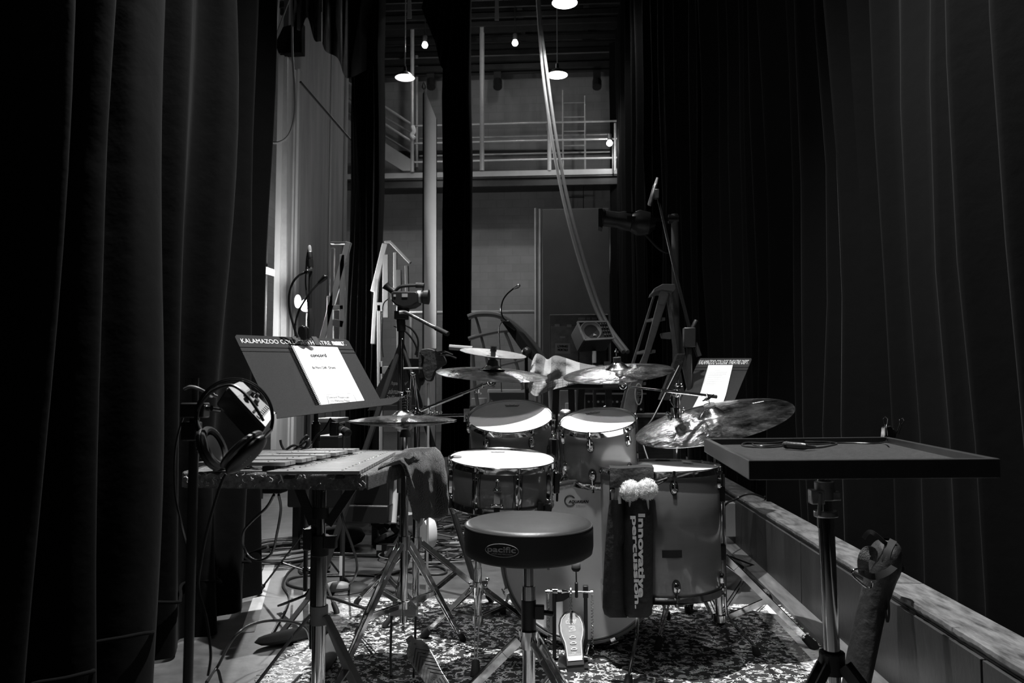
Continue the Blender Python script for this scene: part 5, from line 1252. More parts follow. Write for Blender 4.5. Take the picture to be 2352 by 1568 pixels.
for k, (a, b, l) in enumerate(((1018, 1212, .06), (1046, 1236, .07), (1062, 1226, .05), (1035, 1248, .06))):
    p = ON(a, b, .05); part('connector', G().cyl(p, p+V((l, .04*(-1)**k, .01)), .010, n=8), M_['frame_grey'], pile)
# small floor things
def roll(label, a, b, r, m, nm='sandbag', cat='bag', sq=.8):
    A, B = V(a), V(b); d = (B-A); n = 14; g = G(); rows = []; dd = d.normalized(); s = dd.cross(V((0, 0, 1)))
    for i in range(n+1):
        t = i/n; e = min(1, (math.sin(PI*t)+.001)**.35); c = A+d*t
        rows.append([c+s*r*e*math.cos(q)*(1+.1*noise.noise(V((t*5, q, len(label)))))+V((0, 0, r*sq+r*sq*e*math.sin(q))) for q in [2*PI*j/16 for j in range(17)]])
    return solo(nm, g.grid(rows), M_[m], label, cat, smooth=80)
roll('dark rolled sandbag on the floor just behind the table stand pole', ON(712, 1262), ON(838, 1254), .085, 'foot')
roll('flatter dark sandbag curving on the floor left of the hi-hat stand', ON(866, 1262), ON(960, 1225), .075, 'foot', sq=.5)
roll('grey flattened sandbag under the short mic stand', ON(690, 1318), ON(760, 1312), .07, 'foot', sq=.5)
roll('grey foam tube on the floor left of the rug fringe', ON(744, 1364), ON(805, 1362), .030, 'grey_plastic', 'foam_tube', 'tube', .95)
p = ON(895, 1278); g = G().box((p.x, p.y, .035), (.14, .06, .07)); bx_ = solo('direct_box', g, M_['black'], 'small black box with white label behind the hi-hat legs', 'box', bevel=.004)
part('label_sticker', G().box((p.x-.055, p.y-.031, .055), (.03, .002, .03)), M_['white'], bx_); part('knob', G().cyl((p.x-.01, p.y-.03, .03), (p.x-.01, p.y-.045, .03), .012, n=10), M_['chrome'], bx_)
p = AT(984, 1225, 4.3)
g = G().lathe([(.0001, -.030), (.045, -.030), (.052, -.010), (.052, .010), (.045, .030), (.0001, .030)], frame(p+V((0, 0, -.0)), (-.8, -.6, 0)) @ Matrix.Diagonal((1, 1.6, 1, 1)), 24)
fx = thing('plastic_shell', 'white rounded plastic shell standing on the floor among the stand legs', 'shell', V((p.x, p.y, 0)))  # unidentified white object, built as a plain shell, not a pedal
part('shell', g, M_['white'], fx); part('support', G().cyl((p.x, p.y, 0), (p.x, p.y, p.z-.07), .02, n=10), M_['rubber'], fx)
# black fabric folds under the fringe near bottom left
roll('black cloth bundle on the floor at the left corner of the rug', ON(585, 1490), ON(760, 1455), .045, 'foot', 'cloth_bundle', 'cloth', .5)
roll('dark stand foot cushion standing over the rug edge', ON(735, 1560), ON(765, 1470), .040, 'foot', 'cloth_bundle', 'cloth', .6)
# ================================================================== BACKGROUND: catwalk, stairs, lamps
YC, YR = 18.0, 18.9
cw = thing('catwalk', 'steel catwalk with pipe railings crossing the far wall', 'catwalk', AT(1100, 425, YC))
zt0 = AT(1200, 392, YC).z; zt1 = AT(1200, 404, YC).z; zb1 = AT(1200, 425, YC).z
xl, xr = AT(782, 400, YC).x, 1.15
M_['cat'] = mat('grey_painted_steel', .28, .45, vary=.15, scale=2)
part('fascia', G().box(((xl+xr)/2, YC, (zt0+zt1)/2), (xr-xl, .04, zt0-zt1)), M_['cat'], cw, smooth=0)
part('beam', G().box(((xl+xr)/2, YC+.12, (zt1+zb1)/2), (xr-xl, .14, zt1-zb1)), M_['dark_metal'], cw, smooth=0)
part('deck', G().box(((xl+xr)/2, (YC+WB)/2, zt1-.02), (xr-xl, WB-YC, .04)), M_['dark_metal'], cw, smooth=0)
x0, x1, xe = AT(947, 285, YC).x, 1.13, 1.13
for y_ in (285, 325.5, 369): 
    z = AT(1200, y_-2, YC).z; part('rail', G().cyl((x0, YC, z), (x1, YC, z), .024, n=8), M_['steel_pipe'], cw)
for y_ in (313, 353):
    z = AT(1200, y_, YR).z; part('rail', G().cyl((x0, YR, z), (x1, YR, z), .022, n=8), M_['steel_pipe'], cw)
zr = AT(1200, 283, YC).z
def vp(px, y0, y1, Y, r, nm='post', m='steel_pipe'):
    part(nm, G().cyl(AT(px, y1, Y), AT(px, y0, Y), r, n=8), M_[m], cw)
vp(947, 60, 395, YC-.05, .045); vp(957, 128, 385, YR, .040); vp(1107, 60, 392, YC, .055, m='frame_grey'); vp(1262, 268, 392, YC, .05); vp(1413, 283, 392, YC, .03); vp(1418, 315, 388, YR, .03); vp(1258, 200, 300, YR, .03, m='frame_grey')
# stairs down/up to the left
stt = thing('steel_stairs', 'steel stairs with sloping handrails climbing left from the catwalk', 'stairs', AT(945, 392, YC))
S = G().prism([AT(944, 392, YC-.06), AT(944, 366, YC-.06), AT(780, 262, YC-.06), AT(780, 302, YC-.06), AT(925, 392, YC-.06)], (0, .06, 0)); part('stringer', S, M_['cat'], stt, smooth=0)
for (ya, yb) in ((286, 205), (325, 247)):
    part('handrail', G().cyl(AT(946, ya, YC-.05), AT(780, yb-28, YC-.05), .030, n=8), M_['steel_pipe'], stt)
for (ya, yb) in ((306, 230), (351, 268)):
    part('handrail', G().cyl(AT(946, ya, YR-.05), AT(780, yb-20, YR-.05), .024, n=8), M_['frame_grey'], stt)
for i in range(9):
    p = AT(935-17*i, 380-11*i, YC+.3); part('tread', G().box(p, (.28, .7, .03)), M_['dark_metal'], stt, smooth=0)
part('rope_bundle', G().tube(smooth_pts([AT(948, 290, YC-.12), AT(951, 302, YC-.14), AT(946, 310, YC-.12), AT(952, 318, YC-.12)], 5), .05, 7), M_['felt'], stt)
# wall ladder
ld = thing('wall_ladder', 'thin steel ladder rising above the catwalk on the far wall', 'ladder', AT(1318, 500, 18.6))
for px in (1293, 1344): part('ladder_rail', G().cyl(AT(px, 392, 18.6), AT(px, 207 if px < 1300 else 220, 18.6), .022, n=6), M_['steel_pipe'], ld)
for y_ in (236, 268.5, 301, 334, 366): part('rung', G().cyl(AT(1293, y_+.5, 18.6), AT(1344, y_-.5, 18.6), .014, n=6), M_['steel_pipe'], ld)
l2 = thing('ladder_bracket', 'dark rung and hanger wires below the catwalk', 'ladder', AT(1318, 480, 18.9))
part('rung', G().cyl(AT(1290, 453, 18.9), AT(1342, 453, 18.9), .014, n=6), M_['dark_metal'], l2)
for px in (1294, 1340): part('ladder_rail', G().cyl(AT(px, 425, 18.9), AT(px, 482, 18.9), .012, n=6), M_['dark_metal'], l2)
# pipe on the wall
solo('wall_pipe', G().cyl(AT(870, 352, WB-.1), AT(1420, 348, WB-.1), .06, n=8), M_['dark_metal'], 'dark pipe running along the far wall behind the catwalk rails', 'pipe')
# pendant lamps
ME = mat('lamp_glow', .9, .5, emit=14.0); MB2 = mat('bulb_glow', .9, .5, emit=120.0)
MSH = mat('lamp_reflector', .85, .4)
def pendant(px, py, Y, wpx, label, e, full=True, top=-60):
    c = AT(px, py, Y); r = wpx/2/FPX*Y; M = Matrix.Translation(c)
    t = thing('pendant_lamp', label, 'lamp', c)
    part('shade', G().lathe([(.03, r*.62), (r*.25, r*.60), (r*.55, r*.42), (r*.85, r*.12), (r, 0), (r*.99, -.01), (r*.84, r*.10), (r*.5, r*.38), (.03, r*.55)], M, 32), M_['dark_metal'], t)
    part('reflector', G().lathe([(r*.985, -.008), (r*.82, r*.08), (r*.48, r*.34), (.001, r*.5)], M, 32), ME if full else MSH, t)
    part('cap', G().cyl(c+V((0, 0, r*.58)), c+V((0, 0, r*1.1)), r*.18, r*.14, n=12), M_['dark_metal'], t)
    part('cord', G().cyl(c+V((0, 0, r)), V((c.x, c.y, 10.1)), .012, n=6), M_['frame_grey'], t)
    b = part('bulb', G().ball(c+V((0, 0, .0)), r*(.22 if not full else .35), 10, (1, 1, .9)), MB2 if not full else ME, t)
    lamp('pendant_light', 'SPOT', c+V((0, 0, -.06)), e, c-V((0, 0, 5)), spot_size=math.radians(150), spot_blend=.6, shadow_soft_size=.08)
    return t
pendant(1280, 172, 16.2, 49, 'bright pendant lamp hanging in front of the far wall right of the slung cables', 260)
pendant(1297, 6, 13.4, 61, 'bright pendant lamp cut off by the top edge of the frame', 200, top=-120)
pendant(930, 178, 15.5, 48, 'pendant lamp with bare bulb left of the tall pipes', 200, full=False)
def bare(px, py, Y, label, e, hang):
    c = AT(px, py, Y); t = thing('work_light', label, 'lamp', c)
    part('bulb', G().ball(c, .06, 12), MB2, t); part('socket', G().cyl(c+V((0, 0, .06)), c+V((0, 0, .2)), .05, n=10), M_['dark_metal'], t)
    if hang: part('cord', G().cyl(c+V((0, 0, .2)), V((c.x, c.y, 10.1)), .012, n=6), M_['dark_metal'], t)
    else: part('bracket', G().tube([c+V((0, 0, .18)), V((c.x+.1, YC-.04, c.z+.18)), V((c.x+.1, YC-.04, zt1))], .02, 6), M_['dark_metal'], t)
    lamp('work_light_glow', 'POINT', c+V((0, -.14, -.10)), e, shadow_soft_size=.06)
bare(976, 104, 16.5, 'bare bulb glowing under the roof left of centre', 8, 60)
bare(1183, 99, 16.8, 'bare bulb glowing under the roof at the centre', 10, 90)
bare(1400, 329, 17.4, 'bare bulb glowing at the right end of the catwalk', 16, 0)
# little conduit boxes, fixtures on wall top
for px in (990, 1143, 1371):
    g = G().box(AT(px, 178, 18.8), (.18, .2, .28)).cyl(AT(px, 186, 18.7), AT(px, 200, 18.6), .11, n=10)
    solo('stage_lantern', g, M_['dark_metal'], {990: 'unlit dark lantern on the far wall near the tall pale board', 1143: 'unlit dark lantern on the far wall above the catwalk middle', 1371: 'unlit dark lantern on the far wall by the right curtain'}[px], 'lamp')
for px, y0, y1 in ((940, 0, 42), (1141, 0, 46)):
    solo('hanging_sign', G().cyl(AT(px, y0, 15), V((AT(px, y0, 15).x, 15, 10.1)), .01, n=5).prism([AT(px-4, y0, 15), AT(px+4, y0, 15), AT(px+5, y1, 15), AT(px-5, y1, 15)], (0, .02, 0)), M_['frame_grey'], 'pale narrow tag hanging under the roof '+('left of the bare bulb' if px < 1000 else 'right of the leg curtain'), 'tag', smooth=0)
# slung cables from roof to floor
P = [(1232, -30), (1238, 60), (1247, 170), (1262, 280), (1280, 390), (1304, 500), (1338, 620), (1378, 730), (1432, 808)]
for dx, lab in ((0, 'left one of two thick pale cables slung down from the roof'), (10, 'right one of two thick pale cables slung down from the roof')):
    pts = smooth_pts([AT(a+dx*(1.0 if i > 1 else .5), b, 15.5-i*.75) for i, (a, b) in enumerate(P)], 8)
    cable_ = solo('slung_cable', G().tube(pts, .026, 8), M_['white'], lab, 'cable', 'cables slung from the roof')
# tall dark panel, frame post and low pipe
solo('scenery_flat', G().box(((AT(1246, 600, 17).x+AT(1400, 600, 17).x)/2, 17, (AT(1300, 480, 17).z)/2), (AT(1400, 600, 17).x-AT(1246, 600, 17).x, .06, AT(1300, 480, 17).z)), mat('black_scenery', .022, .7, vary=.4, scale=1.0), 'tall black scenery panel standing by the far wall', 'panel', smooth=0, bevel=.01)
pp = thing('pipe_stand', 'upright pale pipes joined by a low cross pipe before the tall black panel', 'frame', V((AT(1236, 700, 14).x, 14, 0)))
for px, y0 in ((1231, 478), (1241, 480)):
    part('upright', G().cyl((AT(px, 700, 14).x, 14, 0), AT(px, y0, 14), .030, n=8), M_['steel_pipe'], pp)
part('cross_pipe', G().cyl((AT(940, 718, 14.05).x, 14.05, AT(940, 718, 14.05).z), AT(1234, 716, 14.05), .030, n=8), M_['steel_pipe'], pp)
part('foot', G().box((AT(1236, 700, 14).x, 14, .03), (.5, .5, .06)), M_['dark_metal'], pp)
part('upright', G().cyl((AT(945, 700, 14.05).x, 14.05, 0), AT(945, 716, 14.05), .030, n=8), M_['steel_pipe'], pp)
# door with notices
YD = 12.5
dr = thing('cabinet', 'dark metal locker with peeling tape and a white notice, behind the stacked monitors', 'cabinet', (AT(1330, 800, YD).x, YD, 0))
xa, xb = AT(1262, 800, YD).x, AT(1398, 800, YD).x; zt2 = AT(1300, 722, YD).z
part('body', G().box(((xa+xb)/2, YD+.3, zt2/2), (xb-xa, .6, zt2)), mat('locker_paint', .10, .45, vary=.4, scale=4), dr, smooth=0, bevel=.01)
part('door', G().box(((xa+xb)/2-.22, YD-.012, zt2/2-.05), (.42, .02, zt2-.25)), mat('locker_door', .15, .4, vary=.5, scale=6), dr, smooth=0, bevel=.006)
part('door', G().box(((xa+xb)/2+.22, YD-.012, zt2/2-.05), (.42, .02, zt2-.25)), mat('locker_door_b', .13, .4, vary=.5, scale=6), dr, smooth=0, bevel=.006)
def card(a, b, c, d, m, nm, lab=None): return part(nm, G().prism([AT(a, b, YD-.03), AT(c, b, YD-.03), AT(c, d, YD-.03), AT(a, d, YD-.03)], (0, .004, 0)), M_[m], dr, lab, smooth=0)
card(1275, 788, 1310, 812, 'frame_grey', 'notice', 'pale notice with two lines of bold print')
for y_, s in ((798, 'LIVING'), (806, 'ARSENAL')):
    o = AT(1281, y_, YD-.036); lettering(s if y_ < 800 else 'MORTALS', M_['black_ink'], dr, lambda u, v: o+V((u, 0, v)), w=.155, h=.036, weight=.04)
for (a, b, c, d) in ((1274, 744, 1286, 750), (1302, 745, 1313, 751), (1286, 772, 1298, 776), (1328, 729, 1345, 734), (1347, 729, 1356, 734), (1359, 729, 1371, 734)): card(a, b, c, d, 'frame_grey', 'tape_mark')
# tall grey flats at left
X0 = -3.0
M_['flat'] = mat('muslin_flat', .38, .75, vary=.28, scale=1.6, stretch=(1, 3, .35), bump=.05)
def flat_piece(label, y0, y1, zt, zt2, x=X0, th=.03, m='flat', nm='scenery_flat'):
    t = thing(nm, label, 'panel', (x, (y0+y1)/2, 0))
    part('canvas', G().prism([(x, y0, 0), (x, y1, 0), (x, y1, zt2), (x, y0, zt)], (-th, 0, 0)), M_[m], t, smooth=0)
    for y in (y0+.04, y1-.04): part('stile', G().box((x+.012, y, min(zt, zt2)/2), (.024, .08, min(zt, zt2))), M_['flat'], t, smooth=0)
    part('seam_batten', G().box((x+.010, y0+(y1-y0)*.7, min(zt, zt2)/2), (.018, .03, min(zt, zt2)-.1)), M_['flat'], t, smooth=0)
    return t
flat_piece('broad tall grey canvas flat beside the nearer leg curtain', 8.05, 10.35, 5.35, 5.35, x=-3.0)
fa = flat_piece('narrow grey flat with pale edge batten in front of the broad flat', 7.45, 8.0, 4.30, 4.30, x=-2.82)
part('pale_batten', G().beam(AT(652, 790, 7.5), AT(655, 128, 7.5), .055, .03, (0, 1, 0)), M_['frame_grey'], fa, 'pale wooden batten')
part('dark_hanger', G().prism([AT(640, 122, 7.4), AT(693, 120, 7.4), AT(693, 50, 7.4), AT(650, 62, 7.4), AT(632, 100, 7.4)], (0, .1, 0)), M_['curtain'], fa)
t_ = thing('rope', 'slack rope and cable hanging down the narrow grey flat', 'rope', AT(672, 330, 7.2))
part('rope_run', G().tube(smooth_pts([AT(670, -20, 7.2), AT(671, 60, 7.2), AT(672, 130, 7.2), AT(677, 210, 7.2), AT(676, 270, 7.2), AT(662, 312, 7.2), AT(635, 328, 7.2), AT(605, 318, 7.2), AT(583, 300, 7.2)], 7), .011, 6), M_['grey_cable'], t_)
part('rope_run', G().tube([AT(668, -10, 7.2), AT(620, 120, 7.2), AT(584, 205, 7.2)], .007, 6), M_['grey_cable'], t_)
part('rope_run', G().tube([AT(690, 188, 7.3), AT(735, 240, 7.6), AT(806, 322, 7.9)], .012, 6), M_['cable'], t_)
dk_ = flat_piece('black scenery piece standing behind the edge of the left curtain', 6.2, 7.4, 6.4, 6.4, x=-3.15, m='curtain')
t_ = thing('shelf_board', 'pale board crossing the dark gap beside the left curtain', 'board', AT(603, 615, 6.6))
part('board', G().prism([AT(580, 601, 6.6), AT(627, 618, 6.9), AT(627, 633, 6.9), AT(580, 620, 6.6)], (0, .04, 0)), M_['frame_grey'], t_, smooth=0)
t_ = thing('stair_handrail', 'sloping metal handrail in the dark gap beside the left curtain', 'rail', AT(600, 270, 6.6))
part('rail', G().cyl(AT(578, 228, 6.6), AT(622, 268, 6.9), .016, n=8).cyl(AT(578, 243, 6.6), AT(614, 275, 6.9), .018, n=8), M_['steel_pipe'], t_)
part('upright', G().cyl(AT(580, 260, 6.6), V((AT(580, 260, 6.6).x, 6.6, 0)), .014, n=8), M_['frame_grey'], t_); part('upright', G().cyl(AT(618, 270, 6.9), V((AT(619, 270, 6.9).x, 6.9, 0)), .012, n=8), M_['dark_metal'], t_)
g = G().prism([AT(560, -20, 8.6), AT(640, -20, 8.6), AT(634, 70, 8.6), AT(612, 108, 8.6), AT(585, 250, 8.6), AT(560, 260, 8.6)], (0, .05, 0))
solo('canvas_drape', g, M_['flat'], 'grey canvas triangle lit above the handrail beside the left curtain', 'panel', smooth=0)
# bulb behind goosenecks
c = AT(698, 700, 6.9); t = thing('work_light', 'dazzling clamp light shining low on the narrow flat behind the goosenecks', 'lamp', c)
part('bulb', G().ball(c, .036, 12), MB2, t); part('bulb', G().ball(AT(684, 692, 7.0), .03, 8, (1, 1, 2)), ME, t); part('reflector', G().lathe([(.055, 0), (.045, .03), (.02, .05)], frame(c+V((0, .05, 0)), (0, 1, 0)), 20), MSH, t)
part('stand', G().cyl((c.x, c.y+.1, 0), c+V((0, .1, -.05)), .015, n=8), M_['dark_metal'], t)
lamp('work_light_glow', 'POINT', c+V((.02, -.10, 0)), 85, shadow_soft_size=.04)
# tall pale board, hook
bd_ = thing('tall_board', 'tall pale board with slanted top standing between the two leg curtains', 'board', (AT(988, 700, 7.6).x, 7.6, 0))
part('board', G().prism([AT(974, 800, 7.6), AT(974, 204, 7.6), AT(978, 212, 7.6), AT(1002, 272, 7.6), AT(1002, 800, 7.6)], (0, .04, 0)), mat('pale_board', .75, .5, vary=.1, scale=2), bd_, smooth=0)
part('side_edge', G().prism([AT(970, 800, 7.65), AT(971, 215, 7.65), AT(974, 210, 7.65), AT(974, 800, 7.65)], (0, .10, 0)), M_['dark_metal'], bd_, smooth=0)
part('board_foot', G().box((AT(988, 800, 7.6).x, 7.64, AT(988, 795, 7.6).z/2), (.10, .04, AT(988, 795, 7.6).z)), M_['pale_wood'], bd_, smooth=0)
part('hook', G().tube([AT(974, 206, 7.6), AT(970, 200, 7.6), AT(973, 188, 7.6), AT(977, 200, 7.6), AT(974, 206, 7.6)], .008, 6), M_['steel_pipe'], bd_)
# white wooden stair units
def white_unit(label, Y, planks):
    t = thing('wooden_stairs', label, 'stairs', V((AT(planks[0][1][0], 800, Y).x, Y, 0)))
    for nm, a, b, wd, m in planks: part(nm, G().beam(AT(a[0], a[1], Y), AT(b[0], b[1], Y), wd, .04, (0, 1, 0)), M_[m], t, smooth=0, bevel=.004)
    return t
u1 = white_unit('white wooden handrail unit leaning beside the broad grey flat', 6.6, [('handrail', (801, 556), (738, 790), .050, 'white'), ('post', (759, 680), (759, 860), .05, 'pale_wood'), ('post', (787, 585), (787, 860), .045, 'pale_wood'), ('post', (765, 570), (762, 700), .03, 'frame_grey'), ('top_rail', (760, 558), (800, 558), .02, 'frame_grey'), ('crosspiece', (752, 706), (790, 706), .04, 'pale_wood'), ('crosspiece', (766, 740), (790, 745), .06, 'frame_grey'), ('foot_post', (757, 850), (757, 1158), .05, 'frame_grey')])
u2 = white_unit('white wooden handrail unit standing behind the camcorder', 6.9, [('handrail', (885, 560), (858, 670), .050, 'white'), ('handrail', (866, 640), (857, 790), .035, 'white'), ('post', (886, 585), (886, 730), .050, 'pale_wood'), ('post', (871, 700), (872, 905), .035, 'pale_wood'), ('post', (876, 830), (876, 1147), .03, 'pale_wood'), ('post', (908, 580), (908, 700), .030, 'pale_wood'), ('post', (916, 620), (919, 850), .045, 'frame_grey'), ('post', (934, 610), (936, 700), .03, 'frame_grey'), ('crosspiece', (872, 850), (920, 850), .07, 'frame_grey'), ('top_rail', (884, 557), (900, 556), .025, 'pale_wood'), ('top_rail', (898, 557), (943, 604), .025, 'pale_wood'), ('crosspiece', (866, 705), (886, 705), .08, 'pale_wood')])
# curved pipe frames
wf = thing('pipe_arches', 'curved grey pipe frames tangled behind the left crash cymbal', 'frame', ON(1160, 1130))
for P, r_ in (([(1075, 728), (1100, 721), (1140, 723), (1170, 738), (1205, 768), (1240, 810), (1262, 850)], .022), ([(1076, 778), (1110, 768), (1150, 760), (1180, 760), (1205, 775)], .016), ([(1090, 722), (1098, 745), (1112, 800), (1125, 860), (1135, 890)], .010), ([(1160, 762), (1175, 800), (1190, 850), (1200, 895)], .012), ([(1140, 822), (1180, 818), (1215, 812)], .012), ([(1150, 838), (1200, 826), (1210, 822)], .012), ([(1085, 800), (1090, 880), (1100, 960), (1100, 1080)], .014), ([(1262, 850), (1266, 960), (1266, 1090)], .016)):
    part('pipe', G().tube(smooth_pts([AT(a, b, 6.0) for a, b in P], 6), r_, 8), M_['grey_plastic'], wf)
# music stand seen edge on, with gooseneck microphone
eo = thing('music_stand', 'black music stand seen almost edge-on behind the striped cloth', 'music stand', ON(1215, 1160))
YE = 4.7
part('desk', G().prism([AT(a, b, YE) for a, b in ((1148, 733), (1160, 736), (1186, 757), (1236, 824), (1231, 834), (1205, 815))], (.03, .30, 0)), M_['desk'], eo, smooth=0, bevel=.004)
part('pole', G().cyl((AT(1212, 900, YE).x, YE+.1, .05), AT(1208, 815, YE+.1), .012, n=10).ball(AT(1210, 808, YE-.02), .03, 8), M_['dark_metal'], eo)
for a in (0, 120, 240):
    d = V((math.cos(math.radians(a)), math.sin(math.radians(a)), 0)); b0 = V((AT(1212, 900, YE).x, YE+.1, .12)); part('leg', G().beam(b0, b0+d*.28+V((0, 0, -.10)), .02, .008), M_['dark_metal'], eo)
gm = thing('clip_lamp', 'slender gooseneck lamp clipped to the edge-on music stand', 'lamp', AT(1155, 735, YE-.02))
pts = smooth_pts([AT(a, b, YE-.02) for a, b in ((1168, 742), (1155, 728), (1151, 710), (1155, 690), (1165, 675), (1180, 662))], 6)
part('gooseneck', G().tube(pts, .0045, 8), M_['black_gloss'], gm); part('lamp_head', G().tube([pts[-1], AT(1190, 657, YE-.02)], [.007, .014], 10).ball(AT(1191, 656, YE-.02), .011, 8), M_['brushed'], gm)
part('clip', G().prism([AT(a, b, YE-.03) for a, b in ((1150, 738), (1168, 735), (1186, 755), (1182, 760), (1162, 745))], (0, .06, 0)), M_['black_gloss'], gm, bevel=.004)
part('lead', G().tube(smooth_pts([AT(1152, 740, YE), AT(1146, 755, YE), AT(1148, 800, YE), AT(1150, 850, YE), AT(1152, 900, YE)], 5), .003, 5), M_['cable'], gm)
# striped cloth over a keyboard
YK = 4.2
kb_ = thing('keyboard_stand', 'black keyboard under the striped cloth on its dark stand', 'stand', ON(1320, 1190))
a, b = AT(1228, 880, YK+.25), AT(1410, 884, YK+.25)
part('keyboard_case', G().box(((a.x+b.x)/2, YK+.3, a.z), (b.x-a.x+.1, .34, .07)), M_['black'], kb_, bevel=.01)
for p, q in (((1278, 893), (1262, 1180)), ((1312, 893), (1320, 1180)), ((1336, 893), (1322, 1180)), ((1395, 830), (1408, 1180))):
    part('leg', G().beam(AT(*p, YK+.2), AT(*q, YK+.2), .035, .03, (0, 1, 0)), M_['dark_metal'], kb_)
top = [(1222, 830), (1232, 812), (1247, 817), (1258, 825), (1275, 816), (1300, 822), (1330, 832), (1360, 838), (1385, 838)]
bot = [(1212, 885), (1222, 905), (1236, 909), (1250, 902), (1275, 893), (1300, 887), (1330, 880), (1365, 874), (1395, 868)]
ts, bs2 = smooth_pts([V((a, b, 0)) for a, b in top], 5), smooth_pts([V((a, b, 0)) for a, b in bot], 5)
rows = []; R2 = []
for i in range(16):
    t = i/15; row = []
    for j, (p, q) in enumerate(zip(ts, bs2)):
        u = j/(len(ts)-1); s = t
        Y = YK-.035*math.sin(u*15+t*4)-.10*t+.06*noise.noise(V((u*6, t*4, 0)))-.05*math.sin(PI*t*.8)
        row.append(AT(p.x+(q.x-p.x)*s, p.y+(q.y-p.y)*s, Y))
    rows.append(row)
backrow = [p+V((0, .38, -.02)) for p in rows[0]]
def cloth_mat():
    m = mat('striped_fleece', .30, .95, bump=.5, bscale=90, spec=.1, sheen=.3); nt = m.node_tree; N, L = nt.nodes, nt.links; p = N['Principled BSDF']
    uv = N.new('ShaderNodeAttribute'); uv.attribute_name = 'cloth'; uv.attribute_type = 'GEOMETRY'
    sp = N.new('ShaderNodeSeparateXYZ'); L.new(uv.outputs['Vector'], sp.inputs[0])
    def mth(op, a, b=None):
        n = N.new('ShaderNodeMath'); n.operation = op
        for i, q in enumerate((a, b)):
            if q is None: continue
            if isinstance(q, (int, float)): n.inputs[i].default_value = q
            else: L.new(q, n.inputs[i])
        return n.outputs[0]
    u, v = sp.outputs[0], sp.outputs[1]
    stripe = mth('LESS_THAN', mth('FRACT', mth('MULTIPLY', u, 3.2)), .42)
    gu = mth('LESS_THAN', mth('FRACT', mth('MULTIPLY', u, 17)), .10); gv = mth('LESS_THAN', mth('FRACT', mth('MULTIPLY', v, 13)), .13)
    low = mth('GREATER_THAN', v, .72); gridl = mth('MULTIPLY', mth('MAXIMUM', gu, gv), low)
    up = mth('LESS_THAN', v, .70)
    c = mth('ADD', .15, mth('MULTIPLY', mth('MULTIPLY', stripe, up), .16)); c = mth('ADD', c, mth('MULTIPLY', low, .10)); c = mth('SUBTRACT', c, mth('MULTIPLY', gridl, .17))
    L.new(c, p.inputs['Base Color']); return m
g = G().grid([backrow]+rows)
cl2 = solo('striped_cloth', g, cloth_mat(), 'pale fleece cloth with stripes and a checked border draped over the keyboard', 'cloth', smooth=80)
at = cl2.data.attributes.new('cloth', 'FLOAT_VECTOR', 'POINT'); m_ = len(ts)
if len(cl2.data.vertices) == m_*17:
    for i in range(17):
        for j in range(m_): at.data[i*m_+j].vector = (j/(m_-1), max(0, (i-1)/15), 0)
# powered monitor on a stand
YP = 4.9
pmn = thing('monitor_speaker', 'small powered monitor with round cone and knobs, tilted on a mic stand', 'speaker', AT(1365, 800, YP))
q = [AT(1326, 740, YP), AT(1394, 739, YP+.03), AT(1410, 777, YP-.02), AT(1343, 781, YP-.04)]
nM = (q[1]-q[0]).cross(q[3]-q[0]).normalized()
if nM.y > 0: nM = -nM
def mf2(u, v, h=0): return q[0].lerp(q[1], u).lerp(q[3].lerp(q[2], u), v)+nM*h
part('cabinet_body', G().prism([mf2(0, 0), mf2(1, 0), mf2(1, 1), mf2(0, 1)], -nM*.10+V((-.03, 0, -.035))), M_['black'], pmn, smooth=0, bevel=.008)
g = G()
for a, b in (((0, 0), (1, 0)), ((1, 0), (1, 1)), ((1, 1), (0, 1)), ((0, 1), (0, 0))): g.beam(mf2(*a, .004), mf2(*b, .004), .010, .010, nM)
part('front_rim', g, M_['frame_grey'], pmn)
c = mf2(.34, .5, .004); Mc = frame(c, nM, mf2(1, .5)-mf2(0, .5))
sc_ = (mf2(0, .5)-mf2(1, .5)).length
part('cone', G().lathe([(.0001, -.012), (.02, -.011), (.058, -.002), (.062, .003), (.066, .003), (.068, -.002)], Mc, 32), M_['grey_plastic'], pmn)
part('glint_patch', G().prism([mf2(.38, .68, .006), mf2(.46, .78, .006), mf2(.33, .80, .006)], nM*.001), M_['print'], pmn)  # highlight on the cone, modelled as a white triangle
part('control_panel', G().prism([mf2(.68, .06, .002), mf2(.95, .06, .002), mf2(.95, .94, .002), mf2(.68, .94, .002)], nM*.002), M_['black'], pmn, smooth=0)
for i in range(4):
    for j in range(3):
        p = mf2(.73+.085*j, .17+.21*i, .004); part('knob', G().cyl(p, p+nM*.012, .0060, .0048, n=10), M_['brushed'], pmn)
ps = thing('monitor_stand', 'thin stand carrying the small powered monitor', 'stand', ON(1365, 1180))
xx = AT(1365, 850, YP+.05).x
part('pole', G().cyl((xx, YP+.05, .02), (xx, YP+.05, AT(1365, 792, YP).z), .011, n=10), M_['dark_metal'], ps); part('base', G().lathe([(.0001, .02), (.12, .012), (.13, 0)], Matrix.Translation((xx, YP+.05, 0)), 24), M_['dark_metal'], ps)
part('coupler', G().cyl(AT(1365, 833, YP), AT(1365, 806, YP), .013, n=10), M_['white'], ps, 'pale threaded coupler')
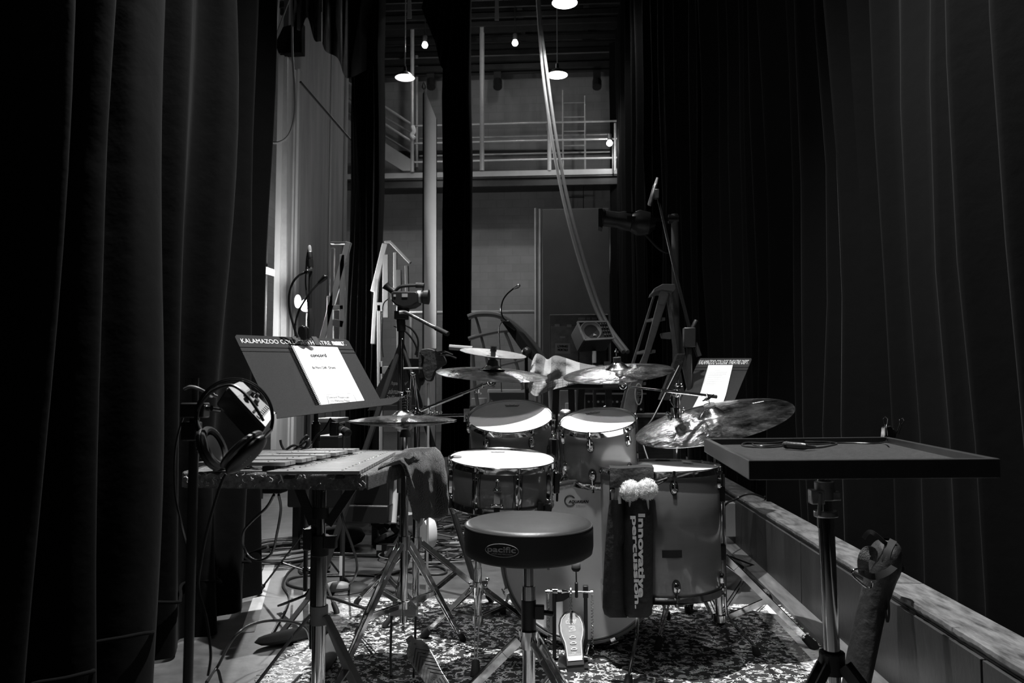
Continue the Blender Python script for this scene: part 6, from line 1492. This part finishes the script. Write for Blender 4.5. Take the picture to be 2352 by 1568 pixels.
# table with rack gear behind
YT = 5.6
tb = thing('equipment_table', 'low table with pale top edge behind the rack toms', 'table', ON(1300, 1100))
z = AT(1300, 960, YT).z
part('table_top', G().box(((AT(1080, 955, YT).x+AT(1560, 955, YT).x)/2, YT+.3, z), (AT(1560, 955, YT).x-AT(1080, 955, YT).x, .6, .03)), M_['pale_wood'], tb, smooth=0)
for px in (1090, 1240, 1400, 1550): part('leg', G().box((AT(px, 960, YT+.1).x, YT+.1, z/2), (.04, .04, z)), M_['dark_metal'], tb)
rk = thing('amplifier_rack', 'rack amplifier with rows of small lit knobs on the table under the cloth', 'amplifier', AT(1400, 955, YT))
xa, xb = AT(1345, 940, YT).x, AT(1482, 940, YT).x; z0, z1 = z+.016, AT(1400, 905, YT).z
part('case', G().box(((xa+xb)/2, YT+.25, (z0+z1)/2), (xb-xa, .4, z1-z0)), M_['black'], rk, smooth=0, bevel=.004)
part('top_edge', G().box(((xa+xb)/2, YT+.02, z1+.004), (xb-xa+.02, .03, .012)), M_['frame_grey'], rk)
for i in range(12):
    for zz in (.3, .65):
        p = V((xa+(xb-xa)*(i+.7)/12.5, YT+.045, z0+(z1-z0)*zz)); part('knob', G().cyl(p, p-V((0, .02, 0)), .008, n=8), M_['brushed'] if (i*3+int(zz*10)) % 4 else M_['white'], rk)
def box_at(label, px0, px1, y0, y1, Y, dp, m, nm='box', cat='box', bev=.004):
    a, b = AT(px0, y0, Y), AT(px1, y1, Y); return solo(nm, G().box(((a.x+b.x)/2, Y+dp/2, (a.z+b.z)/2), (b.x-a.x, dp, a.z-b.z)), M_[m], label, cat, smooth=0, bevel=bev)
box_at('low white bench seen behind the larger tom', 1120, 1210, 894, 902, 6.4, .4, 'white', 'bench', 'bench'); box_at('grey panel fronted crate below the low white bench', 1122, 1210, 902, 1164, 6.5, .3, 'grey_plastic', 'crate', 'crate')
box_at('white box standing left of the larger tom', 1083, 1112, 914, 932, 6.05, .2, 'white'); box_at('grey carton under the white box left of the larger tom', 1078, 1115, 932, 1184, 6.0, .3, 'wood')
box_at('pale case on the table between keyboard legs', 1285, 1325, 896, 955, 5.65, .25, 'frame_grey'); box_at('pale strip lit case at the left of the amplifier', 1298, 1322, 925, 957, 5.62, .02, 'white')
box_at('long pale shelf edge right of the smaller tom', 1462, 1580, 950, 959, 5.5, .3, 'frame_grey', 'shelf', 'shelf'); box_at('dark cabinet front below the long pale shelf', 1464, 1578, 959, 1200, 5.53, .3, 'wood', 'cabinet', 'cabinet')
box_at('pale box between the hi-hat and the music stand', 732, 775, 1003.5, 1215, 5.4, .3, 'grey_plastic'); box_at('white lit shelf edge under the music stand', 728, 776, 960, 970, 5.95, .3, 'white', 'shelf', 'shelf'); box_at('grey box under the white lit shelf edge', 730, 776, 970, 1183, 6.0, .3, 'grey_plastic'); box_at('pale shelf edge just above the grey box', 732, 774, 1000, 1003.5, 5.38, .3, 'white', 'shelf', 'shelf')
# dark upright piano like mass behind bell set, with legs
pn = thing('black_bench', 'black bench with four slim legs beyond the padded table', 'bench', ON(760, 1240))
a, b = AT(670, 1130, 4.5), AT(900, 1130, 4.5)
part('bench_box', G().box(((a.x+b.x)/2, 4.65, .36), (b.x-a.x, .45, .16)), M_['black'], pn, bevel=.01); part('bench_box', G().box(((a.x*.25+b.x*.75), 4.55, .25), (.30, .3, .10)), M_['black'], pn, bevel=.01)
for px, Y in ((681, 4.5), (697, 4.8), (862, 4.8)):
    x = AT(px, 1200, Y).x; lg = part('leg', G().box((x, Y, .16), (.035, .035, .30)), M_['black'], pn); part('rubber_foot', G().cyl((x, Y, 0), (x, Y, .02), .018, n=10), M_['chrome'], lg)
# pale tubes, clear bin, plug cluster
g3 = 'pale tubes leaning under the bench'
for i in range(3):
    a, b = AT(884+13*i, 1115, 4.6), AT(876+13*i, 1168, 4.5); solo('cardboard_tube', G().cyl(b+V((0, 0, -.08)), a+V((0, 0, .1)), .022, n=12), M_['pale_wood'], ('left', 'middle', 'right')[i]+' one of three pale tubes leaning behind the hi-hat pole', 'tube', g3)
bn = thing('plastic_bin', 'clear plastic storage bin on the floor beyond the padded table', 'bin', ON(845, 1225))
a, b = ON(793, 1226), ON(893, 1226)
MGL = mat('clear_plastic', .6, .18); MGL.node_tree.nodes['Principled BSDF'].inputs['Transmission Weight'].default_value = .75; MGL.node_tree.nodes['Principled BSDF'].inputs['IOR'].default_value = 1.2
part('wall_panel', G().box(((a.x+b.x)/2, a.y, .14), (b.x-a.x, .006, .27)), MGL, bn); part('wall_panel', G().box((a.x, a.y+.18, .14), (.006, .36, .27)), MGL, bn); part('rim', G().box(((a.x+b.x)/2, a.y-.004, .275), (b.x-a.x+.03, .02, .014)), M_['white'], bn)
for i in range(4): part('contents', G().box((a.x+.06+.11*i, a.y+.12, .06+.02*(i % 2)), (.09, .12, .05+.03*(i % 2)), Matrix.Rotation(.3*i, 3, 'Z')), M_['paper'] if i % 2 else M_['frame_grey'], bn)
rnd = random.Random(4)
pc = thing('plug_cluster', 'tangle of black plugs and adapters under the bench', 'cable', ON(890, 1210))
for i in range(16):
    p = ON(rnd.uniform(866, 915), rnd.uniform(1195, 1215), rnd.uniform(.03, .16)); part('adapter', G().box(p, (rnd.uniform(.03, .08), .05, rnd.uniform(.03, .06)), Euler((rnd.random(), rnd.random(), rnd.random())).to_matrix()), M_['rubber'], pc, bevel=.004)
# camcorder on tripod
YCm = 3.7
cmr = thing('camcorder', 'black camcorder with big lens hood facing right on its tripod head', 'camera', AT(935, 715, YCm))
def cb_(pts, dp, nm, m='black', bev=.006, dy=0): return part(nm, G().prism([AT(a, b, YCm+dy) for a, b in pts], (0, dp, 0)), M_[m], cmr, smooth=0, bevel=bev)
cb_([(897, 672), (905, 668), (955, 669), (960, 674), (958, 695), (945, 703), (925, 706), (908, 700), (898, 690)], .11, 'camera_body')
A, B = AT(950, 681, YCm+.05), AT(985, 682, YCm+.05)
part('lens', G().tube([A, A.lerp(B, .28), A.lerp(B, .30), A.lerp(B, .64)], [.027, .027, .030, .030], 20), M_['black'], cmr); part('lens_ring', G().tube([A.lerp(B, .27), A.lerp(B, .52)], [.0308, .0308], 20), M_['frame_grey'], cmr, 'silver lens ring'); part('lens_hood', G().tube([A.lerp(B, .62), A.lerp(B, .68), B], [.026, .034, .036], 20), M_['black'], cmr)
part('viewfinder', G().tube([AT(908, 672, YCm+.06), AT(893, 662, YCm+.06), AT(886, 655, YCm+.06)], [.016, .015, .022], 14), M_['black'], cmr)
part('handle', G().tube(smooth_pts([AT(908, 668, YCm+.05), AT(918, 659, YCm+.05), AT(935, 656, YCm+.05), AT(960, 655, YCm+.05), AT(974, 656, YCm+.05)], 5), .008, 8).tube([AT(955, 655, YCm+.05), AT(974, 656, YCm+.05)], .013, 10), M_['black'], cmr)
cb_([(923, 674), (936, 674), (936, 682), (923, 682)], .004, 'label_sticker', 'frame_grey', 0, -.003)
cb_([(904, 676), (909, 676), (909, 681), (904, 681)], .004, 'badge_dot', 'frame_grey', 0, -.003)
ctp = thing('camera_tripod', 'tripod with long pan handle under the camcorder', 'tripod', V((AT(925, 900, YCm).x, YCm+.05, 0)))
part('head', G().cyl(AT(926, 704, YCm+.06), AT(926, 716, YCm+.06), .030, n=14).box(AT(922, 724, YCm+.06), (.06, .06, .04)).cyl(AT(920, 730, YCm+.06), AT(922, 760, YCm+.06), .022, n=12), M_['black'], ctp, bevel=.003)
hn = part('pan_handle', G().tube(smooth_pts([AT(917, 717, YCm), AT(930, 717, YCm), AT(945, 724, YCm-.02), AT(975, 740, YCm-.06), AT(1002, 754, YCm-.1)], 6), .0085, 10), M_['brushed'], ctp); part('grip', G().cyl(AT(1001, 753, YCm-.1), AT(1029, 767, YCm-.14), .0115, n=12), M_['rubber'], hn)
part('column', G().cyl(AT(922, 755, YCm+.06), V((AT(922, 755, YCm+.06).x, YCm+.06, .45)), .015, n=12), M_['dark_metal'], ctp)
for a in (100, 220, 340):
    d = V((math.cos(math.radians(a)), math.sin(math.radians(a)), 0)); t0 = AT(922, 790, YCm+.06); part('leg', G().cyl(t0, V((t0.x, t0.y, .01))+d*.42, .014, n=10), M_['dark_metal'], ctp)
part('lead', G().tube(smooth_pts([AT(892, 686, YCm), AT(880, 700, YCm), AT(878, 740, YCm), AT(877, 790, YCm), AT(880, 820, YCm)], 5), .003, 5), M_['cable'], cmr)
t_ = thing('clip_lamp', 'pair of thin black goosenecks bending down beside the camera tripod', 'lamp', AT(965, 800, 3.9))
for P in ([(905, 748), (930, 760), (948, 780), (957, 800), (954, 815)], [(918, 740), (945, 755), (960, 780), (958, 820)]): part('gooseneck', G().tube(smooth_pts([AT(a, b, 3.9) for a, b in P], 6), .005, 6), M_['black_gloss'], t_)
# second stand behind (Property of ...)
TL, TR, BL = AT(903, 822, 4.5), AT(985, 824, 4.75), AT(845, 928, 4.25)
x_ = AT(930, 900, 4.65)
s2, F2, n2 = music_stand('black music stand with faint chalk writing behind the hi-hat rod', TL, TR, BL, (955, 930), (x_.x, 4.65), None)
for s, v in (('Property of', .62), ('Kalamazoo', .78), ('College', .92)): lettering(s, M_['grey_ink'], s2, lambda u, w_: F2(.22+u, v-w_*.11, .002), w=.42, h=1, shear=.3)
# gloves / pouch hanging
gv = thing('work_gloves', 'black gloves draped over a thin stand left of the left crash', 'glove', AT(985, 870, 3.6))
part('glove', G().prism(smooth_pts([AT(a, b, 3.6) for a, b in ((966, 803), (985, 800), (1003, 806), (1018, 818), (1023, 832), (1018, 838), (1010, 842), (1003, 848), (997, 856), (990, 874), (977, 872), (970, 850), (973, 822), (966, 815))], 3, True), (0, .05, 0)), M_['bag'], gv, bevel=.006)
part('glove', G().prism(smooth_pts([AT(a, b, 3.66) for a, b in ((962, 812), (972, 806), (976, 860), (968, 885), (962, 870))], 3, True), (0, .03, 0)), M_['bag'], gv, bevel=.004)
part('cross_rod', G().cyl(AT(926, 846, 3.62), AT(980, 845, 3.62), .005, n=8).cyl(AT(984, 880, 3.62), V((AT(984, 880, 3.62).x, 3.62, .01)), .006, n=8), M_['steel_pipe'], gv)
for P in ([(1005, 810), (1022, 808), (1040, 815)], [(1012, 815), (1030, 816), (1048, 823)]): part('finger_strap', G().tube(smooth_pts([AT(a, b, 3.6) for a, b in P], 4), [.006]*9, 6), M_['black_gloss'], gv)
# pipe end behind splash
solo('boom_end', G().cyl(AT(1032, 797, 3.9), AT(1085, 801, 3.9), .014, n=10), M_['grey_plastic'], 'blunt end of a grey boom arm left of the flipped splash', 'rod')
# mic on boom at right
YB = 4.1
bm = thing('boom_microphone_stand', 'tall black boom mic stand slanting up right of the stepladder', 'stand', ON(1590, 1210))
part('boom', G().tube([AT(1512, 458, YB), AT(1545, 600, YB), AT(1585, 760, YB)], [.006, .008, .010], 8), M_['black_gloss'], bm)
part('clutch', G().box(AT(1583, 775, YB), (.06, .05, .10)).cyl(AT(1575, 785, YB), AT(1600, 735, YB), .012, n=8), M_['black'], bm, bevel=.006)
part('counterweight', G().cyl(AT(1594, 785, YB), AT(1606, 818, YB), .014, n=10), M_['dark_metal'], bm)
part('pole', G().cyl((AT(1583, 900, YB).x, YB, .05), AT(1583, 790, YB), .014, n=12), M_['dark_metal'], bm)
for a in (30, 150, 270):
    d = V((math.cos(math.radians(a)), math.sin(math.radians(a)), 0)); b0 = V((AT(1583, 900, YB).x, YB, .2)); part('leg', G().cyl(b0, b0+d*.33+V((0, 0, -.18)), .009, n=8), M_['dark_metal'], bm)
bm2 = thing('pencil_microphone', 'slim silver condenser microphone at the tip of the tall boom', 'microphone', AT(1500, 440, YB))
A, B = AT(1492, 472, YB), AT(1510, 408, YB)
part('body', G().tube([A, A.lerp(B, .05), A.lerp(B, .72), A.lerp(B, .76)], [.009, .012, .011, .009], 12), M_['brushed'], bm2); part('capsule', G().tube([A.lerp(B, .76), B], [.009, .006], 10), M_['frame_grey'], bm2); part('clip', G().box(AT(1508, 446, YB-.01), (.025, .03, .05)), M_['black'], bm2, bevel=.004)
# ellipsoidal spotlight on a pole
YS = 5.2
sl = thing('stage_spotlight', 'long black ellipsoidal stage lantern clamped to a pole at right', 'lamp', AT(1460, 520, YS))
A, B, C, D = AT(1378, 500, YS), AT(1420, 505, YS), AT(1450, 510, YS), AT(1505, 515, YS)
M_['lantern'] = mat('lantern_black', .03, .32, vary=.3, scale=10)
part('barrel', G().tube([A, A.lerp(B, .2), A.lerp(B, .22), B, B.lerp(C, .3), C], [.062, .060, .052, .052, .062, .060], 24), M_['lantern'], sl)
part('lamp_housing', G().tube([C, C.lerp(D, .3), C.lerp(D, .75), D], [.062, .085, .075, .03], 20), M_['lantern'], sl)
part('colour_frame', G().prism([AT(1374, 478, YS-.06), AT(1384, 478, YS-.06), AT(1384, 524, YS-.06), AT(1374, 520, YS-.06)], (0, .12, 0)), M_['lantern'], sl, bevel=.003)
part('yoke', G().strap([AT(1440, 500, YS-.07), AT(1500, 504, YS-.06), AT(1545, 503, YS)], .025, .006, (0, 1, 0)), M_['lantern'], sl); part('clamp', G().cyl(AT(1535, 503, YS), AT(1558, 503, YS), .03, n=12), M_['lantern'], sl)
part('shutter', G().prism([AT(1428, 492, YS-.04), AT(1462, 496, YS-.04), AT(1475, 486, YS-.04), AT(1440, 486, YS-.04)], (0, .06, 0)), M_['lantern'], sl)
part('power_lead', G().tube(smooth_pts([AT(1480, 535, YS), AT(1495, 552, YS), AT(1515, 572, YS), AT(1535, 580, YS), AT(1552, 565, YS)], 6), .008, 6), M_['cable'], sl)
bpl = thing('boom_pole', 'thick grey lighting pole standing behind the stepladder', 'pole', ON(1555, 1100))
part('pipe', G().cyl((AT(1550, 700, YS).x, YS, 0), AT(1550, 492, YS), .024, n=16), M_['grey_plastic'], bpl); part('base', G().cyl((AT(1550, 700, YS).x, YS, 0), (AT(1550, 700, YS).x, YS, .03), .25, n=24), M_['dark_metal'], bpl)
# stepladder
YL_ = 5.0
sd_ = thing('stepladder', 'paint-spattered fibreglass stepladder standing open at right', 'ladder', ON(1500, 1150))
def lq(pts, dp, nm, m, lab=None, bev=.003, Y=YL_): return part(nm, G().prism([AT(a, b, Y) for a, b in pts], (0, dp, 0)), M_[m], sd_, lab, smooth=0, bevel=bev)
lq([(1500, 671), (1503, 662), (1522, 652), (1550, 652), (1552, 662), (1548, 668), (1520, 665)], .30, 'top_cap', 'frame_grey', 'pale top cap')
lq([(1517, 668), (1537, 674), (1487, 830), (1462, 945), (1410, 1140), (1392, 1140), (1440, 900), (1480, 810)], .03, 'front_rail', 'fibreglass')
lq([(1502, 672), (1507, 672), (1459, 830), (1385, 1120), (1379, 1120), (1452, 830)], .03, 'front_rail', 'fibreglass', Y=YL_+.33)
for a, b, c, d in ((1508, 682, 1530, 700), (1498, 715, 1516, 750)): pass
lq([(1518, 679), (1532, 682), (1525, 700), (1514, 698)], .002, 'warning_label', 'frame_grey', 'pale label', 0, YL_-.004); lq([(1512, 715), (1521, 713), (1510, 752), (1500, 748)], .002, 'warning_label', 'frame_grey', 'torn pale label', 0, YL_-.004)
for y_ in (732, 806, 880, 955, 1030):
    xa_ = 1502-(y_-672)*.30; xb_ = 1520-(y_-672)*.30
    part('step', G().prism([AT(xa_, y_+2, YL_+.33), AT(xb_, y_-3, YL_+.02), AT(xb_, y_+4, YL_+.02), AT(xa_, y_+8, YL_+.33)], (.0, .0, .0) if 0 else (.07, .0, 0)), M_['grey_plastic'], sd_, smooth=0)
lq([(1536, 668), (1546, 668), (1578, 830), (1605, 960), (1594, 965), (1565, 830)], .03, 'rear_rail', 'fibreglass', Y=YL_+.35); lq([(1530, 672), (1538, 672), (1560, 830), (1590, 1000), (1580, 1000), (1550, 830)], .03, 'rear_rail', 'fibreglass', Y=YL_+.05)
g = G().tube([AT(1467+ 8*math.cos(a), 905+24*math.sin(a), YL_-.03) for a in [2*PI*i/20 for i in range(20)]], .004, 5, closed=True); part('oval_sticker', g, M_['ink'], sd_)
o = AT(1471, 922, YL_-.03); dv = (AT(1475, 890, YL_-.03)-o); du = V((.012, 0, .0))
lettering('WERNER', M_['ink'], sd_, lambda u, v: o+dv*u-V((.025, 0, 0))*v, w=1, h=1, weight=.02)
lq([(1517, 765), (1540, 762), (1546, 770), (1542, 778), (1520, 776)], .05, 'spreader', 'frame_grey', None, .004, YL_+.1)
lq([(1556, 812), (1575, 812), (1562, 860), (1540, 920), (1515, 918)], .1, 'black_flag', 'bag', None, .003, 4.6)
# right music stand with paper
TL, TR, BL = AT(1607, 822, 4.30), AT(1728, 822, 4.05), AT(1545, 960, 3.95)
x_ = AT(1630, 1000, 4.2)
s3, F3, n3 = music_stand('black music stand at right with a curling typed page, lettered along its top', TL, TR, BL, (1672, 955), (x_.x, 4.22), 'KALAMAZOO COLLEGE THEATRE DEPT.', titlekw=(.03, .97, .115, .075, 0))
rows = []
for i in range(14):
    t = i/13; py = 838+t*112; xa_ = 1627-t*32-14*max(0, t-.55)**1.2*2.2; xb_ = 1683-t*26-10*max(0, t-.6)**1.2*2
    rows.append([PL(xa_+(xb_-xa_)*j/6, py, TL+n3*(.006+.05*max(0, t-.6)**1.5), n3) for j in range(7)])
pg_ = solo('paper_sheet', G().grid(rows), M_['paper'], 'long white typed page curling off the right music stand', 'paper', smooth=80)
s = pg_.modifiers.new('solid', 'SOLIDIFY'); s.thickness = .0008
g = G()
for i in range(11):
    y_ = 850+i*4.2; t = (y_-838)/112; a = 1634-t*32; b = 1674-t*30-(8 if i % 4 == 3 else 0)
    g.tube([PL(a, y_, TL+n3*.0085, n3), PL(b, y_, TL+n3*.0085, n3)], .0006, 3)
for y_ in (895, 905, 914): g.tube([PL(1634-(y_-838)*.29, y_, TL+n3*.010, n3), PL(1660-(y_-838)*.27, y_, TL+n3*.010, n3)], .0006, 3)
part('typed_lines', g, M_['grey_ink'], pg_, kind='stuff')
# cable by the right stands
cable('thin dark cable falling diagonally behind the ride cymbal', [AT(1560, 840, 4.3), AT(1530, 900, 4.2), AT(1500, 960, 4.1), AT(1475, 1000, 4.0), AT(1490, 1060, 3.9)], .006)
